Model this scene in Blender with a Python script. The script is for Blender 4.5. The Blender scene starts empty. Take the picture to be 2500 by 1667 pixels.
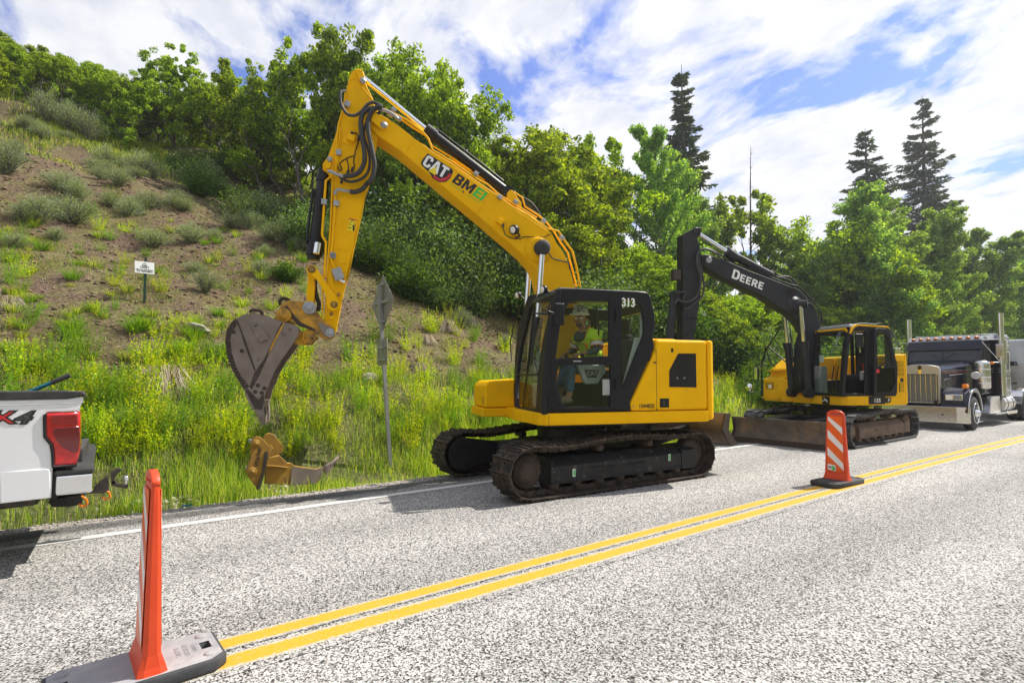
import bpy, bmesh, math, random
import numpy as np
from mathutils import Vector, Matrix, Euler
R_ = math.radians
sc = bpy.context.scene
COL = sc.collection
rng = np.random.default_rng(7)
random.seed(7)

# ---------------------------------------------------------------- camera, sky, sun, exposure
F_, YH_, H_, P_, A_ = 1290., 918., 1.6, R_(2.5), R_(36.)   # focal length and horizon in photo pixels (2500 wide)
CY_ = YH_ - F_*math.tan(P_)
cam = bpy.data.cameras.new('camera'); camo = bpy.data.objects.new('camera', cam); COL.objects.link(camo)
camo.location = (0, 0, H_); camo.rotation_euler = (R_(90)+P_, 0, -A_)
cam.sensor_width = 36; cam.lens = 36*F_/2500; cam.shift_y = (CY_-833.5)/2500
cam.clip_start = .05; cam.clip_end = 3000
sc.camera = camo
sc.render.resolution_x, sc.render.resolution_y = 1024, 682
sc.render.engine = 'CYCLES'
sc.cycles.max_bounces = 8; sc.cycles.transparent_max_bounces = 12
sc.view_settings.view_transform = 'Standard'; sc.view_settings.look = 'None'
sc.view_settings.gamma = 1; sc.view_settings.exposure = 0.78
SUN = Vector((.78, -.16, 1.0)).normalized()
sl = bpy.data.lights.new('sun', 'SUN'); sl.energy = 4.2; sl.angle = R_(.55); sl.color = (1, .95, .86)
so = bpy.data.objects.new('sun', sl); COL.objects.link(so); so.rotation_euler = SUN.to_track_quat('Z', 'Y').to_euler()
so.location = (0, 0, 60)
W = bpy.data.worlds.new('World'); sc.world = W; W.use_nodes = True

def NT(tree):
    def n(t, **k):
        o = tree.nodes.new(t)
        for a, v in k.items():
            if a == 'i':
                for q, w in v.items(): o.inputs[q].default_value = w
            else: setattr(o, a, v)
        return o
    return n
def ramp(n, fac, stops, L):
    r = n('ShaderNodeValToRGB'); L(fac, r.inputs[0])
    e = r.color_ramp.elements
    while len(e) < len(stops): e.new(.5)
    for k, (p, c) in enumerate(stops):
        e[k].position = p; e[k].color = (*c, 1) if len(c) == 3 else c
    return r.outputs[0]
def g3(v): return (v, v, v)

wt = W.node_tree; wt.nodes.clear(); n = NT(wt); L = wt.links.new
sky = n('ShaderNodeTexSky', sky_type='NISHITA', sun_disc=False, sun_elevation=math.asin(SUN.z), sun_rotation=math.atan2(SUN.x, SUN.y), altitude=2000, air_density=1.0, dust_density=.4, ozone_density=2.5)
tint = n('ShaderNodeMix', data_type='RGBA', blend_type='MULTIPLY', i={0: 1.0}); L(sky.outputs[0], tint.inputs[6]); tint.inputs[7].default_value = (.46, .74, 1.36, 1)
tc = n('ShaderNodeTexCoord'); sep = n('ShaderNodeSeparateXYZ'); L(tc.outputs['Generated'], sep.inputs[0])
zz = n('ShaderNodeMath', operation='MAXIMUM', i={1: .0}); L(sep.outputs[2], zz.inputs[0])
za = n('ShaderNodeMath', operation='ADD', i={1: .12}); L(zz.outputs[0], za.inputs[0])
dx = n('ShaderNodeMath', operation='DIVIDE'); dy = n('ShaderNodeMath', operation='DIVIDE')
L(sep.outputs[0], dx.inputs[0]); L(za.outputs[0], dx.inputs[1]); L(sep.outputs[1], dy.inputs[0]); L(za.outputs[0], dy.inputs[1])
cb = n('ShaderNodeCombineXYZ'); L(dx.outputs[0], cb.inputs[0]); L(dy.outputs[0], cb.inputs[1])
mp = n('ShaderNodeMapping'); L(cb.outputs[0], mp.inputs[0])
mp.inputs['Rotation'].default_value = (0, 0, R_(14)); mp.inputs['Location'].default_value = (3.35, 1.9, 0)
mp2 = n('ShaderNodeMapping'); L(mp.outputs[0], mp2.inputs[0]); mp2.inputs['Scale'].default_value = (1.5, .95, 1); mp = mp2
nz = n('ShaderNodeTexNoise', i={'Scale': 1.5, 'Detail': 10, 'Roughness': .58, 'Distortion': .55}); L(mp.outputs[0], nz.inputs[0])
nz2 = n('ShaderNodeTexNoise', i={'Scale': 4.5, 'Detail': 8, 'Roughness': .6}); L(mp.outputs[0], nz2.inputs[0])
mm = n('ShaderNodeMath', operation='MULTIPLY_ADD', i={1: .18}); L(nz2.outputs[0], mm.inputs[0]); L(nz.outputs[0], mm.inputs[2])
# cloud banks thicken towards the horizon
hz = n('ShaderNodeMapRange', i={1: .0, 2: .5, 3: .15, 4: .0}); L(sep.outputs[2], hz.inputs[0])
mh = n('ShaderNodeMath', operation='ADD'); L(mm.outputs[0], mh.inputs[0]); L(hz.outputs[0], mh.inputs[1])
cm = ramp(n, mh.outputs[0], [(.49, g3(.03)), (.535, g3(.5)), (.60, g3(1))], L)
cc = ramp(n, nz2.outputs[0], [(.35, (4.3, 4.5, 5.2)), (.6, (5.9, 5.95, 6.1))], L)
mx = n('ShaderNodeMix', data_type='RGBA'); L(cm, mx.inputs[0]); L(tint.outputs[2], mx.inputs[6]); L(cc, mx.inputs[7])
bg = n('ShaderNodeBackground', i={1: .098}); L(mx.outputs[2], bg.inputs[0])
L(bg.outputs[0], n('ShaderNodeOutputWorld').inputs[0])

# ---------------------------------------------------------------- photo measurements -> places in the world
_r = Vector((math.cos(A_), -math.sin(A_), 0)); _f = Vector((math.sin(A_)*math.cos(P_), math.cos(A_)*math.cos(P_), math.sin(P_))); _u = _r.cross(_f)
CAMP = Vector((0, 0, H_))
def ray(x, y): return _r*((x-1250)/F_) + _f - _u*((y-CY_)/F_)
def hit(x, y, p, nn):
    d = ray(x, y); return CAMP + d*((Vector(p)-CAMP).dot(nn)/d.dot(nn))
class Frame:
    """a machine's own axes: +x to its rear, +y away from the road centre, z up"""
    def __init__(s, cx, cy, deg):
        a = R_(deg); s.c = Vector((cx, cy, 0)); s.a = a
        s.u = Vector((math.cos(a), math.sin(a), 0)); s.v = Vector((-math.sin(a), math.cos(a), 0))
    def Y(s, x, y, ly):
        p = hit(x, y, s.c+s.v*ly, s.v)-s.c; return (p.dot(s.u), p.z)
    def X(s, x, y, lx):
        p = hit(x, y, s.c+s.u*lx, s.u)-s.c; return (p.dot(s.v), p.z)

# ---------------------------------------------------------------- materials
def mat(name, c, rough=.6, metal=0., c2=None, sc_=6., amt=(.35, .7), bump=0., bsc=60., spec=.5, dirt=None, dsc=3., dth=(.55, .7), coat=0., coords='Object', detail=6., emit=None):
    m = bpy.data.materials.new(name); m.use_nodes = True; t = m.node_tree; t.nodes.clear(); n = NT(t); L = t.links.new
    b = n('ShaderNodeBsdfPrincipled', i={'Roughness': rough, 'Metallic': metal, 'Base Color': (*c, 1), 'Specular IOR Level': spec, 'Coat Weight': coat})
    o = n('ShaderNodeOutputMaterial'); L(b.outputs[0], o.inputs[0])
    tc = n('ShaderNodeTexCoord').outputs[coords]
    last = None
    if c2:
        z = n('ShaderNodeTexNoise', i={'Scale': sc_, 'Detail': detail, 'Roughness': .62}); L(tc, z.inputs[0])
        last = ramp(n, z.outputs[0], [(amt[0], c), (amt[1], c2)], L)
    if dirt:
        z = n('ShaderNodeTexNoise', i={'Scale': dsc, 'Detail': 8, 'Roughness': .68}); L(tc, z.inputs[0])
        f = ramp(n, z.outputs[0], [(dth[0], g3(0)), (dth[1], g3(1))], L)
        x = n('ShaderNodeMix', data_type='RGBA'); L(f, x.inputs[0]); x.inputs[7].default_value = (*dirt, 1)
        if last: L(last, x.inputs[6])
        else: x.inputs[6].default_value = (*c, 1)
        last = x.outputs[2]
        rr = n('ShaderNodeMapRange', i={3: rough, 4: .9}); L(f, rr.inputs[0]); L(rr.outputs[0], b.inputs['Roughness'])
    if last: L(last, b.inputs['Base Color'])
    if bump:
        z = n('ShaderNodeTexNoise', i={'Scale': bsc, 'Detail': 5}); L(tc, z.inputs[0])
        q = n('ShaderNodeBump', i={'Strength': bump, 'Distance': .01}); L(z.outputs[0], q.inputs['Height']); L(q.outputs[0], b.inputs['Normal'])
    return m
M = {}
M['cy'] = mat('yellow_paint', (.90, .49, .0), .55, spec=.12, c2=(.80, .43, .0), sc_=2.5, bump=.10, bsc=220, dirt=(.45, .28, .05), dsc=5, dth=(.62, .9))
M['cy2'] = mat('worn_yellow_paint', (.60, .32, .01), .5, c2=(.50, .25, .02), sc_=5, bump=.15, bsc=90, dirt=(.12, .075, .035), dsc=4, dth=(.46, .66))
M['greyd'] = mat('dark_grey_decal', (.05, .055, .055), .5)
M['wsglass2'] = mat('dark_windshield', (.02, .03, .035), .05)
M['troof'] = mat('black_roof_sky_sheen', (.20, .21, .25), .2, coat=1.)  # black roof with the pale sky reflection put into its colour
M['dy'] = mat('deep_yellow_paint', (.88, .49, .002), .5, spec=.15, c2=(.78, .42, .002), sc_=3, dirt=(.30, .20, .07), dsc=4, dth=(.6, .85))
M['blk'] = mat('black_paint', (.008, .008, .010), .4, spec=.35, c2=(.018, .017, .017), sc_=7, bump=.05, bsc=200)
M['cabblk'] = mat('cab_black_plastic', (.008, .008, .011), .45, spec=.3, c2=(.014, .014, .018), sc_=30, bump=.08, bsc=400)
M['dblk'] = mat('black_boom_paint', (.018, .020, .025), .5, spec=.3, c2=(.028, .029, .034), sc_=3, dirt=(.10, .08, .06), dsc=3.5, dth=(.6, .9), bump=.06, bsc=120)
M['iron'] = mat('track_iron', (.030, .022, .017), .6, metal=.2, c2=(.11, .072, .05), sc_=9, amt=(.4, .72), bump=.35, bsc=60, dirt=(.022, .02, .018), dsc=6, dth=(.5, .62))
M['rust'] = mat('rusty_iron', (.065, .042, .03), .8, metal=.1, c2=(.035, .025, .02), sc_=14, bump=.4, bsc=80)
M['frame'] = mat('scraped_black_steel', (.010, .010, .011), .5, spec=.3, c2=(.022, .022, .024), sc_=8, dirt=(.15, .14, .13), dsc=11, dth=(.57, .70), bump=.12, bsc=90)
M['dframe'] = mat('muddy_brown_steel', (.19, .125, .08), .85, c2=(.11, .07, .045), sc_=7, bump=.3, bsc=60, dirt=(.035, .03, .028), dsc=5, dth=(.55, .75))
M['bucket'] = mat('bare_bucket_steel', (.17, .135, .11), .75, metal=.1, c2=(.25, .205, .175), sc_=4, bump=.2, bsc=70, dirt=(.055, .04, .03), dsc=3.2, dth=(.58, .75))
M['bkdark'] = mat('muddy_steel', (.035, .027, .022), .85, c2=(.07, .05, .04), sc_=12, bump=.3)
M['chrome'] = mat('chrome', (.82, .83, .85), .12, metal=1.)
M['bumper'] = mat('polished_bumper', (.62, .61, .60), .24, metal=1., c2=(.74, .73, .72), sc_=14)
M['rod'] = mat('chrome_rod', (.75, .78, .82), .1, metal=1.)
M['zinc'] = mat('galvanised_steel', (.42, .43, .44), .5, metal=.6, c2=(.30, .31, .32), sc_=14)
M['hose'] = mat('hose_rubber', (.035, .035, .038), .55, c2=(.06, .058, .056), sc_=40)
M['rubber'] = mat('rubber', (.028, .028, .03), .75, c2=(.05, .048, .045), sc_=12, bump=.2)
M['whitep'] = mat('white_paint', (.78, .79, .81), .22, coat=.6, c2=(.74, .75, .77), sc_=2)
M['wlogo'] = mat('white_decal', (.82, .82, .82), .5)
M['klogo'] = mat('black_decal', (.012, .012, .012), .5)
M['rlogo'] = mat('red_decal', (.55, .02, .025), .5)
M['glogo'] = mat('green_decal', (.04, .52, .05), .5)
M['ydec'] = mat('yellow_decal', (.85, .68, .01), .5)
M['seat'] = mat('black_fabric', (.022, .022, .024), .9, bump=.2, bsc=300)
M['grey'] = mat('grey_plastic', (.20, .215, .22), .6, c2=(.27, .28, .285), sc_=12)
M['lgrey'] = mat('light_grey_plastic', (.36, .385, .375), .6, c2=(.30, .32, .31), sc_=12)
M['lens'] = mat('lamp_lens', (.8, .8, .76), .15)
M['orange'] = mat('amber_lens', (.85, .22, .01), .25)
M['redl'] = mat('red_lens', (.60, .012, .012), .12, coat=.8, c2=(.42, .006, .01), sc_=25)
M['dredl'] = mat('dark_red_lens', (.13, .006, .012), .12, coat=.8)
M['navy'] = mat('dark_metallic_blue', (.003, .004, .012), .18, spec=.5, coat=.25)
M['maroon'] = mat('dark_maroon', (.03, .004, .005), .22, coat=.2)
M['tpanel'] = mat('silver_trailer_paint', (.62, .64, .66), .4, c2=(.44, .46, .48), sc_=3)
M['teal'] = mat('blue_green_handle', (.0, .09, .16), .35, c2=(0, .13, .15), sc_=5)
M['steel'] = mat('dark_steel', (.05, .045, .042), .5, metal=.6, c2=(.09, .07, .055), sc_=15)

def glass(name, tint, alpha, rough=.02, spec=1.0):
    m = bpy.data.materials.new(name); m.use_nodes = True; t = m.node_tree; t.nodes.clear(); n = NT(t); L = t.links.new
    g = n('ShaderNodeBsdfGlossy', i={'Roughness': rough, 'Color': (.8, .8, .8, 1)})
    tr = n('ShaderNodeBsdfTransparent', i={'Color': (*tint, 1)})
    d = n('ShaderNodeBsdfDiffuse', i={'Color': (.25, .24, .2, 1)})
    fr = n('ShaderNodeFresnel'); io = n('ShaderNodeMapRange', i={3: 1.45, 4: .69}); L(n('ShaderNodeNewGeometry').outputs['Backfacing'], io.inputs[0]); L(io.outputs[0], fr.inputs[0])
    a = n('ShaderNodeMixShader'); L(fr.outputs[0], a.inputs[0]); L(tr.outputs[0], a.inputs[1]); L(g.outputs[0], a.inputs[2])
    z = n('ShaderNodeTexNoise', i={'Scale': 35, 'Detail': 6, 'Roughness': .7}); L(n('ShaderNodeTexCoord').outputs['Object'], z.inputs[0])
    f = ramp(n, z.outputs[0], [(.5, g3(0)), (.9, g3(alpha))], L)   # dust
    b = n('ShaderNodeMixShader'); L(f, b.inputs[0]); L(a.outputs[0], b.inputs[1]); L(d.outputs[0], b.inputs[2])
    L(b.outputs[0], n('ShaderNodeOutputMaterial').inputs[0]); return m
M['glass'] = glass('cab_glass', (.92, .97, .93), .07)
M['dglass'] = glass('tinted_glass', (.88, .95, .91), .10)
M['wsglass'] = glass('windshield_glass', (.28, .33, .34), .15)

# ---------------------------------------------------------------- mesh building
def tag(o, label=None, cat=None, group=None, kind=None):
    if label: o['label'] = label
    if cat: o['category'] = cat
    if group: o['group'] = group
    if kind: o['kind'] = kind
    return o
def empty(name, loc, rz=0, label=None, cat=None, group=None):
    o = bpy.data.objects.new(name, None); COL.objects.link(o); o.location = loc; o.rotation_euler = (0, 0, rz)
    o.empty_display_size = .2
    return tag(o, label, cat, group)
class MB:
    def __init__(s): s.v = []; s.f = []; s.m = []; s.s = []; s.cur = 0
    def add(s, vs, fs, smooth=False):
        k = len(s.v); s.v += [tuple(v) for v in vs]
        for f in fs: s.f.append([i+k for i in f]); s.m.append(s.cur); s.s.append(smooth)
        return s
    def mi(s, i): s.cur = i; return s
    def box(s, x0, x1, y0, y1, z0, z1, mtx=None):
        vs = [(x, y, z) for z in (z0, z1) for y in (y0, y1) for x in (x0, x1)]
        if mtx is not None: vs = [mtx @ Vector(v) for v in vs]
        return s.add(vs, [(0, 2, 3, 1), (4, 5, 7, 6), (0, 1, 5, 4), (2, 6, 7, 3), (0, 4, 6, 2), (1, 3, 7, 5)])
    def hexa(s, a, b):          # two quads (4 points each), joined
        return s.add(list(a)+list(b), [(3, 2, 1, 0), (4, 5, 6, 7), (0, 1, 5, 4), (1, 2, 6, 5), (2, 3, 7, 6), (3, 0, 4, 7)])
    def prism(s, poly, a, b, axis='y'):   # poly in the plane across axis
        def P(p, t): return {'y': (p[0], t, p[1]), 'x': (t, p[0], p[1]), 'z': (p[0], p[1], t)}[axis]
        k = len(poly); vs = [P(p, a) for p in poly]+[P(p, b) for p in poly]
        return s.add(vs, [tuple(range(k)), tuple(range(2*k-1, k-1, -1))]+[((i+1) % k, i, i+k, (i+1) % k+k) for i in range(k)])
    def cyl(s, p0, p1, r0, r1=None, seg=20, caps=True, smooth=True):
        p0 = Vector(p0); p1 = Vector(p1); r1 = r0 if r1 is None else r1
        d = (p1-p0).normalized(); a = d.orthogonal().normalized(); b = d.cross(a)
        vs = []
        for p, r in ((p0, r0), (p1, r1)):
            for i in range(seg):
                t = 2*math.pi*i/seg; vs.append(p+(a*math.cos(t)+b*math.sin(t))*r)
        s.add(vs, [(i, (i+1) % seg, (i+1) % seg+seg, i+seg) for i in range(seg)], smooth)
        if caps:
            s.add(vs[:seg], [tuple(range(seg-1, -1, -1))]); s.add(vs[seg:], [tuple(range(seg))])
        return s
    def tube(s, pts, r, seg=8, rib=0, smooth=True):
        pts = [Vector(p) for p in pts]; vs = []; k = len(pts)
        d0 = (pts[1]-pts[0]).normalized(); a = d0.orthogonal().normalized()
        for i, p in enumerate(pts):
            d = (pts[min(i+1, k-1)]-pts[max(i-1, 0)]).normalized(); a = (a-d*a.dot(d)).normalized(); b = d.cross(a)
            rr = (r[i] if isinstance(r, (list, tuple)) else r)*(1+rib*(i % 2))
            for j in range(seg):
                t = 2*math.pi*j/seg; vs.append(p+(a*math.cos(t)+b*math.sin(t))*rr)
        fs = [(i*seg+j, i*seg+(j+1) % seg, (i+1)*seg+(j+1) % seg, (i+1)*seg+j) for i in range(k-1) for j in range(seg)]
        s.add(vs, fs, smooth); s.add(vs[:seg], [tuple(range(seg-1, -1, -1))]); s.add(vs[-seg:], [tuple(range(seg))]); return s
    def lathe(s, c, axis, prof, seg=28, smooth=True):    # prof: (along, radius)
        c = Vector(c); d = Vector(axis).normalized(); a = d.orthogonal().normalized(); b = d.cross(a); vs = []
        for h, r in prof:
            for i in range(seg):
                t = 2*math.pi*i/seg; vs.append(c+d*h+(a*math.cos(t)+b*math.sin(t))*r)
        fs = [(i*seg+j, i*seg+(j+1) % seg, (i+1)*seg+(j+1) % seg, (i+1)*seg+j) for i in range(len(prof)-1) for j in range(seg)]
        s.add(vs, fs, smooth); s.add(vs[:seg], [tuple(range(seg-1, -1, -1))]); s.add(vs[-seg:], [tuple(range(seg))]); return s
    def ell(s, c, r, seg=14, rings=9, mtx=None):
        vs = []
        for i in range(rings+1):
            p = math.pi*i/rings
            for j in range(seg):
                t = 2*math.pi*j/seg; v = Vector((r[0]*math.sin(p)*math.cos(t), r[1]*math.sin(p)*math.sin(t), r[2]*math.cos(p)))
                if mtx is not None: v = mtx @ v
                vs.append(Vector(c)+v)
        return s.add(vs, [(i*seg+j, (i+1)*seg+j, (i+1)*seg+(j+1) % seg, i*seg+(j+1) % seg) for i in range(rings) for j in range(seg)], True)
    def mesh(s, name, mats):
        me = bpy.data.meshes.new(name); me.from_pydata(s.v, [], s.f)
        for m in (mats if isinstance(mats, (list, tuple)) else [mats]): me.materials.append(M[m] if isinstance(m, str) else m)
        me.polygons.foreach_set('material_index', s.m); me.polygons.foreach_set('use_smooth', s.s); me.update(); return me
    def build(s, name, mats, parent=None, bevel=0, seg=2):
        o = bpy.data.objects.new(name, s.mesh(name, mats)); COL.objects.link(o); o.parent = parent
        if bevel:
            b = o.modifiers.new('b', 'BEVEL'); b.width = bevel; b.segments = seg; b.limit_method = 'ANGLE'; b.angle_limit = R_(35); b.harden_normals = False
        return o
def spline(pts, k=6):          # Catmull-Rom through the points
    pts = [Vector(p) for p in pts]; out = []
    q = [pts[0]*2-pts[1]]+pts+[pts[-1]*2-pts[-2]]
    for i in range(1, len(q)-2):
        for j in range(k):
            t = j/k; a, b, c, d = q[i-1:i+3]
            out.append(.5*((2*b)+(c-a)*t+(2*a-5*b+4*c-d)*t*t+(3*b-a-3*c+d)*t**3))
    out.append(pts[-1]); return out
def plate(name, outer, holes, y0, y1, m, parent=None, bevel=.006, axis='y', add=None):
    """flat plate with holes; outline in (x,z) [axis y], (y,z) [axis x] or (x,y) [axis z]"""
    cu = bpy.data.curves.new('c', 'CURVE'); cu.dimensions = '2D'; cu.fill_mode = 'BOTH'
    for pl in [outer]+list(holes):
        sp = cu.splines.new('POLY'); sp.points.add(len(pl)-1); sp.use_cyclic_u = True
        for i, p in enumerate(pl): sp.points[i].co = (p[0], p[1], 0, 1)
    h = abs(y1-y0)/2; bevel = min(bevel, h*.9)
    cu.extrude = h-bevel; cu.bevel_depth = bevel; cu.bevel_resolution = 1; cu.offset = -bevel
    o = bpy.data.objects.new('t', cu); COL.objects.link(o)
    dg = bpy.context.evaluated_depsgraph_get(); me = bpy.data.meshes.new_from_object(o.evaluated_get(dg))
    bpy.data.objects.remove(o); bpy.data.curves.remove(cu)
    mid = (y0+y1)/2
    T = {'y': Matrix(((1, 0, 0, 0), (0, 0, -1, mid), (0, 1, 0, 0), (0, 0, 0, 1))),
         'x': Matrix(((0, 0, 1, mid), (1, 0, 0, 0), (0, 1, 0, 0), (0, 0, 0, 1))),
         'z': Matrix(((1, 0, 0, 0), (0, 1, 0, 0), (0, 0, 1, mid), (0, 0, 0, 1)))}[axis]
    me.transform(T); me.materials.clear(); me.materials.append(M[m] if isinstance(m, str) else m)
    me.name = name
    o = bpy.data.objects.new(name, me); COL.objects.link(o); o.parent = parent
    return o
def text(name, s, size, m, parent, mtx, ext=.002, bold=0., shear=0., spacing=1., font_scale_x=1.):
    cu = bpy.data.curves.new('t', 'FONT'); cu.body = s; cu.size = size; cu.extrude = ext; cu.offset = bold; cu.shear = shear
    cu.space_character = spacing; cu.align_x = 'CENTER'; cu.align_y = 'CENTER'
    o = bpy.data.objects.new('t', cu); COL.objects.link(o)
    dg = bpy.context.evaluated_depsgraph_get(); me = bpy.data.meshes.new_from_object(o.evaluated_get(dg))
    bpy.data.objects.remove(o); bpy.data.curves.remove(cu)
    me.transform(mtx @ Matrix.Scale(font_scale_x, 4, (1, 0, 0))); me.materials.clear(); me.materials.append(M[m]); me.name = name
    o = bpy.data.objects.new(name, me); COL.objects.link(o); o.parent = parent; return o
def side_mtx(x, y, z, ang=0):   # text facing -y, running to +x, turned by ang in that plane
    return Matrix.Translation((x, y, z)) @ Matrix.Rotation(R_(90), 4, 'X') @ Matrix.Rotation(R_(ang), 4, 'Z')
def front_mtx(x, y, z, ang=0):  # text facing -x; reads from +y to -y
    return Matrix.Translation((x, y, z)) @ Matrix.Rotation(R_(-90), 4, 'Z') @ Matrix.Rotation(R_(90), 4, 'X') @ Matrix.Rotation(R_(ang), 4, 'Z')
def ring_inset(poly, d):
    c = Vector((sum(p[0] for p in poly)/len(poly), sum(p[1] for p in poly)/len(poly)))
    return [((p[0]-c.x)*(1-d)+c.x, (p[1]-c.y)*(1-d)+c.y) for p in poly]
def smooth_poly(p, k=3, closed=True):
    out = []; m = len(p)
    for i in range(m):
        a, b, c, d = [Vector(p[(i+j-1) % m]) for j in range(4)]
        for j in range(k):
            t = j/k; out.append(tuple(.5*((2*b)+(c-a)*t+(2*a-5*b+4*c-d)*t*t+(3*b-a-3*c+d)*t**3)))
    return out
def chain(c, pts, k=0): return pts
def pix(ox, oy, s, pts): return [(ox+x*s, oy+y*s) for x, y in pts]
# ---------------------------------------------------------------- terrain
def smooth(a, b, t): t = np.clip((t-a)/(b-a), 0, 1); return t*t*(3-2*t)
def vnoise(x, y, s=0):
    x = np.asarray(x, float); y = np.asarray(y, float); xi = np.floor(x); yi = np.floor(y); xf = x-xi; yf = y-yi
    def h(a, b): v = np.sin(a*127.1+b*311.7+s*74.7)*43758.5453; return v-np.floor(v)
    u = xf*xf*(3-2*xf); v = yf*yf*(3-2*yf)
    return (h(xi, yi)*(1-u)+h(xi+1, yi)*u)*(1-v)+(h(xi, yi+1)*(1-u)+h(xi+1, yi+1)*u)*v
def terr(x, y):
    x = np.asarray(x, float); y = np.asarray(y, float)
    f = .30+.70*(1-smooth(9, 34, x))
    d = np.clip(y-8.6, 0, None)
    base = .57*np.minimum(d, 23.5)*smooth(0, 1.6, d) + (.34+.09*(1-smooth(-9, -2, x)))*np.clip(d-23.5, 0, 60)*(1-.55*smooth(-4, 8, x))
    base = base*f - .22*smooth(7.7, 8.5, y)*(1-smooth(8.6, 10.5, y))
    nn = (vnoise(x*.22, y*.22, 1)-.5)*1.3*smooth(10, 16, y) + (vnoise(x*.9, y*.9, 2)-.5)*.28*smooth(8.5, 12, y) + (vnoise(x*3, y*3, 3)-.5)*.10*smooth(8.2, 10, y)
    # beyond the road on the camera side the ground rises in an added slope; far valley falls away on the right
    back = .42*np.clip(-y-11, 0, 70)*smooth(-11, -20, y)+(vnoise(x*.15, y*.15, 7)-.5)*3*smooth(-14, -30, y)   # unseen slope added behind the camera to darken reflections in chrome and black paint
    return np.where(y > 7.6, base+nn, back)-.03
def T(x, y): return float(terr(x, y))
def grid_mesh(name, xs, ys, fz, m):
    X, Y = np.meshgrid(xs, ys); Z = fz(X, Y); nx, ny = len(xs), len(ys)
    co = np.stack([X, Y, Z], -1).reshape(-1, 3)
    i = np.arange(ny-1)[:, None]*nx+np.arange(nx-1)[None]; i = i.ravel()
    q = np.stack([i, i+1, i+nx+1, i+nx], 1)
    me = bpy.data.meshes.new(name); me.vertices.add(len(co)); me.vertices.foreach_set('co', co.ravel())
    me.loops.add(q.size); me.loops.foreach_set('vertex_index', q.ravel()); me.polygons.add(len(q))
    me.polygons.foreach_set('loop_start', np.arange(len(q))*4); me.polygons.foreach_set('use_smooth', np.ones(len(q), bool))
    me.update(); me.validate(); me.materials.append(m)
    o = bpy.data.objects.new(name, me); COL.objects.link(o); return o

def ground_mat():
    m = bpy.data.materials.new('hillside_soil'); m.use_nodes = True; t = m.node_tree; t.nodes.clear(); n = NT(t); L = t.links.new
    b = n('ShaderNodeBsdfPrincipled', i={'Roughness': .95, 'Specular IOR Level': .2}); o = n('ShaderNodeOutputMaterial'); L(b.outputs[0], o.inputs[0])
    g = n('ShaderNodeNewGeometry').outputs['Position']; sp = n('ShaderNodeSeparateXYZ'); L(g, sp.inputs[0])
    z1 = n('ShaderNodeTexNoise', i={'Scale': 1.1, 'Detail': 9, 'Roughness': .72}); L(g, z1.inputs[0])
    z2 = n('ShaderNodeTexNoise', i={'Scale': 14, 'Detail': 8, 'Roughness': .75}); L(g, z2.inputs[0])
    soil = ramp(n, z2.outputs[0], [(.32, (.028, .019, .013)), (.5, (.13, .085, .06)), (.66, (.27, .185, .13))], L)
    straw = ramp(n, z2.outputs[0], [(.35, (.07, .06, .025)), (.6, (.23, .20, .09)), (.75, (.36, .31, .17))], L)
    fm = ramp(n, z1.outputs[0], [(.44, g3(0)), (.58, g3(1))], L)
    a = n('ShaderNodeMix', data_type='RGBA'); L(fm, a.inputs[0]); L(soil, a.inputs[6]); L(straw, a.inputs[7])
    # low verge is grassy
    vg = n('ShaderNodeMapRange', i={1: 9.5, 2: 13.5, 3: .62, 4: .0}); L(sp.outputs[1], vg.inputs[0])
    gc = ramp(n, z2.outputs[0], [(.3, (.03, .05, .010)), (.7, (.15, .19, .05))], L)
    c = n('ShaderNodeMix', data_type='RGBA'); L(vg.outputs[0], c.inputs[0]); L(a.outputs[2], c.inputs[6]); L(gc, c.inputs[7])
    # woodland floor / far slope green
    fg = n('ShaderNodeMapRange', i={1: 28, 2: 34, 3: 0, 4: .8}); L(sp.outputs[1], fg.inputs[0])
    d = n('ShaderNodeMix', data_type='RGBA'); L(fg.outputs[0], d.inputs[0]); L(c.outputs[2], d.inputs[6]); d.inputs[7].default_value = (.035, .05, .012, 1)
    # pale gravel by the asphalt
    nw = n('ShaderNodeMath', operation='MULTIPLY_ADD', i={1: .9}); L(z1.outputs[0], nw.inputs[0]); L(sp.outputs[1], nw.inputs[2])
    ge = n('ShaderNodeMapRange', i={1: 8.75, 2: 9.3, 3: 1, 4: 0}); L(nw.outputs[0], ge.inputs[0])
    gs_ = n('ShaderNodeMapRange', i={1: -8, 2: -6, 3: 0, 4: 1}); L(sp.outputs[1], gs_.inputs[0]); gm_ = n('ShaderNodeMath', operation='MULTIPLY'); L(ge.outputs[0], gm_.inputs[0]); L(gs_.outputs[0], gm_.inputs[1]); ge = gm_
    v = n('ShaderNodeTexVoronoi', i={'Scale': 38}); L(g, v.inputs[0])
    gr = n('ShaderNodeMix', data_type='RGBA', i={0: .5}); L(v.outputs['Color'], gr.inputs[6]); gr.inputs[7].default_value = (.5, .5, .5, 1)
    bw = n('ShaderNodeRGBToBW'); L(gr.outputs[2], bw.inputs[0])
    gg = ramp(n, bw.outputs[0], [(.3, (.20, .17, .145)), (.5, (.42, .38, .33)), (.7, (.58, .54, .49))], L)
    e = n('ShaderNodeMix', data_type='RGBA'); L(ge.outputs[0], e.inputs[0]); L(d.outputs[2], e.inputs[6]); L(gg, e.inputs[7])
    L(e.outputs[2], b.inputs['Base Color'])
    q = n('ShaderNodeBump', i={'Strength': .9, 'Distance': .06}); L(z2.outputs[0], q.inputs['Height']); L(q.outputs[0], b.inputs['Normal'])
    return m
xs = np.concatenate([np.linspace(-900, -45, 14), np.arange(-42, 60, .45), np.linspace(62, 160, 50), np.linspace(170, 1200, 24)])
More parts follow.
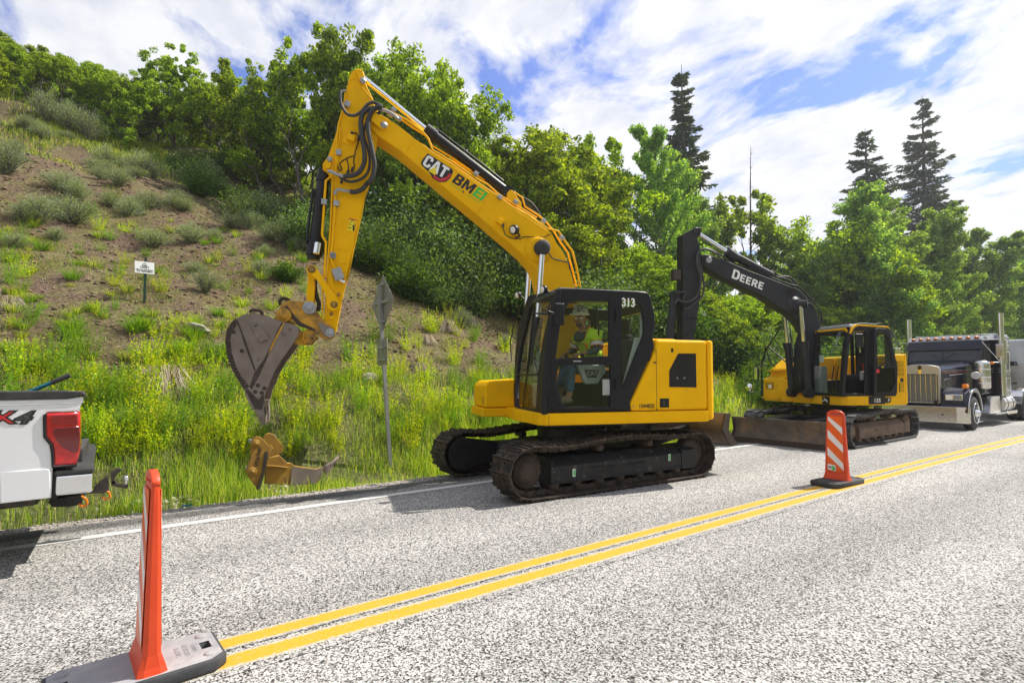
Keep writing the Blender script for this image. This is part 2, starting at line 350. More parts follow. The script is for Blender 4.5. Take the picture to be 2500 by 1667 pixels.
ys = np.concatenate([np.linspace(-900, -90, 8), np.arange(-85, -9, 3.), np.linspace(-6, 7.3, 6), np.arange(7.5, 36, .3), np.arange(36.5, 95, 1.5), np.linspace(100, 1300, 20)])
gm = ground_mat()
tag(grid_mesh('ground', xs, ys, terr, gm), kind='structure')

# far hills, their scrub is its own rough surface
def far_z(x, y):
    a = 74*np.exp(-(((x-330)/120)**2+((y-150)/75)**2)) + 44*np.exp(-(((x-560)/170)**2+((y-60)/60)**2))
    return a+(vnoise(x*.05, y*.05, 9)-.5)*9*smooth(2, 20, a)-14
m = mat('hill_scrub', (.05, .10, .018), 1., c2=(.12, .19, .035), sc_=.16, amt=(.35, .65), coords='Object', spec=.1, dirt=(.02, .045, .012), dsc=.33, dth=(.5, .6), detail=10)
tag(grid_mesh('hills', np.linspace(150, 1000, 220), np.linspace(20, 420, 130), far_z, m), kind='structure')

# road: a gently curving sheet, its white edge line and the yellow pair
def yc(x): return -.0011*np.clip(np.asarray(x, float)-6, 0, 60)**2 - .13*np.clip(np.asarray(x, float)-66, 0, None)
def strip(name, x0, x1, ya, yb, z, m, st=.5):
    xs = np.concatenate([np.arange(x0, min(x1, 60), st), np.linspace(min(x1, 60), x1, 30)[1:]]) if x1 > 60 else np.arange(x0, x1+st, st)
    k = max(2, int((yb-ya)/1.5)+1); off = np.linspace(ya, yb, k)
    vs = [(x, float(o+yc(x)), z) for o in off for x in xs]; nx = len(xs)
    me = bpy.data.meshes.new(name); me.from_pydata(vs, [], [(j*nx+i, j*nx+i+1, (j+1)*nx+i+1, (j+1)*nx+i) for j in range(k-1) for i in range(nx-1)])
    uv = me.uv_layers.new(name='across')
    for l in me.loops:
        vi = l.vertex_index; uv.data[l.index].uv = (xs[vi % nx], (off[vi//nx]-ya)/(yb-ya))
    me.materials.append(m); o = bpy.data.objects.new(name, me); COL.objects.link(o); return tag(o, kind='structure')
def asphalt_nodes(n, L, g):
    v = n('ShaderNodeTexVoronoi', i={'Scale': 100, 'Randomness': 1}); L(g, v.inputs[0])
    bw = n('ShaderNodeRGBToBW'); L(v.outputs['Color'], bw.inputs[0])
    v2 = n('ShaderNodeTexNoise', i={'Scale': 62, 'Detail': 4, 'Roughness': .85}); L(g, v2.inputs[0])
    ad = n('ShaderNodeMath', operation='MULTIPLY_ADD', i={1: .55}); L(bw.outputs[0], ad.inputs[0]); L(v2.outputs[0], ad.inputs[2])
    st = ramp(n, ad.outputs[0], [(.60, (.022, .021, .020)), (.68, (.12, .115, .11)), (.77, (.33, .318, .30)), (.94, (.60, .58, .55))], L)
    lo = n('ShaderNodeTexNoise', i={'Scale': .55, 'Detail': 5, 'Roughness': .6}); mp = n('ShaderNodeMapping'); mp.inputs['Scale'].default_value = (.35, 1, 1); L(g, mp.inputs[0]); L(mp.outputs[0], lo.inputs[0])
    lr = ramp(n, lo.outputs[0], [(.3, g3(.80)), (.7, g3(1.08))], L)
    mu = n('ShaderNodeMix', data_type='RGBA', blend_type='MULTIPLY', i={0: 1.}); L(st, mu.inputs[6]); L(lr, mu.inputs[7])
    # wheel tracks, darker by wear
    sy_ = n('ShaderNodeSeparateXYZ'); L(g, sy_.inputs[0]); wv = n('ShaderNodeMath', operation='MULTIPLY_ADD', i={1: 3.9, 2: -.6}); L(sy_.outputs[1], wv.inputs[0]); sn = n('ShaderNodeMath', operation='SINE'); L(wv.outputs[0], sn.inputs[0])
    wr = n('ShaderNodeMapRange', i={1: -1, 2: 1, 3: 1.05, 4: .86}); L(sn.outputs[0], wr.inputs[0]); mw = n('ShaderNodeMix', data_type='RGBA', blend_type='MULTIPLY', i={0: 1.}); L(mu.outputs[2], mw.inputs[6]); L(wr.outputs[0], mw.inputs[7]); mu = mw
    # oil and tar stains
    s2 = n('ShaderNodeTexNoise', i={'Scale': 1.7, 'Detail': 4, 'Roughness': .55}); L(g, s2.inputs[0])
    sr = ramp(n, s2.outputs[0], [(.69, g3(1)), (.78, g3(.45))], L)
    mu2 = n('ShaderNodeMix', data_type='RGBA', blend_type='MULTIPLY', i={0: 1.}); L(mu.outputs[2], mu2.inputs[6]); L(sr, mu2.inputs[7])
    return mu2.outputs[2], ad.outputs[0]
def road_mat():
    m = bpy.data.materials.new('chip_seal_asphalt'); m.use_nodes = True; t = m.node_tree; t.nodes.clear(); n = NT(t); L = t.links.new
    b = n('ShaderNodeBsdfPrincipled', i={'Roughness': .9, 'Specular IOR Level': .25}); L(b.outputs[0], n('ShaderNodeOutputMaterial').inputs[0])
    g = n('ShaderNodeNewGeometry').outputs['Position']; c, h = asphalt_nodes(n, L, g)
    # dark unworn strip outside the white line
    sp = n('ShaderNodeSeparateXYZ'); L(g, sp.inputs[0])
    wob = n('ShaderNodeTexNoise', i={'Scale': 2.4, 'Detail': 6, 'Roughness': .7}); L(g, wob.inputs[0])
    ya = n('ShaderNodeMath', operation='MULTIPLY_ADD', i={1: .28}); L(wob.outputs[0], ya.inputs[0]); L(sp.outputs[1], ya.inputs[2])
    f = ramp(n, n_map(n, L, ya.outputs[0], 7.08, 7.56), [(.0, g3(1.05)), (.18, g3(1)), (.42, g3(.38)), (.8, g3(.42)), (.95, g3(.8))], L)
    x = n('ShaderNodeMix', data_type='RGBA', blend_type='MULTIPLY', i={0: 1.}); L(c, x.inputs[6]); L(f, x.inputs[7])
    L(x.outputs[2], b.inputs['Base Color'])
    q = n('ShaderNodeBump', i={'Strength': .85, 'Distance': .006}); L(h, q.inputs['Height']); L(q.outputs[0], b.inputs['Normal'])
    return m
def n_map(n, L, s, a, b):
    r = n('ShaderNodeMapRange', i={1: a, 2: b}); L(s, r.inputs[0]); return r.outputs[0]
def paint_mat(name, col, faded, thr, mid=.5):
    m = bpy.data.materials.new(name); m.use_nodes = True; t = m.node_tree; t.nodes.clear(); n = NT(t); L = t.links.new
    b = n('ShaderNodeBsdfPrincipled', i={'Roughness': .75, 'Specular IOR Level': .3}); L(b.outputs[0], n('ShaderNodeOutputMaterial').inputs[0])
    g = n('ShaderNodeNewGeometry').outputs['Position']; asp, h = asphalt_nodes(n, L, g)
    uv = n('ShaderNodeSeparateXYZ'); L(n('ShaderNodeTexCoord').outputs['UV'], uv.inputs[0])
    # 0 at the edges, 1 in the middle
    s = n('ShaderNodeMath', operation='SUBTRACT', i={1: mid}); L(uv.outputs[1], s.inputs[0])
    a = n('ShaderNodeMath', operation='ABSOLUTE'); L(s.outputs[0], a.inputs[0])
    w = n('ShaderNodeTexNoise', i={'Scale': 45, 'Detail': 5, 'Roughness': .75}); L(g, w.inputs[0])
    k = n('ShaderNodeMath', operation='MULTIPLY_ADD', i={1: .34}); L(w.outputs[0], k.inputs[0]); L(a.outputs[0], k.inputs[2])
    full = ramp(n, k.outputs[0], [(thr, g3(1)), (thr+.04, g3(0))], L)
    thin = ramp(n, k.outputs[0], [(thr+.08, g3(.75)), (thr+.17, g3(0))], L)
    wear = ramp(n, w.outputs[0], [(.54, g3(1)), (.70, g3(.35))], L)
    m1 = n('ShaderNodeMix', data_type='RGBA'); L(thin, m1.inputs[0]); L(asp, m1.inputs[6]); m1.inputs[7].default_value = (*faded, 1)
    fm = n('ShaderNodeMath', operation='MULTIPLY'); L(full, fm.inputs[0]); L(wear, fm.inputs[1])
    m2 = n('ShaderNodeMix', data_type='RGBA'); L(fm.outputs[0], m2.inputs[0]); L(m1.outputs[2], m2.inputs[6]); m2.inputs[7].default_value = (*col, 1)
    L(m2.outputs[2], b.inputs['Base Color'])
    q = n('ShaderNodeBump', i={'Strength': .6, 'Distance': .005}); L(h, q.inputs['Height']); L(q.outputs[0], b.inputs['Normal'])
    return m
strip('road', -60, 320, -4.2, 7.42, 0, road_mat())
py = paint_mat('yellow_road_paint', (.55, .32, .022), (.50, .45, .32), .455)
py2 = paint_mat('faded_yellow_road_paint', (.55, .32, .022), (.50, .45, .32), .40, .64)
pw = paint_mat('white_road_paint', (.62, .61, .58), (.42, .41, .38), .50)
strip('yellow_centre_line', -60, 320, 3.53, 3.72, .004, py)
strip('yellow_centre_line', -60, 320, 3.225, 3.485, .004, py2)
strip('white_edge_line', -60, 320, 6.70, 6.86, .004, pw)
# ---------------------------------------------------------------- foliage
def leaf_mat(name, cols, trans=.35, rough=.5, gl=.012):
    m = bpy.data.materials.new(name); m.use_nodes = True; t = m.node_tree; t.nodes.clear(); n = NT(t); L = t.links.new
    g = n('ShaderNodeNewGeometry'); k = len(cols)
    c = ramp(n, g.outputs['Random Per Island'], [(i/(k-1), q) for i, q in enumerate(cols)], L)
    oi = n('ShaderNodeObjectInfo'); hs = n('ShaderNodeHueSaturation')
    hr = n('ShaderNodeMapRange', i={3: .492, 4: .510}); L(oi.outputs['Random'], hr.inputs[0]); L(hr.outputs[0], hs.inputs[0])
    vr = n('ShaderNodeMapRange', i={3: .85, 4: 1.2}); L(oi.outputs['Random'], vr.inputs[0]); L(vr.outputs[0], hs.inputs[2]); L(c, hs.inputs[4])
    d = n('ShaderNodeBsdfDiffuse'); tr = n('ShaderNodeBsdfTranslucent'); gs = n('ShaderNodeBsdfGlossy', i={'Roughness': rough, 'Color': (1, 1, 1, 1)})
    L(hs.outputs[0], d.inputs[0])
    ym = n('ShaderNodeMix', data_type='RGBA', blend_type='MULTIPLY', i={0: 1.}); L(hs.outputs[0], ym.inputs[6]); ym.inputs[7].default_value = (1.9, 1.7, .35, 1); L(ym.outputs[2], tr.inputs[0])
    a = n('ShaderNodeMixShader', i={0: trans}); L(d.outputs[0], a.inputs[1]); L(tr.outputs[0], a.inputs[2])
    b = n('ShaderNodeMixShader', i={0: gl}); L(a.outputs[0], b.inputs[1]); L(gs.outputs[0], b.inputs[2])
    L(b.outputs[0], n('ShaderNodeOutputMaterial').inputs[0]); return m
M['oak'] = leaf_mat('oak_leaves', [(.055, .10, .010), (.14, .235, .018), (.26, .39, .03), (.43, .56, .06)], .45)
M['oak2'] = leaf_mat('dark_oak_leaves', [(.025, .06, .010), (.06, .125, .016), (.12, .22, .028)], .36)
M['aspen'] = leaf_mat('aspen_leaves', [(.06, .13, .03), (.13, .24, .045), (.24, .39, .08), (.40, .54, .17)], .42, gl=.02)
M['spruce'] = leaf_mat('spruce_needles', [(.035, .060, .034), (.06, .095, .055), (.11, .15, .095)], .2)
M['sage'] = leaf_mat('sagebrush_leaves', [(.15, .20, .11), (.25, .32, .19), (.36, .43, .28)], .25)
M['weed'] = leaf_mat('bright_weed_leaves', [(.12, .22, .010), (.26, .40, .012), (.46, .56, .014), (.68, .66, .012)], .45)
M['weedg'] = leaf_mat('green_weed_leaves', [(.07, .15, .014), (.15, .28, .022), (.26, .42, .04)], .4)
M['shrub'] = leaf_mat('shrub_leaves', [(.028, .06, .014), (.06, .12, .025), (.13, .22, .05), (.26, .36, .12)], .3, gl=.02)
M['grass'] = leaf_mat('grass_blades', [(.03, .07, .008), (.08, .17, .014), (.17, .31, .02), (.32, .46, .03), (.50, .58, .07), (.60, .55, .28)], .42)
M['mixd'] = leaf_mat('slope_plants', [(.05, .10, .02), (.13, .21, .035), (.26, .34, .07), (.38, .35, .16), (.28, .19, .10)], .3)
M['straw'] = leaf_mat('dry_straw', [(.18, .14, .10), (.34, .29, .23), (.48, .43, .36)], .2)
M['bark'] = mat('oak_bark', (.075, .062, .052), .95, c2=(.17, .15, .13), sc_=18, bump=.6, bsc=40)
M['abark'] = mat('aspen_bark', (.30, .32, .24), .85, c2=(.12, .13, .09), sc_=7, bump=.2)
M['deadw'] = mat('bleached_wood', (.36, .32, .29), .9, c2=(.18, .15, .13), sc_=12, bump=.4)

def np_mesh(name, co, nv, m, fidx=None):
    """co (N*nv,3): N faces of nv corners each, or explicit faces fidx of equal size"""
    me = bpy.data.meshes.new(name); me.vertices.add(len(co)); me.vertices.foreach_set('co', np.ascontiguousarray(co, dtype=np.float32).ravel())
    if fidx is None: fidx = np.arange(len(co)).reshape(-1, nv)
    k = fidx.shape[1]; me.loops.add(fidx.size); me.loops.foreach_set('vertex_index', fidx.astype(np.int32).ravel())
    me.polygons.add(len(fidx)); me.polygons.foreach_set('loop_start', (np.arange(len(fidx))*k).astype(np.int32)); me.update(); me.validate()
    me.materials.append(M[m] if isinstance(m, str) else m); return me
def unit(v): return v/np.maximum(np.linalg.norm(v, axis=-1, keepdims=True), 1e-9)
def leaves(P, size, aspect=.55, up=.25, axis=None, lay=0.):
    N = len(P); nrm = unit(rng.normal(size=(N, 3))+[0, 0, up]); t = rng.normal(size=(N, 3)) if axis is None else axis+rng.normal(size=(N, 3))*.35
    t = unit(t-nrm*(t*nrm).sum(1, keepdims=True)*(1 if axis is None else .0)); b = unit(np.cross(nrm, t))
    s = (size*(.65+.7*rng.random(N)))[:, None]
    return np.stack([P-t*s, P+b*s*aspect, P+t*s, P-b*s*aspect], 1).reshape(-1, 3)
def blades(P, h, w, lean=.35, curve=.35, dirs=None):
    """grass blades: tapered, bent; 5 corners each"""
    N = len(P); a = rng.random(N)*2*math.pi; dd = np.stack([np.cos(a), np.sin(a), np.zeros(N)], 1)
    if dirs is not None: dd = dirs
    sd = np.stack([-dd[:, 1], dd[:, 0], dd[:, 2]*0], 1); a2 = rng.random(N)*math.pi
    sd = np.stack([np.cos(a2), np.sin(a2), np.zeros(N)], 1)
    h = (h*(.55+.75*rng.random(N)))[:, None]; w = (w*(.7+.6*rng.random(N)))[:, None]; ln = (lean*rng.random(N))[:, None]; cv = (curve*rng.random(N))[:, None]
    up = np.array([0, 0, 1.])
    m_ = P+(up*.55+dd*ln*.5)*h; t_ = P+(up*(1-cv*.4)+dd*(ln+cv))*h
    co = np.stack([P-sd*w, P+sd*w, m_+sd*w*.7, m_-sd*w*.7, t_], 1).reshape(-1, 3)
    b = np.arange(N)[:, None]*5
    return co, b
def blade_mesh(name, co, b, m):
    q = b+np.array([0, 1, 2, 3]); t = b+np.array([3, 2, 4])
    me = bpy.data.meshes.new(name); me.vertices.add(len(co)); me.vertices.foreach_set('co', co.astype(np.float32).ravel())
    idx = np.concatenate([q, t], 1).ravel(); me.loops.add(len(idx)); me.loops.foreach_set('vertex_index', idx.astype(np.int32))
    N = len(b); ls = (np.arange(N)*7)[:, None]+np.array([0, 4]); me.polygons.add(2*N); me.polygons.foreach_set('loop_start', ls.ravel().astype(np.int32))
    me.update(); me.validate(); me.materials.append(M[m]); return me

class Sk:                          # a growing skeleton: tapered tubes and leaf places
    def __init__(s): s.mb = MB(); s.tips = []
    def limb(s, p, d, ln, r, lv, mx, spread=.7, wig=.28, up=.12, kids=(2, 3), r_end=.6, shrink=(.62, .85), seg=6):
        p = np.array(p, float); d = np.array(d, float); pts = [p.copy()]; k = 4
        for i in range(k):
            d = d+rng.normal(size=3)*wig*.6+np.array([0, 0, up*.5]); d /= np.linalg.norm(d); p = p+d*ln/k; pts.append(p.copy())
        if r > .006: s.mb.tube([tuple(q) for q in pts], [r*(1-(1-r_end)*i/k) for i in range(k+1)], seg if r > .05 else 4)
        if lv >= mx: s.tips.append((p, d, lv)); return
        if lv >= mx-1: s.tips.append((pts[2], d, lv))
        for j in range(rng.integers(kids[0], kids[1]+1)):
            a = rng.normal(size=3); a -= d*a.dot(d); a /= np.linalg.norm(a)
            nd = d*math.cos(spread*(.5+.8*rng.random()))+a*math.sin(spread*(.5+.8*rng.random()))
            q = pts[-1] if j < 2 else pts[rng.integers(2, 4)]
            s.limb(q, nd, ln*rng.uniform(*shrink), r*r_end*.82, lv+1, mx, spread, wig, up, kids, r_end, shrink, seg)
def make_oak(h=6., stems=2, per=120, leafm='oak', lsize=.062, clump=.42, mx=5, seed=0, lean=.35, spread=.75, up=.16):
    global rng
    rng = np.random.default_rng(seed); s = Sk()
    for i in range(stems):
        a = rng.random()*6.28; s.limb((0.18*math.cos(a)*(stems > 1), .18*math.sin(a)*(stems > 1), -.25), (lean*math.cos(a), lean*math.sin(a), 1), h*.30, h*.020*(1.3 if stems == 1 else 1), 1, mx, spread=spread, up=up)
    P = []
    for p, d, lv in s.tips:
        N = int(per*rng.uniform(.5, 1.5)); q = rng.normal(size=(N, 3)); q = unit(q)*(rng.random((N, 1))**.45); P.append(p+d*.1+q*np.array([1, 1, .62])*clump*rng.uniform(.6, 1.25))
    P = np.concatenate(P); zt = P[:, 2].max(); k = h/zt
    ax = P[P[:, 2] > .94*zt, :2].mean(0)*.8                      # stand the crown over the foot, and cap its spread
    def fix(q): q = q*k; f = np.clip(q[:, 2:3]/h, 0, 1); q[:, :2] -= f*ax*k*1.25; q[:, :2] *= wk; return q
    wk = 1.; P2 = fix(P.copy()); wk = min(1., .47*h/np.percentile(np.abs(P2[:, :2]), 96)); P2[:, :2] *= wk
    crown = np_mesh('crown', leaves(P2, lsize), 4, leafm)
    V = fix(np.array(s.mb.v)); s.mb.v = [tuple(v) for v in V]
    return s.mb.mesh('trunk', 'bark' if leafm != 'aspen' else 'abark'), crown
def make_aspen(h=12., seed=0, n_l=26000, wid=2.0, lsize=.055):
    global rng
    rng = np.random.default_rng(seed); mb = MB(); P = []
    px = [np.array([0, 0, -.3])]; d = np.array([0, 0, 1.])
    for i in range(12): d = unit(d+rng.normal(size=3)*.06+[0, 0, .1]); px.append(px[-1]+d*(h+.1)/12)
    mb.tube([tuple(q) for q in px], [.012*h*(1-.9*i/12) for i in range(13)], 7)
    nb = 58
    for i in range(nb):
        t = .20+.78*i/nb; q = px[0]+(px[-1]-px[0])*0; k = t*12; a = int(k); q = px[a]+(px[min(a+1, 12)]-px[a])*(k-a)
        ang = rng.random()*6.28; ln = wid*max(.22, 1-((t-.42)/.62)**2)*rng.uniform(.65, 1.15); dr = np.array([math.cos(ang), math.sin(ang), .75+rng.random()*.5]); dr /= np.linalg.norm(dr)
        pts = [q+dr*ln*s_+np.array([0, 0, .12*ln*s_*s_]) for s_ in (0, .33, .66, 1)]
        mb.tube([tuple(v) for v in pts], [.028*ln, .02*ln, .012*ln, .004], 4)
        m_ = int(n_l/nb*(.4+ln/wid)); tt = rng.random(m_)**.55
        base = q+dr*ln*tt[:, None]; P.append(base+unit(rng.normal(size=(m_, 3)))*(rng.random((m_, 1))**.5)*np.array([.5, .5, .42])*(.35+.45*ln/wid)*rng.uniform(.8, 1.3))
    P = np.concatenate(P); P[:, 2] *= h/P[:, 2].max()
    return mb.mesh('trunk', 'abark'), np_mesh('crown', leaves(P, lsize, .8), 4, 'aspen')
def make_spruce(h=16., seed=0, wid=2.6, thin=1.):
    global rng
    rng = np.random.default_rng(seed); mb = MB(); mb.tube([(0, 0, -.3), (0.05, 0, h*.5), (0, .03, h)], [.016*h, .010*h, .01], 8); C = []
    z = .10*h
    while z < h*.985:
        t = z/h; R = wid*((1-t)**.80)*rng.uniform(.75, 1.12)+.10; nb = max(5, int(9*(1-t)+5))
        for j in range(nb):
            a = rng.random()*6.28; r = R*rng.uniform(.55, 1.15); dr = np.array([math.cos(a), math.sin(a), 0]); dz = rng.uniform(.0, .22)+(.45 if t > .86 else 0)
            k = 7; pts = [np.array([0, 0, z])+dr*r*s_+np.array([0, 0, -r*(.42-dz)*s_+r*.30*s_*s_]) for s_ in np.linspace(0, 1, k)]
            mb.tube([tuple(v) for v in pts[::2]], [.012*r+.006, .010*r, .006*r, .003], 4)
            nn = int(150*thin*r/wid)+22; s_ = rng.random(nn)**.8; idx = s_*(k-1); i0 = np.minimum(idx.astype(int), k-2); A = np.array(pts); c = A[i0]+(A[i0+1]-A[i0])*(idx-i0)[:, None]
            sdv = np.cross(dr, [0, 0, 1.]); sg = rng.choice([-1, 1], nn)[:, None]
            w = (.34*r*(1-s_)+.16)[:, None]*rng.random((nn, 1))
            c = c+sdv*sg*w+np.array([0, 0, -1])*w*.35+dr*w*.4
            C.append(leaves(c, .125, .34, up=1.2, axis=dr*.8+sdv*sg*.8+np.array([0, 0, -.25])))
        z += h*rng.uniform(.020, .034)
    return mb.mesh('trunk', 'bark'), np_mesh('crown', np.concatenate(C), 4, 'spruce')
def make_shrub(h=1.5, w=1.2, n_l=5000, leafm='shrub', lsize=.045, seed=0, stems=14, aspect=.5, upright=.5, spiky=0.):
    global rng
    rng = np.random.default_rng(seed); mb = MB(); P = []; AX = []
    for i in range(stems):
        a = rng.random()*6.28; o = rng.random()**.6; tip = np.array([math.cos(a)*w*o, math.sin(a)*w*o, h*(1.05-.55*o**1.6)*rng.uniform(.75, 1.1)])
        mid = tip*np.array([.35, .35, .55])+rng.normal(size=3)*.06*w
        pts = [np.array([0, 0, -.08]), mid, tip]; mb.tube([tuple(v) for v in pts], [.012*h+.004, .008*h+.002, .002], 4)
        m_ = int(n_l/stems*rng.uniform(.6, 1.4)); t = rng.random(m_)**.6; base = (1-t)[:, None]**2*pts[0]+2*(t*(1-t))[:, None]*mid*1.05+(t**2)[:, None]*tip
        P.append(base+rng.normal(size=(m_, 3))*np.array([1, 1, .75])*(.16 if not spiky else .07)*w*(.5+t[:, None])); AX.append(np.tile(unit(tip-mid), (m_, 1)))
    P = np.concatenate(P); AX = np.concatenate(AX); P[:, 2] = np.abs(P[:, 2])
    return mb.mesh('stems', 'bark'), np_mesh('foliage', leaves(P, lsize, aspect, axis=AX if spiky else None), 4, leafm)
def make_weed(h=.7, w=.35, stems=26, leafm='weed', per=26, seed=0, lsize=.022):
    global rng
    rng = np.random.default_rng(seed); a = rng.random(stems)*6.28; o = rng.random(stems)**.7
    B = np.stack([np.cos(a)*o*w*.35, np.sin(a)*o*w*.35, -.03+0*a], 1); Tp = np.stack([np.cos(a)*o*w, np.sin(a)*o*w, h*rng.uniform(.5, 1.1, stems)], 1)
    co, b = blades(B, .01, .004); C = []
    t = rng.random((stems, per, 1)); P = (B[:, None]*(1-t)+Tp[:, None]*t+rng.normal(size=(stems, per, 3))*.028*(1.3-t)).reshape(-1, 3)
    C.append(leaves(P, lsize, .42, up=.5))
    st = unit(Tp-B); sd = unit(np.cross(st, rng.normal(size=(stems, 3)))); wv = .0032
    C.append(np.stack([B-sd*wv, B+sd*wv, Tp+sd*wv*.4, Tp-sd*wv*.4], 1).reshape(-1, 3))
    return None, np_mesh('foliage', np.concatenate(C), 4, leafm)
def make_tuft(h=.5, w=.25, n_=160, leafm='grass', seed=0, bw=.006):
    global rng
    rng = np.random.default_rng(seed); a = rng.random(n_)*6.28; o = rng.random(n_)**.7
    P = np.stack([np.cos(a)*o*w*.6, np.sin(a)*o*w*.6, 0*a-.03], 1); dd = np.stack([np.cos(a), np.sin(a), 0*a], 1)
    co, b = blades(P, h, bw, .7, .55, dirs=dd); return None, blade_mesh('foliage', co, b, leafm)
def make_thatch(w=.5, n_=260, seed=0):
    global rng
    rng = np.random.default_rng(seed); C = []
    for i in range(n_):
        a = rng.uniform(-2.2, 2.2)-math.pi/2; r0 = rng.random()*.12; ln = rng.uniform(.35, 1.)*w; hh = rng.uniform(.08, .32)
        d = np.array([math.cos(a), math.sin(a), 0]); pts = [np.array([0, 0, .05])+d*r0, d*(r0+ln*.45)+[0, 0, hh], d*(r0+ln)+[rng.normal()*.05, 0, -.30*ln-.02]]
        sd = np.array([-d[1], d[0], rng.normal()*.8])*.005
        C.append(np.stack([pts[0]-sd, pts[0]+sd, pts[1]+sd, pts[1]-sd])); C.append(np.stack([pts[1]-sd, pts[1]+sd, pts[2]+sd*.4, pts[2]-sd*.4]))
    return None, np_mesh('strands', np.concatenate(C), 4, 'straw')

def plant(name, protos, x, y, z, s, rz, label, cat, group=None, sz=None, tilt=0.):
    st, fo = protos
    e = empty(name, (x, y, z), rz, label, cat, group); e.scale = (s, s, sz or s)
    if tilt: e.rotation_euler = (tilt, tilt*.4, rz)
    for q, nm in ((st, 'trunk' if name.endswith('tree') else 'stems'), (fo, 'crown' if name.endswith('tree') else 'foliage')):
        if q is not None:
            c = bpy.data.objects.new(nm, q); COL.objects.link(c); c.parent = e
    return e
def solo(name, me, x, y, z, s, rz, label, cat, group=None, sz=None, tilt=0.):
    o = bpy.data.objects.new(name, me); COL.objects.link(o); o.location = (x, y, z); o.rotation_euler = (tilt, tilt*.4, rz); o.scale = (s, s, sz or s)
    return tag(o, label, cat, group)
def at_col(px, py, Y): p = hit(px, py, (0, Y, 0), Vector((0, 1, 0))); return p.x, p.z
def on_slope(px, py):
    d = ray(px, py); t = 5.
    while t < 400:
        p = CAMP+d*t
        if p.z < T(p.x, p.y): return p.x, p.y, T(p.x, p.y), t
        t += .06 if t < 60 else .5
    return p.x, p.y, T(p.x, p.y), t

OAK = [make_oak(6, 2, 95, 'oak', seed=11, clump=.31, mx=6), make_oak(6, 3, 75, 'oak', seed=12, lean=.5, clump=.31, mx=6), make_oak(6, 1, 170, 'oak', seed=19, lean=.15, clump=.36, mx=6),
       make_oak(6, 2, 95, 'oak', seed=14, lean=.45, clump=.31, mx=6, spread=.85), make_oak(6, 3, 75, 'oak', seed=15, lean=.6, spread=.85, clump=.31, mx=6)]
for a_ in OAK: print('oak leaves', len(a_[1].polygons), [round(max(abs(v.co[k]) for v in a_[1].vertices), 1) for k in range(3)])
LONE = make_oak(6, 2, 80, 'oak', seed=29, lean=.25, spread=.8, clump=.30, mx=6, up=.05)
print('lone', len(LONE[1].polygons), [round(max(abs(v.co[k]) for v in LONE[1].vertices), 1) for k in range(3)])
ASP = [make_aspen(12, 31, 38000, 2.7, .06), make_aspen(12, 32, 42000, 3.1, .06), make_aspen(12, 33, 34000, 2.4, .06)]
SPR = [make_spruce(16, 41, wid=2.7, thin=1.7), make_spruce(16, 42, wid=3.7, thin=1.9)]
SHR = [make_shrub(1.6, 1.2, 6500, 'shrub', .045, 51, 20), make_shrub(1.6, 1.0, 6000, 'oak2', .05, 52, 18), make_shrub(1.5, 1.3, 6500, 'shrub', .04, 53, 24)]
SAG = [make_shrub(.8, .62, 5200, 'sage', .026, 61, 60, .22, spiky=1), make_shrub(.7, .7, 5200, 'sage', .024, 62, 70, .22, spiky=1), make_shrub(1.0, .6, 5600, 'sage', .028, 63, 60, .2, spiky=1)]
WED = [make_weed(seed=71), make_weed(.8, .4, 30, seed=72), make_weed(.6, .4, 30, 'weedg', seed=73), make_weed(.9, .35, 26, 'weedg', 30, 74)]
TUF = [make_tuft(seed=81), make_tuft(.6, .3, 220, 'weedg', 82), make_tuft(.45, .3, 180, 'grass', 83)]
THA = [make_thatch(.5, seed=91), make_thatch(.6, 300, seed=92)]
rng = np.random.default_rng(5); random.seed(5)

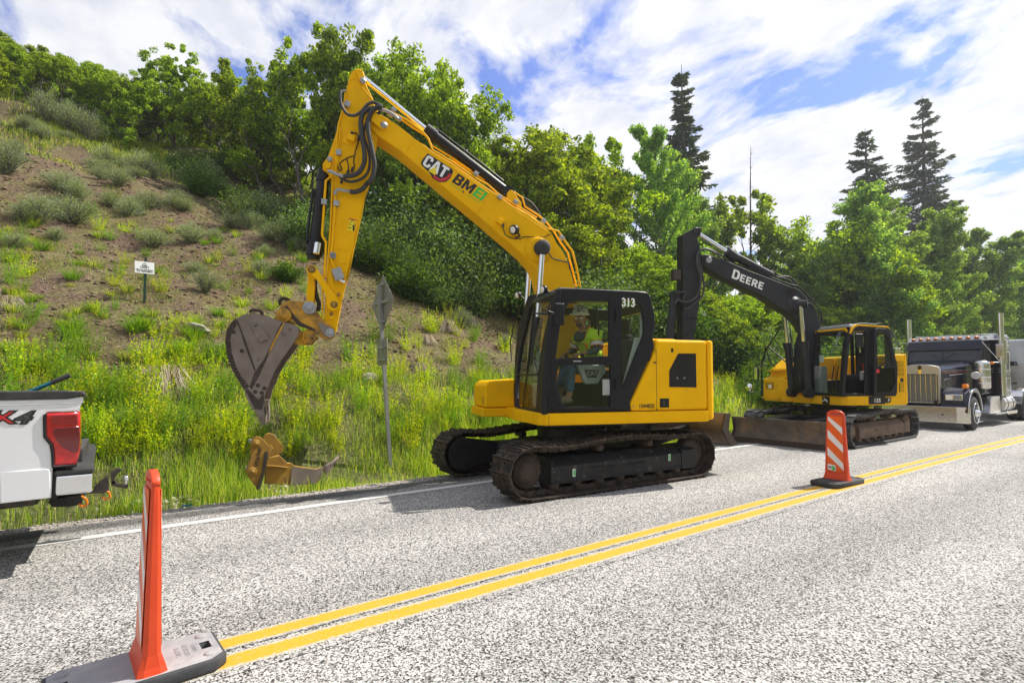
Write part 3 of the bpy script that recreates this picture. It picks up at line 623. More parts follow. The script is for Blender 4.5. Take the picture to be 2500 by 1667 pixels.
# ---- trees one can tell apart: (kind, proto, photo column, photo row of the top, distance across from the road axis, widen, label)
G1 = 'named'
trees = [
 ('oak_tree', LONE, 440, 106, 32.0, 1.0, 'crooked oak standing clear of the others on the left crest with an umbrella crown', 'oak tree'),
 ('oak_tree', OAK[1], 310, 195, 33.5, 1.1, 'oak on the crest directly left of the umbrella-crowned oak', 'oak tree'),
 ('oak_tree', OAK[4], 560, 175, 31.0, 1.0, 'oak on the crest directly right of the umbrella-crowned oak', 'oak tree'),
 ('oak_tree', OAK[0], 655, 160, 27.0, 1.05, 'oak behind the top of the yellow stick, left of the tallest oak', 'oak tree'),
 ('oak_tree', OAK[0], 770, 62, 23.5, 1.0, 'tallest oak, its top rising above the peak of the yellow boom', 'oak tree'),
 ('oak_tree', OAK[2], 850, 78, 22.5, .9, 'oak crown right against the right side of the tallest oak', 'oak tree'),
 ('oak_tree', OAK[4], 960, 128, 22.0, .95, 'bright oak seen above the chrome stick cylinder rod', 'oak tree'),
 ('oak_tree', OAK[1], 1060, 175, 21.0, .9, 'oak above the maker emblem on the yellow boom', 'oak tree'),
 ('oak_tree', OAK[3], 1110, 255, 20.0, 1.3, 'oak with its crown just right of the black barrel on the yellow boom', 'oak tree'),
 ('oak_tree', OAK[1], 1215, 345, 20.5, 1.3, 'low oak above the bend of the yellow boom', 'oak tree'),
 ('oak_tree', OAK[4], 1320, 325, 20.0, 1.35, 'broad rounded oak between the yellow boom and the aspen', 'oak tree'),
 ('oak_tree', OAK[0], 1435, 360, 22.0, 1.3, 'oak with a twiggy top behind the broad rounded oak', 'oak tree'),
 ('oak_tree', OAK[3], 1500, 430, 19.0, 1.3, 'dark oak tucked left of the pale aspen', 'oak tree'),
 ('aspen_tree', ASP[1], 1640, 300, 18.5, .78, 'pale green aspen in front of the lone spruce', 'aspen tree'),
 ('aspen_tree', ASP[0], 1715, 372, 19.5, .72, 'aspen just right of the lone spruce, above the black boom tip', 'aspen tree'),
 ('spruce_tree', SPR[0], 1664, 155, 27.0, 1.1, 'tall narrow spruce rising alone above the aspens in the middle', 'spruce tree'),
 ('spruce_tree', SPR[1], 2112, 310, 22.0, 1.25, 'shorter left one of the two neighbouring spruces at the right', 'spruce tree'),
 ('spruce_tree', SPR[1], 2250, 232, 21.0, 1.0, 'tallest spruce, the right one of the pair at the right', 'spruce tree'),
 ('oak_tree', OAK[0], 1850, 468, 20.0, 1.3, 'oak right below the bare dead snag', 'oak tree'),
 ('oak_tree', OAK[1], 1940, 540, 18.0, 1.3, 'oak above the black boom lettering', 'oak tree'),
 ('oak_tree', OAK[4], 2020, 570, 16.5, 1.3, 'oak above the bend of the black boom', 'oak tree'),
 ('aspen_tree', ASP[0], 2065, 425, 14.5, .95, 'aspen in front of the shorter spruce of the pair', 'aspen tree'),
 ('aspen_tree', ASP[2], 2160, 415, 14.0, 1.1, 'aspen in front of the gap between the paired spruces', 'aspen tree'),
 ('aspen_tree', ASP[1], 2235, 500, 13.5, 1.0, 'aspen right of the two paired spruces', 'aspen tree'),
 ('aspen_tree', ASP[0], 2310, 545, 12.5, 1.0, 'aspen behind the cab of the black truck', 'aspen tree'),
 ('aspen_tree', ASP[2], 2390, 575, 12.5, 1.1, 'aspen behind the chrome stack nearest the road centre', 'aspen tree'),
 ('aspen_tree', ASP[1], 2455, 600, 12.0, 1.2, 'aspen above the silver trailer at the right edge', 'aspen tree'),
 ('aspen_tree', ASP[0], 2500, 615, 12.0, 1.2, 'aspen cut by the right edge of the photo above the trailer', 'aspen tree'),
 ('aspen_tree', ASP[2], 2350, 585, 13.5, 1.2, 'aspen above the roof lamps of the black truck', 'aspen tree'),
]
for nm, pr, px, py, Y, w, lab, cat in trees:
    x, z = at_col(px, py, Y); g = T(x, Y); h0 = {'oak_tree': 6., 'aspen_tree': 12., 'spruce_tree': 16.}[nm]; s = (z-g)/h0
    ws = {'oak_tree': .95*s**.7, 'aspen_tree': s*1.15, 'spruce_tree': s}[nm]*w
    plant(nm, pr, x, Y, g-.05, ws, rng.random()*6.28 if pr is not LONE else 2.2, lab, cat, sz=s)

# ---- the oak scrub that fills the slope: every tree its own object, told apart only by being the nearer or farther part of the thicket
def fill(n_, fx, fy, hh, label, group, protos=OAK, nm='oak_tree', cat='oak tree', mind=1.7, tries=4000, ok=None, h0=6.):
    got = []
    for _ in range(tries):
        if len(got) >= n_: break
        x = rng.uniform(*fx); y = rng.uniform(*fy)
        if ok and not ok(x, y): continue
        if any((x-a)**2+(y-b)**2 < mind**2 for a, b in got): continue
        got.append((x, y)); h = rng.uniform(*hh); s = h/h0
        plant(nm, protos[rng.integers(len(protos))], x, y, T(x, y)-.1, s*rng.uniform(.9, 1.2), rng.random()*6.28, label, cat, group, sz=s)
def line(x): return float(np.interp(x, [-30, 2, 4.5, 6.5, 9, 15, 20, 40, 60], [33, 31, 28, 22.5, 18, 14.6, 12.5, 11, 10.5]))
inview = lambda x, y: (lambda v: v[1] > .5 and abs(v[0]/v[1]) < 1.12)((_r.dot(Vector((x, y, 0))), _f.dot(Vector((x, y, 0)))))
fill(64, (-16, 7), (32.5, 46), (2.6, 4.0), 'gambel oak of the low scrub along the left crest of the hillside', 'oaks along the left crest', ok=inview, mind=1.7)
fill(62, (-20, 14), (45, 84), (3., 4.4), 'gambel oak of the scrub covering the upper left hillside', 'oaks on the upper left hillside', ok=inview, mind=2.8)
fill(40, (4, 16), (16, 30), (3.1, 4.4), 'oak of the thicket behind the yellow boom', 'oaks behind the yellow boom', ok=lambda x, y: y > line(x)+.8 and y < line(x)+9, mind=1.7)
fill(52, (14, 34), (13, 30), (3.8, 5.2), 'oak of the thicket behind the black boom', 'oaks behind the black boom', ok=lambda x, y: y > line(x)+1.0, mind=2.0)
fill(46, (34, 85), (11, 26), (6, 9.5), 'aspen of the grove behind the truck', 'aspens behind the truck', protos=ASP, nm='aspen_tree', cat='aspen tree', mind=2.6, h0=12., ok=lambda x, y: x*.56 > y)
fill(26, (7, 32), (14, 24), (1.9, 3.0), 'leafy shrub at the foot of the oak thicket', 'shrubs at the foot of the thicket', protos=SHR, nm='leafy_shrub', cat='shrub', mind=1.2, h0=1.6, ok=lambda x, y: line(x)-1.4 < y < line(x)+1.2)
fill(34, (19, 60), (9.6, 13), (1.8, 3.2), 'leafy shrub on the verge behind the parked truck', 'shrubs on the far verge', protos=SHR, nm='leafy_shrub', cat='shrub', mind=1.2, h0=1.6, ok=lambda x, y: x*.62 > y)

# dead snag
s = Sk(); rng = np.random.default_rng(3)
x, z = at_col(1832, 358, 20.); g = T(x, 20.); h = z-g
s.mb.tube([(0, 0, 0), (.05, 0, h*.5), (.18, 0, h*.8), (.34, 0, h)], [.09, .07, .045, .015], 6)
for i in range(26):
    t = rng.uniform(.5, .98); a = rng.random()*6.28; p = np.array([.34*t*t, 0, h*t]); d = np.array([math.cos(a), math.sin(a), rng.uniform(-.2, .7)])*rng.uniform(.15, .5)
    s.mb.tube([tuple(p), tuple(p+d*.6), tuple(p+d)], [.014, .009, .004], 4)
o = s.mb.build('dead_tree', 'bark'); o.location = (x-.3, 20., g); tag(o, 'bare dead snag with short broken twigs sticking up above the oaks', 'dead tree')
# bleached fallen branch by the crest oaks
x, y, z, t = on_slope(610, 425); mb = MB()
for k in range(7):
    a = rng.uniform(-.6, 2.6); L1 = rng.uniform(.5, 1.3); p = np.array([rng.uniform(-.4, .4), 0, .1]); q = p+np.array([math.cos(a), rng.normal()*.3, abs(math.sin(a))])*L1
    mb.tube([tuple(p), tuple((p+q)/2+rng.normal(size=3)*.08), tuple(q)], [.04, .028, .01], 5)
o = mb.build('fallen_branch', 'deadw'); o.location = (x, y-.4, z); tag(o, 'bleached bare branch lying under the crest oaks', 'branch')

# ---- plants on the slope one can point to: (photo column, row of the foot, width in photo pixels, kind, label)
def on(kind, px, py, wpx, lab, hk=1.0):
    x, y, z, t = on_slope(px, py); w = wpx/F_*t
    if kind == 's': pr = SAG[rng.integers(3)]; base = 1.25; nm, cat = 'sagebrush', 'sagebrush'
    elif kind == 'l': pr = SHR[rng.integers(3)]; base = 2.2; nm, cat = 'leafy_shrub', 'shrub'
    elif kind == 'w': pr = WED[rng.integers(2)]; base = .8; nm, cat = 'flowering_weed', 'weed'
    elif kind == 'g': pr = WED[2+rng.integers(2)]; base = .8; nm, cat = 'green_weed', 'weed'
    elif kind == 't': pr = TUF[rng.integers(3)]; base = .75; nm, cat = 'grass_tuft', 'grass'
    elif kind == 'd': pr = THA[rng.integers(2)]; base = 1.0; nm, cat = 'dry_thatch', 'dry plant'
    sca = w/base; plant(nm, pr, x, y, z-.03, sca, rng.random()*6.28 if kind != 'd' else rng.uniform(-.4, .4), lab, cat, sz=sca*hk)
for a in [
 ('s', 95, 550, 110, 'left half of the wide sagebrush mound at mid height on the left of the slope', .9), ('s', 175, 545, 130, 'right half of the wide sagebrush mound at mid height on the left of the slope', .9),
 ('s', 20, 425, 110, 'sagebrush at the left edge just below the crest', 1.), ('s', 110, 300, 90, 'tall grey sagebrush on the left crest, leftmost of three', 1.2),
 ('s', 165, 320, 95, 'tall grey sagebrush on the left crest, middle of three', 1.2), ('s', 215, 345, 90, 'tall grey sagebrush on the left crest, rightmost of three', 1.1),
 ('s', 255, 405, 80, 'sagebrush with bare lower twigs below the crest', 1.), ('s', 345, 430, 110, 'wide sagebrush below the umbrella-crowned oak', .9),
 ('s', 300, 350, 60, 'small sagebrush in the bright crest grass', 1.), ('s', 375, 355, 60, 'small sagebrush at the foot of the umbrella-crowned oak', 1.),
 ('s', 505, 440, 80, 'sagebrush at the shade edge right of the umbrella-crowned oak', 1.), ('s', 430, 505, 80, 'dark low sagebrush alone on the bare soil', .9),
 ('s', 640, 550, 120, 'large upright sagebrush left of the yellow stick', 1.1), ('s', 560, 560, 70, 'low sagebrush just left of the large upright one', .8),
 ('s', 690, 600, 90, 'sagebrush touching the black bucket cylinder from the left', 1.), ('s', 500, 715, 90, 'grey sagebrush right of the white sign', .9),
 ('s', 475, 665, 60, 'small sagebrush above the one right of the white sign', .9), ('s', 635, 675, 60, 'small round sagebrush above the bucket', 1.),
 ('s', 1145, 745, 90, 'tall pale sagebrush left of the yellow boom foot', 1.2), ('s', 1215, 735, 95, 'tall pale sagebrush touching the left side of the boom foot', 1.2),
 ('s', 1125, 800, 80, 'low sagebrush between the road sign and the cab', 1.), ('s', 1235, 850, 50, 'small sagebrush beside the front window of the cab', 1.),
 ('l', 700, 690, 100, 'bright leafy shrub on the slope left of the stick linkage', .8), ('l', 930, 640, 150, 'broad leafy shrub right of the stick in front of the dark thicket', .8),
 ('l', 1010, 690, 110, 'leafy shrub behind the diamond road sign', .8), ('l', 860, 610, 110, 'leafy shrub seen just right of the yellow stick', .8),
 ('g', 225, 530, 50, 'small green bush on bare soil right of the wide sagebrush mound', .7), ('g', 275, 485, 50, 'bright little bush on the bare soil', .6),
 ('g', 270, 585, 60, 'green weed patch below the bright little bush', .6), ('g', 20, 690, 70, 'tall bright grass-green weed at the left edge', 1.),
 ('d', 20, 745, 80, 'clump of pale dry straw at the left edge', 1.), ('d', 395, 940, 150, 'large tangle of dry twigs above the verge weeds', 1.1),
 ('d', 1085, 800, 70, 'dry straw clump between the road sign and the cab, left', 1.), ('d', 1150, 790, 60, 'dry straw clump nearest the cab window', 1.), ('d', 1220, 910, 60, 'dry straw clump beside the right front box', 1.),
 ('d', 1035, 830, 60, 'dry straw clump right of the diamond sign', .9), ('d', 1020, 900, 60, 'dry straw clump below the small sign plate', .9),
]: on(*a)
# more sagebrush and green brush down the slope, each a thing, alike enough to share a label
for k in range(46):
    px = rng.uniform(0, 760); py = 300+330*rng.random()**1.1; x, y, z, t = on_slope(px, py)
    if y > 33 or y < 12: continue
    s = rng.uniform(.45, 1.0); pr = SAG[rng.integers(3)]
    plant('sagebrush', pr, x, y, z-.03, s, rng.random()*6.28, 'small sagebrush scattered over the upper slope', 'sagebrush', 'sagebrush scattered over the slope', sz=s*rng.uniform(.7, 1.))
for k in range(40):
    px = rng.uniform(380, 1230); lo = np.interp(px, [380, 560, 700, 850, 1000, 1230], [400, 480, 560, 640, 680, 740]); py = lo+rng.uniform(-50, 60); x, y, z, t = on_slope(px, py)
    s = rng.uniform(.45, .95); plant('leafy_shrub', SHR[rng.integers(3)], x, y, z-.05, s, rng.random()*6.28, 'low green brush along the lower edge of the oak thicket', 'shrub', 'brush below the thicket', sz=s)
# weeds crowding the verge and lower slope
for k in range(200):
    px = rng.uniform(20, 1260) if k < 165 else rng.uniform(1740, 1870); py = (1120-250*rng.random()**1.3-(120 if px > 760 else 0)*rng.random()) if k < 165 else rng.uniform(880, 1010)
    x, y, z, t = on_slope(px, py)
    if y < 8.5 or y > 15: continue
    s = rng.uniform(.5, 1.0); bright = rng.random() < .6
    solo('flowering_weed' if bright else 'green_weed', WED[rng.integers(2) if bright else 2+rng.integers(2)][1], x, y, z-.02, s, rng.random()*6.28,
         'yellow-green weed of the crowd growing along the verge' if bright else 'fresh green weed of the crowd growing along the verge', 'weed',
         'bright weeds on the verge' if bright else 'green weeds on the verge', sz=s*rng.uniform(.8, 1.2))
for k in range(34):
    px = rng.uniform(1690, 1880); x = rng.uniform(9.2, 14); y = rng.uniform(8.6, 11.5); s = rng.uniform(1., 1.7)
    solo('flowering_weed', WED[rng.integers(4)][1], x, y, T(x, y)-.02, s, rng.random()*6.28, 'tall weed of the patch growing between the two excavators', 'weed', 'weeds between the excavators', sz=s*1.2)
for k in range(210):
    px = rng.uniform(5, 780); py = rng.uniform(540, 930); x, y, z, t = on_slope(px, py); s = rng.uniform(.3, .75)
    solo('slope_weed', WED[rng.integers(4)][1] if rng.random() < .5 else TUF[rng.integers(3)][1], x, y, z-.02, s, rng.random()*6.28, 'small plant scattered on the bare soil slope', 'weed', 'small plants on the bare soil', sz=s*.8)
# grass of the verge, of the crest, and litter: nobody could count it
def scatter(name, n_, xr, yr, h, w, m, dens, kind_label, lean=.4, curve=.4):
    X = rng.uniform(*xr, n_*3); Yy = rng.uniform(*yr, n_*3); k = rng.random(n_*3) < dens(X, Yy); X = X[k][:n_]; Yy = Yy[k][:n_]
    P = np.stack([X, Yy, terr(X, Yy)-.01], 1); co, b = blades(P, h if np.isscalar(h) else h(X, Yy), w, lean, curve)
    me = blade_mesh(name, co, b, m); o = bpy.data.objects.new(name, me); COL.objects.link(o); tag(o, kind_label, 'grass', kind='stuff')
vis = lambda X, Yy: ((X*math.cos(A_)-Yy*math.sin(A_)) / np.maximum(X*math.sin(A_)+Yy*math.cos(A_), .1) > -1.08)
edge = lambda X: 8.12+.5*(vnoise(X*1.1, X*0, 5)-.5)+.15*(vnoise(X*4, X*0, 6)-.5)
scatter('verge_grass', 62000, (-3, 16), (7.7, 11.5), lambda X, Y: .10+.34*vnoise(X*.9, Y*.9, 6)**1.4+.06*smooth(8.1, 9.2, Y), .0038, 'grass', lambda X, Y: vis(X, Y)*(.06*smooth(-.35, -.1, Y-edge(X))+smooth(-.05, .5, Y-edge(X)))*(.15+.85*smooth(.3, .62, vnoise(X*1.5, Y*1.5, 8)))*(1-.5*smooth(9.6, 11, Y)), 'tall green grass growing along the road verge', .22, .35)
scatter('verge_grass', 14000, (14, 45), (7.9, 11), .42, .007, 'grass', lambda X, Y: smooth(-.1, .4, Y-edge(X)), 'green grass on the verge beyond the parked machines', .25, .35)
scatter('slope_grass', 90000, (-9, 16), (10.5, 23), lambda X, Y: .05+.16*vnoise(X*.5, Y*.5, 6)**2, .0055, 'mixd', lambda X, Y: vis(X, Y)*(.12+.88*smooth(.42, .60, vnoise(X*.7, Y*.7, 4)*.6+vnoise(X*2.6, Y*2.6, 14)*.4))*(1-.5*smooth(15, 21, Y)), 'thin dry and green grass over the bare soil slope', .5, .5)
scatter('crest_grass', 26000, (-12, 9), (23, 34), lambda X, Y: .12+.28*smooth(25, 30, Y)*vnoise(X*.6, Y*.6, 3), .011, 'grass', lambda X, Y: vis(X, Y)*smooth(.38, .56, vnoise(X*.5, Y*.5, 12))*(.25+.75*smooth(25.5, 29, Y)), 'pale bright grass along the left crest', .4, .4)

# stones and clods
def rock(name, x, y, z, s, m, lab, cat='rock', sq=(1, .7, .35), grp=None):
    bm = bmesh.new(); bmesh.ops.create_icosphere(bm, subdivisions=3, radius=1)
    for v in bm.verts:
        d = 1+.35*(float(vnoise(v.co.x*1.7+x, v.co.y*1.7+v.co.z, 3))-.5)+.12*(float(vnoise(v.co.x*6, v.co.y*6+v.co.z*5, 4))-.5); v.co = Vector((v.co.x*sq[0], v.co.y*sq[1], v.co.z*sq[2]))*d*s
    me = bpy.data.meshes.new(name); bm.to_mesh(me); bm.free(); me.materials.append(M[m]); o = bpy.data.objects.new(name, me); COL.objects.link(o); o.location = (x, y, z); o.rotation_euler = (.5, 0, rng.random()*3)
    return tag(o, lab, cat, grp)
M['rockm'] = mat('pale_rock', (.34, .30, .25), .9, c2=(.46, .43, .38), sc_=6, bump=.5, bsc=14)
M['soilm'] = mat('soil_clod', (.15, .095, .065), 1., c2=(.27, .19, .135), sc_=9, bump=.6, bsc=20)
x, y, z, t = on_slope(482, 806); rock('flat_rock', x, y, z+.03, .36, 'rockm', 'flat pale rock slab on the slope below the white sign', sq=(1, .55, .22))
x, y, z, t = on_slope(905, 930); rock('grey_rock', x, y, z+.05, .2, 'rockm', 'grey rock half hidden in weeds left of the road sign post', sq=(1, .8, .6))
def pebbles(name, n_, xr, yr, smin, smax, m, lab, dens=None):
    base = np.array([(1, 0, 0), (-1, 0, 0), (0, 1, 0), (0, -1, 0), (0, 0, 1), (0, 0, -.6)], float); F = np.array([(0, 2, 4), (2, 1, 4), (1, 3, 4), (3, 0, 4), (2, 0, 5), (1, 2, 5), (3, 1, 5), (0, 3, 5)])
    X = rng.uniform(*xr, n_); Yy = rng.uniform(*yr, n_)
    if dens is not None: k = rng.random(n_) < dens(X, Yy); X = X[k]; Yy = Yy[k]
    k = len(X); s = smin+(smax-smin)*rng.random((k, 1, 1))**3; v = base[None]*s*(.7+.6*rng.random((k, 6, 1)))*np.array([1, 1, .6]); a = rng.random(k)*6.28
    c, sn = np.cos(a)[:, None], np.sin(a)[:, None]; vx = v[..., 0]*c-v[..., 1]*sn; vy = v[..., 0]*sn+v[..., 1]*c
    co = np.stack([vx+X[:, None], vy+Yy[:, None], v[..., 2]+terr(X, Yy)[:, None]+s[..., 0]*.2], -1).reshape(-1, 3)
    me = np_mesh(name, co, 3, m, (np.arange(k)[:, None, None]*6+F[None]).reshape(-1, 3)); o = bpy.data.objects.new(name, me); COL.objects.link(o); tag(o, lab, 'stones', kind='stuff')
pebbles('verge_gravel', 9000, (-2, 14), (7.5, 8.7), .006, .024, 'rockm', 'pale gravel along the edge of the asphalt', lambda X, Y: 1-smooth(8.0, 8.7, Y))
pebbles('white_riprap', 500, (-.3, 2.1), (8.2, 9.1), .03, .09, 'rockm', 'pale stones scattered in the ditch behind the ripper')
pebbles('soil_clods', 16000, (-9, 12), (11, 28), .015, .07, 'soilm', 'soil clods scattered over the bare slope', lambda X, Y: vis(X, Y)*.9)

# dry twigs and litter over the bare soil
N_ = 5200; X = rng.uniform(-9, 12, N_); Yy = rng.uniform(10.5, 26, N_); k = rng.random(N_) < vis(X, Yy); X = X[k]; Yy = Yy[k]; N_ = len(X)
a_ = rng.random(N_)*6.28; ln_ = .04+.22*rng.random(N_)**3; c_ = np.stack([X, Yy, terr(X, Yy)+.012], 1); d_ = np.stack([np.cos(a_)*ln_, np.sin(a_)*ln_, np.sin(a_)*ln_*.5+rng.normal(size=N_)*.02], 1); w_ = np.stack([-np.sin(a_), np.cos(a_), .3+0*a_], 1)*(.003+.004*rng.random((N_, 1)))
o = bpy.data.objects.new('dry_twigs', np_mesh('dry_twigs', np.stack([c_-d_-w_, c_-d_+w_, c_+d_+w_*.5, c_+d_-w_*.5], 1).reshape(-1, 3), 4, 'straw')); COL.objects.link(o); tag(o, 'dry twigs and dead stalks littering the bare slope', 'litter', kind='stuff')
# ================================================================ the large yellow excavator
Z1 = (800, 150, .19136); Z2 = (1100, 400, .19136); Z3 = (740, 600, .16588); Z4 = (540, 720, .2105); Z5 = (740, 380, .19139)
ZA = (1000, 650, .3826); ZH = (1250, 690, .2232); ZB = (700, 100, .3826)
def tr(fr, z, pts, y): return [fr.Y(z[0]+a*z[2], z[1]+b*z[2], y) for a, b in pts]
def tr3(fr, z, pts, y): return [(p[0], y, p[1]) for p in tr(fr, z, pts, y)]
def bolt(mb, x, y, z, r=.018, h=.012, d=(0, -1, 0)): mb.cyl((x, y, z), (x+d[0]*h, y+d[1]*h, z+d[2]*h), r, seg=6, smooth=False)

def undercarriage(root, rot, L, W, sw, mats, teeth=True, frame_z=(.19, .50), rub=False, rad=.325, blade=None, cover=True):
    """tracks, frames, rollers, swing bearing; children of one part turned against the upper structure"""
    mt_track, mt_frame, mt_blk, mt_hub = mats
    mb = MB(); hy = W/2-sw
    mb.box(-.55, .55, -hy-.02, hy+.02, .36, .58); mb.box(-.95, .95, -.34, .34, .40, .62)
    for sx in (-1, 1):
        for sy in (-1, 1):
            mb.hexa([(sx*.35, sy*.2, .38), (sx*.62, sy*.2, .38), (sx*.62, sy*.2, .64), (sx*.35, sy*.2, .64)], [(sx*.75, sy*(hy+.1), .30), (sx*1.05, sy*(hy+.1), .30), (sx*1.05, sy*(hy+.1), .50), (sx*.75, sy*(hy+.1), .50)])
    uc = mb.build('undercarriage', mt_blk, root, .012); uc.rotation_euler.z = rot
    mb = MB().cyl((0, 0, .60), (0, 0, .78), .56, seg=40); mb.cyl((0, 0, .78), (0, 0, .93), .50, seg=40)
    for k in range(30): a = k*2*math.pi/30; bolt(mb, .52*math.cos(a), .52*math.sin(a), .78, .02, .03, (0, 0, 1))
    mb.build('swing_bearing', mt_blk, uc)
    xe = L/2-rad-.05
    # closed path of the chain
    P = []; zc = rad+.045
    nA = 14; nS = 26
    for i in range(nS): P.append((-xe+2*xe*i/nS, .045))
    for i in range(nA): a = -math.pi/2+math.pi*i/nA; P.append((xe+rad*math.cos(a), zc+rad*math.sin(a)))
    for i in range(nS):
        t = i/nS; x = xe-2*xe*t; b = .045*math.sin(math.pi*min(1, max(0, (x+.9)/2.1)))**2-.035*math.exp(-((x+1.05)/.3)**2)
        P.append((x, zc+rad+b))
    for i in range(nA): a = math.pi/2+math.pi*i/nA; P.append((-xe+rad*math.cos(a), zc+rad*math.sin(a)))
    P = [Vector((p[0], p[1])) for p in P]; cum = [0]
    for i in range(len(P)): cum.append(cum[-1]+(P[(i+1) % len(P)]-P[i]).length)
    tot = cum[-1]; N = round(tot/.172); pit = tot/N
    def at(s):
        s %= tot; i = max(0, int(np.searchsorted(cum, s))-1); a = P[i % len(P)]; b = P[(i+1) % len(P)]; t = (s-cum[i])/(cum[i+1]-cum[i]); return a+(b-a)*t
    for sy in (-1, 1):
        y0, y1 = (sy*(W/2-sw), sy*W/2); ya, yb = min(y0, y1), max(y0, y1); yc_ = (ya+yb)/2
        sh = MB(); ch = MB()
        for k in range(N):
            a = at(k*pit); b = at((k+1)*pit); t = (b-a).normalized(); nn = Vector((t.y, -t.x)); c = (a+b)/2
            mtx = Matrix(((t.x, 0, nn.x, c.x), (0, 1, 0, 0), (t.y, 0, nn.y, c.y), (0, 0, 0, 1)))
            hl = pit/2
            if rub:
                sh.box(-hl+.006, hl-.006, ya, yb, .0, .035, mtx); sh.box(-hl+.02, hl-.02, ya-.004, yc_-.09, .035, .058, mtx); sh.box(-hl+.02, hl-.02, yc_+.09, yb+.004, .035, .058, mtx)
                for u in (-.04, .04):
                    for w in (yc_-.04, yc_+.04, ya+.06, yb-.06): sh.cyl(mtx @ Vector((u, w, .035)), mtx @ Vector((u, w, .046)), .014, seg=6)
            else:
                sh.box(-hl+.004, hl+.012, ya, yb, .0, .016, mtx)
                for u, hh in ((-hl+.014, .022), (0, .018), (hl-.004, .030)): sh.box(u-.006, u+.006, ya, yb, .016, .016+hh, mtx)
                for u in (-.035, .035):
                    for w in (yc_-.06, yc_+.06): sh.cyl(mtx @ Vector((u, w, .016)), mtx @ Vector((u, w, .03)), .014, seg=6)
            for w in (-.085, .085):
                ch.box(-hl*.9, hl*.75, yc_+w-.016, yc_+w+.016, -.075, -.003, mtx)
            ch.cyl(mtx @ Vector((hl*.8, yc_-.11, -.042)), mtx @ Vector((hl*.8, yc_+.11, -.042)), .027, seg=10)
        sh.build('track', mt_track, uc); ch.build('chain', 'iron', uc)
        # side frame: chamfered beam with caps
        out = sy*(W/2-.10); inn = sy*(W/2-sw+.06); z0, z1 = frame_z
        f = MB(); pr = [(out, z0), (out, z1-.10), (out-sy*.14, z1+.015), (inn, z1+.015), (inn, z0)]
        f.prism(pr, -xe+.36, xe-.34, 'x')
        f.box(-xe+.345, -xe+.36, min(out, inn)-.01, max(out, inn)+.01, z0-.02, z1+.0)
        f.prism([(out+sy*.012, z0-.03), (out+sy*.012, z1-.06), (out-sy*.10, z1+.02), (inn, z1+.02), (inn, z0-.03)], xe-.34, xe-.02, 'x')
        f.box(-xe+.36, xe-.34, min(out, out+sy*.02), max(out, out+sy*.02), z0-.012, z0+.012)
        for q in (-.55, .05): f.box(q, q+.42, min(out, out+sy*.025), max(out, out+sy*.025), (z0+z1)/2-.02, (z0+z1)/2-.005)
        f.build('track_frame', mt_frame, uc, .008)
        for k in range(7):
            x = -xe+.42+k*(2*xe-.84)/6; MB().lathe((x, yc_-.15, .165), (0, 1, 0), [(0, .035), (.01, .07), (.06, .07), (.07, .085), (.085, .06), (.215, .06), (.23, .085), (.24, .07), (.29, .07), (.30, .035)], 16).build('track_roller', mt_hub, uc)
        for x in (-.35, .62): MB().lathe((x, yc_-.12, zc+rad-.125+.03), (0, 1, 0), [(0, .02), (.01, .055), (.23, .055), (.24, .02)], 16).build('carrier_roller', mt_hub, uc)
        # sprocket (front) and idler (rear)
        mb = MB(); s0 = min(out, inn); s1 = max(out, inn); pts = []
        for k in range(42):
            a = k*2*math.pi/42; r = rad-(.035 if k % 2 else .075); pts.append((-xe+r*math.cos(a), zc+r*math.sin(a)))
        mb.prism(pts, yc_-.025, yc_+.025); 
        mb.lathe((-xe, out-sy*.0, zc), (0, -sy, 0), [(0, .02), (.0, .155), (.03, .165), (.035, .20), (.09, .22), (.18, .22), (.3, .19)], 32)
        for k in range(14): a = k*2*math.pi/14; bolt(mb, -xe+.135*math.cos(a), out, zc+.135*math.sin(a), .013, .014, (0, sy, 0))
        mb.build('sprocket', mt_hub, uc)
        MB().lathe((xe, yc_-.11, zc), (0, 1, 0), [(0, .05), (.0, .13), (.03, .25), (.06, rad-.07), (.16, rad-.07), (.19, .25), (.22, .13), (.22, .05)], 32).build('idler', mt_hub, uc)
        if cover and sy > 0:   # teardrop cover plate on the inner side of the far front wheel
            a = [( -xe+.26*math.cos(q), zc+.26*math.sin(q)) for q in np.linspace(math.pi*.42, math.pi*1.66, 18)]
            plate('drive_cover', a+[(-xe+.62, .20), (-xe+.62, zc+.16)], [], y0-.02, y0+.015, mt_blk, uc, .006)
    if blade:
        bx, bz0, bz1 = blade; s = 1 if bx > 0 else -1; w = W/2; prof = []
        for i in range(9):
            t = i/8; prof.append((bx-s*(.13*math.sin(math.pi*t)**1)+s*.10*(1-t)**2, bz0+(bz1-bz0)*t))
        pl = [(p[0]+(s*.025), p[1]) for p in prof]+[(p[0]-s*.025, p[1]) for p in reversed(prof)]
        bl = MB().prism(pl, -w, w)
        bl.build('blade', 'rust2', uc, .006)
        mb = MB()
        for yy in (-w, w-.03): mb.prism([(prof[0][0]+s*.09, bz0-.0), (prof[0][0]-s*.1, bz0), (bx-s*.20, (bz0+bz1)/2), (bx-s*.10, bz1), (bx+s*.03, bz1+.003), (bx-s*.03, (bz0+bz1)/2)], yy-.003, yy+.033)
        mb.box(min(prof[0][0], prof[0][0]+s*.04), max(prof[0][0], prof[0][0]+s*.04), -w+.03, w-.03, bz0-.02, bz0+.13)
        mb.build('blade_edge', 'rust', uc, .004)
        mb = MB()
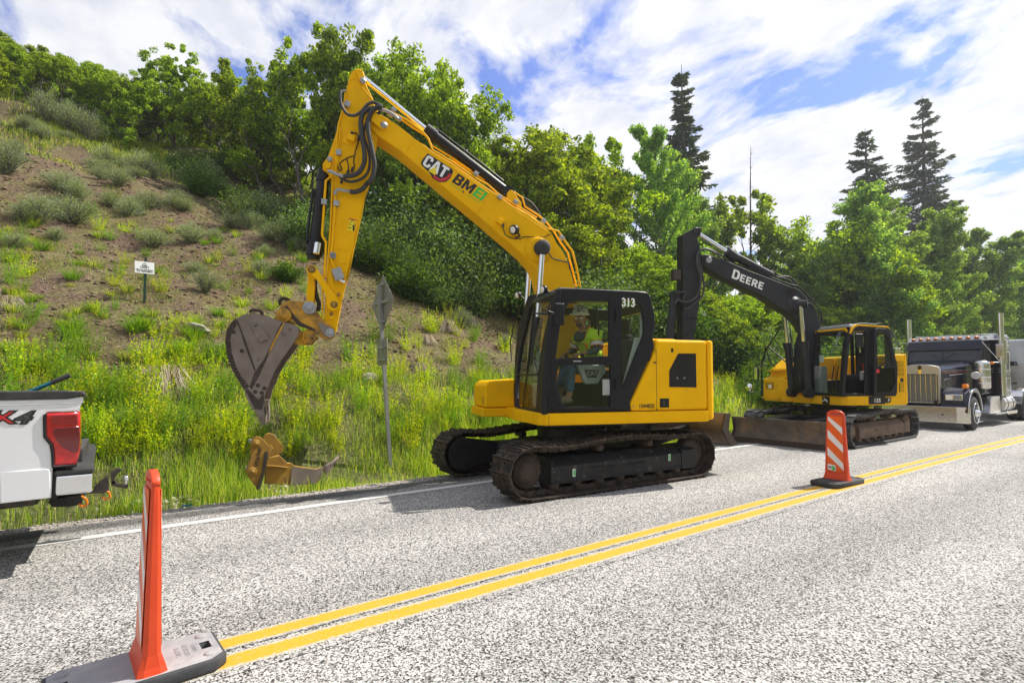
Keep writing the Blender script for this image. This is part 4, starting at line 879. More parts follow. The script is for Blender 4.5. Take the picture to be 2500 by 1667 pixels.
        for yy in (-.42, .42):
            mb.hexa([(s*.8, yy-.07, .33), (s*.8, yy+.07, .33), (s*.8, yy+.07, .52), (s*.8, yy-.07, .52)], [(bx-s*.1, yy*1.1-.06, bz0+.12), (bx-s*.1, yy*1.1+.06, bz0+.12), (bx-s*.1, yy*1.1+.06, bz0+.30), (bx-s*.1, yy*1.1-.06, bz0+.30)])
        mb.build('blade_arms', mt_blk, uc, .01)
        for yy in (-.22, .22):
            if rub: MB().hexa([(s*1.0, yy*2.2-.16, .60), (s*1.0, yy*2.2+.16, .60), (s*1.0, yy*2.2+.14, .63), (s*1.0, yy*2.2-.14, .63)], [(bx-s*.12, yy*2.2-.16, bz1-.12), (bx-s*.12, yy*2.2+.16, bz1-.12), (bx-s*.12, yy*2.2+.14, bz1-.02), (bx-s*.12, yy*2.2-.14, bz1-.02)]).build('cylinder_guard', 'dblk', uc, .008)
    return uc
M['rust2'] = mat('scraped_blade_steel', (.085, .068, .055), .75, metal=.1, c2=(.15, .12, .095), sc_=4, bump=.35, bsc=40, dirt=(.22, .145, .09), dsc=2.6, dth=(.50, .62))

cf = Frame(5.85, 6.4, -19.85)
cat = empty('excavator', (5.85, 6.4, 0), cf.a, 'large yellow excavator with its boom raised and a grey bucket hanging over the verge', 'excavator')
undercarriage(cat, R_(15.15), 3.92, 2.5, .5, ('iron', 'frame', 'blk', 'rust'), blade=(2.30, .46, .99))

# body behind the cab
yp = tr(cf, ZA, [(1412, 912), (1405, 880), (1572, 525), (1566, 476), (1600, 466)], -1.25)
yt = yp[4][1]
hb = MB().prism([(yp[0][0], 1.10), yp[1], yp[2], yp[3], (yp[3][0]+.05, yt), (1.665, yt), (1.665, 1.10)], -1.25, 1.25).build('engine_housing', 'cy', cat, .05, 4)
MB().prism([(.8, yt+.0), (.85, yt+.05), (1.45, yt+.05), (1.5, yt+.0)], -.75, 1.0).build('hood', 'cy', cat, .02, 2)
MB().prism([(-.5, 1.1), (-.5, 1.75), (-.42, 1.9), (.9, 1.95), (.9, 1.1)], .38, 1.25).build('tank_housing', 'cy', cat, .04, 3)
cwp = [(1.672, -1.25), (1.74, -1.25), (1.79, -1.20), (1.86, -1.0), (1.93, -.6), (1.96, 0), (1.93, .6), (1.86, 1.0), (1.79, 1.2), (1.74, 1.25), (1.672, 1.25)]
MB().prism(cwp, .95, yt, 'z').build('counterweight', 'cy', cat, .035, 4)
rl = MB().prism([(-1.05, -.25), (-.985, -1.16), (-.90, -1.262), (1.664, -1.262), (1.664, 1.25), (-.9, 1.25), (-1.0, .3), (-1.02, .0)], .93, 1.095, 'z').build('lower_frame', 'cy', cat, .014, 2)
MB().box(-.86, -.855, -1.264, -1.2, .935, 1.09).build('panel_seam', 'klogo', rl)
MB().box(-.9, 1.6, -1.1, 1.1, .90, .935).build('belly_plate', 'blk', cat)
# side panel details
q = tr(cf, ZA, [(1655, 770), (1655, 665), (1712, 556), (1826, 556), (1830, 773)], -1.25)
plate('air_inlet', q, [], -1.256, -1.246, 'blk', hb, .003)
plate('inlet_rim', ring_inset(q, -.05), [ring_inset(q, .0)], -1.2575, -1.248, 'cy', hb, .003)
mb = MB()
for a, b in ((1706, 713), (1752, 713)): x, z = cf.Y(ZA[0]+a*ZA[2], ZA[1]+b*ZA[2], -1.25); mb.box(x-.012, x+.012, -1.26, -1.256, z-.012, z+.012)
mb.build('screws', 'zinc', hb)
for nm, (a0, b0, a1, b1) in (('latch', (1596, 843, 1655, 900)), ('slot', (1668, 523, 1682, 548)), ('slot', (1553, 610, 1576, 618))):
    p, r = cf.Y(ZA[0]+a0*ZA[2], ZA[1]+b0*ZA[2], -1.25), cf.Y(ZA[0]+a1*ZA[2], ZA[1]+b1*ZA[2], -1.25)
    o = MB().box(p[0], r[0], -1.256, -1.24, r[1], p[1]).build(nm, 'blk', hb, .002)
    if nm == 'latch': MB().box(p[0]+.04, p[0]+.075, -1.264, -1.256, r[1]+.03, p[1]-.03).build('handle', 'steel', o, .004)
x, z = cf.Y(ZA[0]+1575*ZA[2], ZA[1]+700*ZA[2], -1.25)
MB().box(x-.003, x+.003, -1.2525, -1.24, 1.10, 1.98).build('panel_seam', 'klogo', hb)
x, z = cf.Y(ZA[0]+1512*ZA[2], ZA[1]+892*ZA[2], -1.25)
text('lettering', '1044820', .085, 'klogo', hb, side_mtx(x, -1.2535, z), .001, .001, font_scale_x=.86)
bolt(hbm := MB(), x-.21, -1.25, z, .012); hbm.build('bolt', 'zinc', hb)
# box on the far front corner
tb = MB().prism([(-1.36, 1.09), (-1.36, 1.44), (-1.28, 1.52), (-.72, 1.55), (-.72, 1.09)], .36, 1.24).build('toolbox', 'cy', cat, .03, 3)
MB().prism([(-1.40, .94), (-1.40, 1.08), (-.72, 1.08), (-.72, .94)], .34, 1.26).build('step', 'cy', tb, .02, 2)
mb = MB()
for k in range(4): mb.box(-1.364, -1.358, .47, .53, 1.15+k*.03, 1.168+k*.03)
mb.build('vent', 'klogo', tb)

# ---- cab
sideout = tr(cf, ZH, [(345, 1438), (400, 1402), (1302, 1390), (1290, 1305), (1556, 712), (1542, 600), (1566, 470), (1560, 340), (1522, 170), (1488, 108), (1380, 92), (700, 60), (540, 62), (508, 84), (470, 280), (402, 560), (368, 880), (345, 1200)], -1.25)
h1 = tr(cf, ZH, [(480, 828), (530, 470), (590, 270), (640, 215), (710, 198), (1066, 205), (1066, 802)], -1.25)
h2 = tr(cf, ZH, [(528, 905), (1076, 895), (1078, 1338), (1060, 1356), (602, 1368), (550, 1326), (492, 1090), (500, 960)], -1.25)
h3 = tr(cf, ZH, [(1206, 180), (1350, 190), (1415, 270), (1445, 420), (1448, 560), (1222, 1142), (1204, 1148), (1196, 1100)], -1.25)
cab = plate('cab', sideout, [h1, h2, h3], -1.25, -1.19, 'cabblk', cat, .012)
def pane(nm, poly, y0, y1, m, parent, axis='y'): mb = MB().prism(poly, y0, y1, axis); return mb.build(nm, m, parent)
for hh in (h1, h2, h3): pane('window', ring_inset(hh, -.015), -1.225, -1.219, 'glass', cab)
# door outline and hinges
d0 = tr(cf, ZH, [(432, 1372), (440, 850), (1085, 830), (1085, 1372)], -1.25)
MB().tube([(d0[i % 4][0], -1.252, d0[i % 4][1]) for i in range(5)], .006, 4).build('door_seal', 'blk', cab)
for py in (330, 395, 1075, 1140): x, z = cf.Y(1250+1140*.2232, 690+py*.2232, -1.25); MB().box(x-.02, x+.03, -1.275, -1.25, z-.03, z+.03).build('hinge', 'blk', cab)
x, z = cf.Y(1250+712*.2232, 690+858*.2232, -1.25); MB().box(x-.06, x+.06, -1.262, -1.25, z-.010, z+.010).build('door_handle', 'zinc', cab, .004)
q = tr(cf, ZH, [(425, 1250), (470, 1240), (520, 1330), (515, 1360), (430, 1358)], -1.25); plate('grab_recess', q, [ring_inset(q, .2)], -1.262, -1.248, 'blk', cab, .004)
mb = MB()
for k in range(13):
    x, z = cf.Y(1250+(1418-k*10.5)*.2232, 690+(925+k*22.5)*.2232, -1.25); mb.box(x-.035, x+.04, -1.256, -1.25, z-.005, z+.004)
mb.build('vent_slats', 'steel', cab)
# front: a leaning frame with one large opening
KF = (sideout[13][0]-sideout[0][0])/(sideout[13][1]-sideout[0][1]); xb, zb = sideout[0]
nF = (cf.u-Vector((0, 0, KF))).normalized(); pF = cf.c+cf.u*xb+Vector((0, 0, zb))
def trF(z, pts):
    out = []
    for a, b in pts: p = hit(z[0]+a*z[2], z[1]+b*z[2], pF, nF)-cf.c; out.append((p.dot(cf.v), p.z))
    return out
fo = trF(ZH, [(348, 1440), (300, 1452), (240, 1430), (60, 1385), (22, 1360), (14, 1200), (30, 800), (58, 520), (110, 330), (165, 165), (180, 140), (500, 82)])
fh = trF(ZH, [(42, 1325), (62, 1362), (240, 1386), (256, 1360), (275, 1020), (330, 640), (395, 350), (428, 225), (415, 208), (300, 212), (228, 232), (190, 290), (140, 500), (92, 700), (60, 900), (46, 1100)])
def lean(o, k, z0, x0):
    for v in o.data.vertices: v.co.x += k*(v.co.z-z0)
    return o
fr = lean(plate('front_frame', fo, [fh], xb, xb+.06, 'cabblk', cab, .015, axis='x'), KF, zb, xb)
lean(pane('windshield', ring_inset(fh, -.01), xb+.03, xb+.036, 'glass', cab, 'x'), KF, zb, xb)
a, b = trF(ZH, [(52, 1005), (262, 1012)])
lean(MB().box(xb+.0, xb+.045, b[0]-.02, a[0]+.02, a[1]-.012, a[1]+.012).build('window_rail', 'cabblk', cab), KF, zb, xb)
# corner post joining side and front
mb = MB(); k = [(sideout[i][0], sideout[i][1]) for i in (0, 17, 16, 15, 14, 13)]
mb.tube([(p[0]+.02, -1.23, p[1]) for p in k], .042, 10); mb.build('corner_post', 'cabblk', cab)
tl = fo[9]; zt_ = sideout[12][1]
# roof, far wall, rear wall, floor
xf = sideout[13][0]
MB().prism([(xf-.01, -1.235), (xf+.05, -1.25), (sideout[9][0]-.02, -1.25), (sideout[9][0]+.0, -1.22), (sideout[9][0]+.0, -.22), (xf+.02, -.12)], zt_-.075, zt_+.012, 'z').build('roof', 'cabroof', cab, .03, 3) if False else None
M['cabroof'] = mat('cab_roof_paint', (.05, .055, .075), .35, c2=(.035, .038, .05), sc_=5, coat=.3)
mb = MB().hexa([(xf-.02, -1.24, zt_-.06), (sideout[9][0]+.01, -1.24, sideout[9][1]-.05), (sideout[9][0]+.01, -.22, sideout[9][1]-.05), (xf-.02, -.10, zt_-.06)], [(xf+.01, -1.235, zt_+.02), (sideout[9][0]-.01, -1.235, sideout[9][1]+.02), (sideout[9][0]-.01, -.24, sideout[9][1]+.02), (xf+.01, -.12, zt_+.02)])
rf = mb.build('roof', 'cabroof', cab, .03, 3)
MB().cyl((-.28, -.7, zt_), (-.28, -.7, zt_+.07), .022).build('antenna_base', 'blk', rf)
fw = plate('far_wall', [(-.9, 1.08), (-.72, 2.68), (.66, 2.68), (.76, 2.2), (.72, 1.08)], [[(-.80, 1.50), (-.66, 2.55), (.12, 2.58), (.24, 2.48), (.28, 1.75), (.25, 1.5)], [(.36, 1.7), (.36, 2.5), (.58, 2.5), (.66, 2.2), (.64, 1.7)]], -.22, -.17, 'cabblk', cab, .01)
plate('rear_wall', [(-1.22, 1.08), (-1.22, 2.68), (-.2, 2.68), (-.2, 1.08)], [[(-1.12, 1.85), (-1.12, 2.55), (-.3, 2.55), (-.3, 1.85)]], .70, .74, 'cabblk', cab, .01, axis='x')
MB().box(-.92, .72, -1.2, -.2, 1.06, 1.13).build('floor', 'blk', cab)
# interior
mb = MB().box(.02, .50, -.98, -.50, 1.50, 1.62); mb.hexa([(.40, -.96, 1.58), (.52, -.96, 1.58), (.52, -.52, 1.58), (.40, -.52, 1.58)], [(.52, -.93, 2.22), (.62, -.93, 2.22), (.62, -.55, 2.22), (.52, -.55, 2.22)]); mb.box(.52, .62, -.86, -.62, 2.26, 2.46)
st = mb.build('seat', 'seat', cab, .035, 3); MB().box(.1, .42, -.9, -.58, 1.13, 1.5).build('seat_base', 'blk', st)
q = tr(cf, ZH, [(710, 900), (1000, 893), (1028, 920), (1035, 950), (960, 1085), (935, 1105), (820, 1110), (790, 1095)], -1.05)
cp = plate('armrest_console', q, [], -1.06, -.99, 'grey', cab, .02); q = tr(cf, ZH, [(785, 948), (950, 955), (918, 1040), (820, 1040)], -1.05); plate('badge', q, [], -1.068, -1.058, 'blk', cp, .004)
x, z = cf.Y(1250+870*.2232, 690+995*.2232, -1.05); text('badge_lettering', 'CAT', .085, 'grey', cp, side_mtx(x, -1.070, z), .001, .002)
mb = MB().box(-.35, .25, -1.0, -.94, 1.72, 1.80); mb.cyl((-.2, -.97, 1.8), (-.26, -.99, 1.93), .022, .030); mb.box(-.35, .2, -.45, -.36, 1.68, 1.78); mb.cyl((-.22, -.42, 1.78), (-.27, -.42, 1.93), .022, .03); mb.build('control_levers', 'blk', cab, .005)
q = trF(ZH, [(1, 1)])
mb = MB().hexa([(-.72, -.36, 1.45), (-.72, -.30, 1.45), (-.62, -.30, 1.45), (-.62, -.36, 1.45)], [(-.74, -.52, 1.95), (-.74, -.26, 1.95), (-.70, -.26, 1.98), (-.70, -.52, 1.98)]); mb.box(-.78, -.70, -.62, -.26, 1.55, 1.85)
mb.build('monitor', 'grey', cab, .01)
MB().box(-.80, -.55, -.70, -.26, 1.13, 1.50).build('side_console', 'grey', cab, .03, 2)
mb = MB()
for yy in (-.75, -.62): mb.tube([(-.62, yy, 1.13), (-.66, yy, 1.3), (-.60, yy, 1.62)], .013, 6); mb.box(-.70, -.58, yy-.04, yy+.04, 1.15, 1.18)
mb.build('travel_levers', 'blk', cab)
x, z = cf.Y(1250+1027*.2232, 690+1142*.2232, -1.21); MB().box(x-.06, x+.06, -1.228, -1.2265, z-.11, z+.11).build('door_label', 'lgrey', cab)
MB().tube(spline([(-.02, -1.0, 2.62), (.0, -1.02, 2.2), (-.06, -1.02, 1.8)]), .012, 6).build('door_strap', 'blk', cab)
# grey strut in the rear side window
q = tr(cf, ZH, [(1198, 1140), (1340, 600), (1395, 600), (1400, 330), (1440, 360), (1440, 560), (1222, 1142)], -1.17); plate('window_strut', q, [], -1.18, -1.16, 'lgrey', cab, .004)
q = tr(cf, ZH, [(1205, 625), (1370, 620), (1330, 720), (1205, 1100)], -1.15); plate('seat_side', q, [], -1.15, -1.12, 'blk', cab, .004)
x, z = cf.Y(1250+1272*.2232, 690+222*.2232, -1.25)
text('number', '313', .17, 'wlogo', cab, side_mtx(x, -1.2545, z), .001, .004, font_scale_x=.86)
# mirror, lamps, wiper, grab rail
x, z = cf.Y(1250+512*.2232, 690+345*.2232, -1.36)
mr = MB().box(x-.075, x+.075, -1.40, -1.35, z-.15, z+.15).build('mirror', 'cabblk', cat, .03, 3)
mb = MB(); x2, z2 = cf.Y(1250+445*.2232, 690+205*.2232, -1.3); mb.tube([(x-.02, -1.345, z), (x-.12, -1.33, z+.03), (x-.14, -1.33, z+.04)], .014, 6); mb.tube([(x-.14, -1.33, z-.02), (x-.14, -1.33, z+.10), (x-.02, -1.30, z+.24)], .012, 6); mb.tube([(x-.30, -1.2, z+.02), (x-.06, -1.35, z+.0)], .012, 6)
mb.build('mirror_arm', 'blk', mr)
for (a, b, yy) in ((375, 70, -1.12), (92, 135, -.16)):
    p = trF(ZH, [(a, b)])[0]; xx = xb+KF*(p[1]-zb)-.06; mb = MB().lathe((xx+.06, p[0], p[1]), (-1, -.25, -.15), [(0, .03), (.01, .055), (.07, .06), (.075, .05)], 20); mb.tube([(xx+.05, p[0], p[1]), (xx+.12, p[0]-.02, p[1]-.07)], .014, 6)
    lo = mb.build('work_light', 'blk', cab); MB().lathe((xx+.06-.068, p[0]-.018, p[1]-.012), (-1, -.25, -.15), [(0, .052), (.012, .045), (.016, .0)], 20).build('lens', 'lens', lo)
a = trF(ZH, [(25, 860), (10, 640), (50, 470), (120, 250)]); MB().tube([(xb+KF*(p[1]-zb)-.04, p[0]+.02, p[1]) for p in a], .010, 6).build('grab_bar', 'blk', cab)
a = trF(ZH, [(300, 1000), (245, 800), (215, 690)]); MB().tube([(xb+KF*(p[1]-zb)-.02, p[0], p[1]) for p in a], .009, 6).build('wiper', 'blk', cab)

# ---- boom
BY = .19
top = [(560, 700), (650, 672), (700, 690), (870, 790), (1060, 940), (1110, 988), (1240, 1066), (1340, 1150), (1600, 1306), (1829, 1470)]
top2 = [(370, 238), (620, 405), (830, 560), (1000, 640), (1240, 835), (1300, 900), (1350, 1000), (1440, 1130), (1482, 1210), (1530, 1370), (1590, 1568)]
bot2 = [(1165, 1640), (1152, 1568), (1125, 1440), (1060, 1310), (930, 1160), (700, 960), (330, 640), (0, 370)]
bot = [(1200, 1368), (940, 1150), (905, 1122), (650, 950), (560, 860), (530, 770)]
foot = [cf.Y(1412, 760, -BY), cf.Y(1412, 900, -BY), cf.Y(1345, 905, -BY)]
bpoly = tr(cf, Z1, top, -BY)+tr(cf, Z2, top2, -BY)+foot+tr(cf, Z2, bot2, -BY)+tr(cf, Z1, bot, -BY)
boom = plate('boom', bpoly, [], -BY, BY, 'cy', cat, .012)
mb = MB()       # weld seams and flanges standing a little proud
for zz, pts in ((Z2, bot2[1:]), (Z1, bot[:4]), (Z2, [(500, 370), (335, 640)]), (Z1, [(1105, 990), (985, 1175)]), (Z2, [(35, 50), (490, 378)]), (Z2, [(820, 598), (1230, 860)])):
    MB().tube(tr3(cf, zz, pts, -BY-.002), .007, 6).build('weld_seam', 'cy', boom)
x, z = cf.Y(Z1[0]+905*Z1[2], Z1[1]+1125*Z1[2], -BY)
ang = math.degrees(math.atan2(*(lambda a, b: (b[1]-a[1], b[0]-a[0]))(tr(cf, Z2, [(0, 10)], -BY)[0], tr(cf, Z2, [(620, 410)], -BY)[0])))
lug = tr(cf, Z1, [(548, 760), (590, 640), (740, 775), (757, 815), (742, 850), (710, 866), (680, 862)], -.24); plate('pin_strap', lug, [], -.255, -BY, 'cy', boom, .006)
x, z = cf.Y(Z1[0]+718*Z1[2], Z1[1]+815*Z1[2], -.25); mb = MB(); mb.lathe((x, -.255, z), (0, -1, 0), [(0, .05), (.01, .05), (.012, .035), (.03, .033), (.032, .0)], 16); mb.build('pin_bolt', 'zinc', boom)
# cylinder boss cap and collar on the boom
xp, zp = cf.Y(Z2[0]+1170*Z2[2], Z2[1]+1072*Z2[2], -.3)
MB().lathe((xp-.02, -BY, zp+.01), (0, -1, 0), [(0, .24), (.006, .24), (.02, .17), (.05, .15)], 32).build('boss', 'cy', boom)
mb = MB().lathe((xp, -.22, zp), (0, -1, 0), [(0, .12), (.13, .12), (.15, .10), (.16, .085), (.162, .02)], 24)
for k in (-.03, .03): bolt(mb, xp+k*.3, -.38, zp+k, .014, .02)
mb.build('pin_cap', 'rubber', boom)
MB().tube(spline([(xp+.08, -.33, zp-.06), (xp+.2, -.24, zp-.14), (xp+.38, -.22, zp-.17), (xp+.47, -.22, zp-.19), (xp+.5, -.2, zp-.28)]), .010, 6).build('lamp_cable', 'rubber', boom)
# emblem, lettering
ex, ez = cf.Y(Z1[0]+1388*Z1[2], Z1[1]+1366*Z1[2], -BY); lx, lz = cf.Y(Z2[0]+250*Z2[2], Z2[1]+335*Z2[2], -BY)
def on_boom(pts, x, z, y, a=ang):
    c, s_ = math.cos(R_(a)), math.sin(R_(a)); return [(x+p[0]*c-p[1]*s_, z+p[0]*s_+p[1]*c) for p in pts]
ky = -BY
def flat(nm, pts, d, m, parent, x, z, a=ang, y=None): return plate(nm, on_boom(pts, x, z, 0, a), [], (ky if y is None else y)-d, (ky if y is None else y)+.001, m, parent, .0005)
em = flat('emblem', [(-.235, .02), (-.215, .125), (.205, .125), (.235, .10), (.245, -.02), (.215, -.105), (.13, -.165), (.02, -.165), (-.05, -.12), (-.10, -.11), (-.21, -.085), (-.235, -.05)], .003, 'klogo', boom, ex, ez)
flat('red_field', [(.01, -.10), (.02, -.15), (.125, -.15), (.20, -.098), (.23, -.02), (.23, .045), (.20, .045), (.19, -.03), (.12, -.11), (.04, -.115)], .005, 'rlogo', em, ex, ez)
flat('yellow_triangle', [(-.085, -.105), (.035, -.105), (-.015, .02)], .0065, 'ydec', em, ex, ez)
GL = {'B': ([(0, 0), (.55, 0), (.68, .08), (.72, .2), (.70, .38), (.60, .51), (.68, .62), (.70, .78), (.64, .93), (.50, 1), (0, 1)], [[(.22, .19), (.42, .19), (.49, .30), (.42, .41), (.22, .41)], [(.22, .61), (.40, .61), (.47, .71), (.40, .82), (.22, .82)]]),
 'M': ([(0, 0), (.21, 0), (.21, .6), (.38, .1), (.54, .1), (.71, .6), (.71, 0), (.92, 0), (.92, 1), (.66, 1), (.46, .42), (.26, 1), (0, 1)], []), 'E': ([(0, 0), (.62, 0), (.62, .2), (.22, .2), (.22, .41), (.56, .41), (.56, .6), (.22, .6), (.22, .8), (.62, .8), (.62, 1), (0, 1)], []), 'I': ([(0, 0), (.22, 0), (.22, 1), (0, 1)], []),
 'C': ([(.62, .64), (.62, .85), (.48, 1), (.14, 1), (0, .85), (0, .15), (.14, 0), (.48, 0), (.62, .15), (.62, .36), (.41, .36), (.41, .2), (.21, .2), (.21, .8), (.41, .8), (.41, .64)], []), 'A': ([(0, 0), (.2, 0), (.25, .2), (.51, .2), (.56, 0), (.78, 0), (.51, 1), (.25, 1)], [[(.30, .38), (.46, .38), (.38, .74)]]),
 'T': ([(.21, 0), (.43, 0), (.43, .8), (.64, .8), (.64, 1), (0, 1), (0, .8), (.21, .8)], []), 'D': ([(0, 0), (.5, 0), (.68, .14), (.74, .35), (.74, .65), (.68, .86), (.5, 1), (0, 1)], [[(.22, .2), (.42, .2), (.5, .32), (.5, .68), (.42, .8), (.22, .8)]]),
 'R': ([(0, 0), (.22, 0), (.22, .36), (.34, .36), (.48, 0), (.74, 0), (.56, .42), (.68, .55), (.70, .78), (.62, .93), (.48, 1), (0, 1)], [[(.22, .56), (.40, .56), (.47, .66), (.40, .80), (.22, .80)]])}
def glyph(ch, x, z, h, a, m_, parent, y, dx=0, dz=0, shear=0., wx=1., nm='lettering'):
    f = lambda pl: on_boom([(dx+(p[0]*wx+p[1]*shear)*h, dz+p[1]*h) for p in pl], x, z, 0, a); o, hl = GL[ch]
    return plate(nm, f(o), [f(q) for q in hl], y-.0016, y+.0006, m_, parent, .0003)
for ch_, dx_ in (('C', -.205), ('A', -.085), ('T', .055)): glyph(ch_, ex, ez, .185, ang, 'wlogo', em, ky-.0045, dx_, -.075, 0, .98, 'emblem_lettering')
flat('yellow_triangle', [(-.060, -.088), (.045, -.088), (-.006, -.012)], .009, 'ydec', em, ex, ez)
for s_, dx_, mm_ in (('B', -.30, 'klogo'), ('M', -.145, 'klogo'), ('E', .06, 'glogo'), ('I', .19, 'glogo')): glyph(s_, lx, lz, .17, ang, mm_, boom, ky-.0005, dx_, -.05, .14, 1.15)
for s_, dx_, mm_, sz_ in (('Excavation', -.20, 'glogo', .045), ('&', -.075, 'klogo', .06), ('Infrastructure', .11, 'glogo', .04)):
    p = on_boom([(dx_, -.085)], lx, lz, 0)[0]; text('small_lettering', s_, sz_, mm_, boom, side_mtx(p[0], ky-.0015, p[1], ang), .0012, .0)
# boxes, lamp, wires on the boom side
def boxy(nm, z, px, py, w, h, d, a, m, parent, y):
    x, zz_ = cf.Y(z[0]+px*z[2], z[1]+py*z[2], y); mt = Matrix.Translation((x, y, zz_)) @ Matrix.Rotation(-R_(a), 4, 'Y'); return MB().box(-w/2, w/2, -d, 0, -h/2, h/2, mt).build(nm, m, parent, .006)
b1 = boxy('bracket', Z2, 628, 722, .17, .14, .012, -32, 'cy', boom, -BY); boxy('valve_box', Z2, 622, 742, .075, .085, .06, -32, 'cy', b1, -BY-.012); boxy('connector', Z2, 668, 790, .03, .06, .03, -20, 'rubber', b1, -BY-.02)
x, z = cf.Y(Z2[0]+825*Z2[2], Z2[1]+848*Z2[2], -.26)
lo = MB().lathe((x+.03, -.24, z+.02), (-.75, -.5, -.25), [(0, .03), (.02, .07), (.09, .075), (.10, .065)], 22).tube([(x+.03, -.24, z), (x+.09, -.22, z-.08), (x+.02, -.2, z-.10)], .016, 6).build('boom_lamp', 'blk', boom)
MB().lathe((x+.03-.073, -.24-.048, z+.02-.024), (-.75, -.5, -.25), [(0, .066), (.01, .05), (.014, 0)], 22).build('lens', 'lens', lo)
mb = MB(); mb.tube(spline(tr3(cf, Z2, [(670, 810), (690, 880), (715, 915), (790, 950), (890, 955), (940, 930), (1060, 935), (1210, 930), (1240, 905), (1280, 905)], -.20), 4), .007, 5); mb.build('lamp_wires', 'bkdark', boom)
# pipes and clamps on top of the boom
for pts, zz, r, yy in (([(860, 672), (1000, 740), (1200, 888), (1285, 985), (1335, 1130), (1600, 1290), (1829, 1450)], Z1, .016, -.16), ([(720, 600), (870, 690), (1060, 830), (1250, 950), (1340, 1080), (1600, 1240), (1829, 1395)], Z1, .014, -.08),
                   ([(0, -15), (300, 170), (470, 260), (620, 395), (800, 510), (940, 590), (1100, 690)], Z2, .014, -.14), ([(20, -55), (250, 95), (420, 195), (640, 310), (740, 315), (915, 432), (950, 548), (1120, 655), (1215, 735), (1310, 850), (1400, 1000), (1495, 1130), (1560, 1370), (1610, 1568)], Z2, .015, -.02),
                   ([(830, 560), (1060, 700), (1240, 828), (1375, 858), (1445, 965), (1552, 1110), (1605, 1310), (1655, 1568)], Z2, .017, -.17)):
    MB().tube(tr3(cf, zz, pts, yy), r, 8).build('boom_pipe', 'cy', boom)
for zz, px, py, yy in ((Z1, 905, 740, -.17), (Z1, 800, 690, -.12), (Z1, 840, 630, -.05), (Z2, 322, 135, -.12), (Z2, 622, 432, -.19), (Z2, 1180, 735, -.12), (Z2, 1410, 950, -.17), (Z2, 825, 495, -.1)): boxy('pipe_clamp', zz, px, py, .075, .062, .05, ang, 'zinc', boom, yy)
for pts, r in (([(730, 330), (850, 430), (960, 500), (1080, 610), (1110, 690)], .016), ([(740, 290), (860, 400), (1010, 480), (1100, 580), (1150, 670)], .016)): MB().tube(spline(tr3(cf, Z2, pts, .0), 4), r, 8).build('boom_hose', 'hose', boom)
# stick cylinder
a, b, c = cf.Y(Z1[0]+455*Z1[2], Z1[1]+215*Z1[2], 0), cf.Y(Z1[0]+1262*Z1[2], Z1[1]+880*Z1[2], 0), cf.Y(Z2[0]+690*Z2[2], Z2[1]+345*Z2[2], 0)
sc1 = MB().cyl((b[0], 0, b[1]), (c[0], 0, c[1]), .082, seg=24); d_ = Vector((c[0]-b[0], 0, c[1]-b[1])).normalized()
sc1.cyl((b[0]-d_.x*.02, 0, b[1]-d_.z*.02), (b[0]+d_.x*.16, 0, b[1]+d_.z*.16), .100, seg=24); sc1.tube([(b[0]+d_.x*.1-d_.z*.1, -.03, b[1]+d_.z*.1+d_.x*.1), (b[0]+d_.x*1.0-d_.z*.11, -.03, b[1]+d_.z*1.0+d_.x*.11), (c[0]-d_.x*.1-d_.z*.1, -.03, c[1]-d_.z*.1+d_.x*.1)], .018, 8)
sc1.cyl((c[0]+d_.x*.05, -.09, c[1]+d_.z*.05), (c[0]+d_.x*.05, .09, c[1]+d_.z*.05), .09)
sc1 = sc1.build('stick_cylinder', 'blk', cat); MB().cyl((a[0], 0, a[1]), (b[0], 0, b[1]), .042, seg=20).build('rod', 'rod', sc1)
q = tr(cf, Z2, [(700, 400), (735, 360), (770, 365), (880, 520), (890, 600), (700, 480)], .0); plate('cylinder_bracket', q, [], -.1, .1, 'cy', boom, .008)
for pts in ([(500, 290), (700, 430), (900, 590), (1190, 870), (1240, 930)],): MB().tube(tr3(cf, Z1, pts, -.08), .011, 6).build('grease_line', 'cy', boom)
# boom cylinders on both sides
for sy in (-1, 1):
    bx_, bz_ = -.78, 1.22; dv = Vector((xp-bx_, 0, zp-bz_)); ln = dv.length; dv.normalize(); yy = sy*.31
    cbm = MB().cyl((bx_, yy, bz_), (bx_+dv.x*ln*.52, yy, bz_+dv.z*ln*.52), .072, seg=20).cyl((bx_, yy-.06, bz_), (bx_, yy+.06, bz_), .09)
    cbm.cyl((bx_+dv.x*ln*.47, yy, bz_+dv.z*ln*.47), (bx_+dv.x*ln*.54, yy, bz_+dv.z*ln*.54), .085, seg=20); o = cbm.build('boom_cylinder', 'greencyl' if 0 else 'blk', cat)
    MB().cyl((bx_+dv.x*ln*.5, yy, bz_+dv.z*ln*.5), (xp, yy, zp), .043, seg=20).build('rod', 'rod', o)
MB().cyl((xp, -.36, zp), (xp, .36, zp), .05).build('boom_pin', 'steel', boom)
MB().prism([(-.95, 1.08), (-.9, 1.35), (-.55, 1.4), (.05, 1.95), (.3, 1.95), (.45, 1.1)], -.17+.0, -.14).prism([(-.95, 1.08), (-.9, 1.35), (-.55, 1.4), (.05, 1.95), (.3, 1.95), (.45, 1.1)], .20, .23).build('boom_foot_bracket', 'cy', cat, .005) if False else None

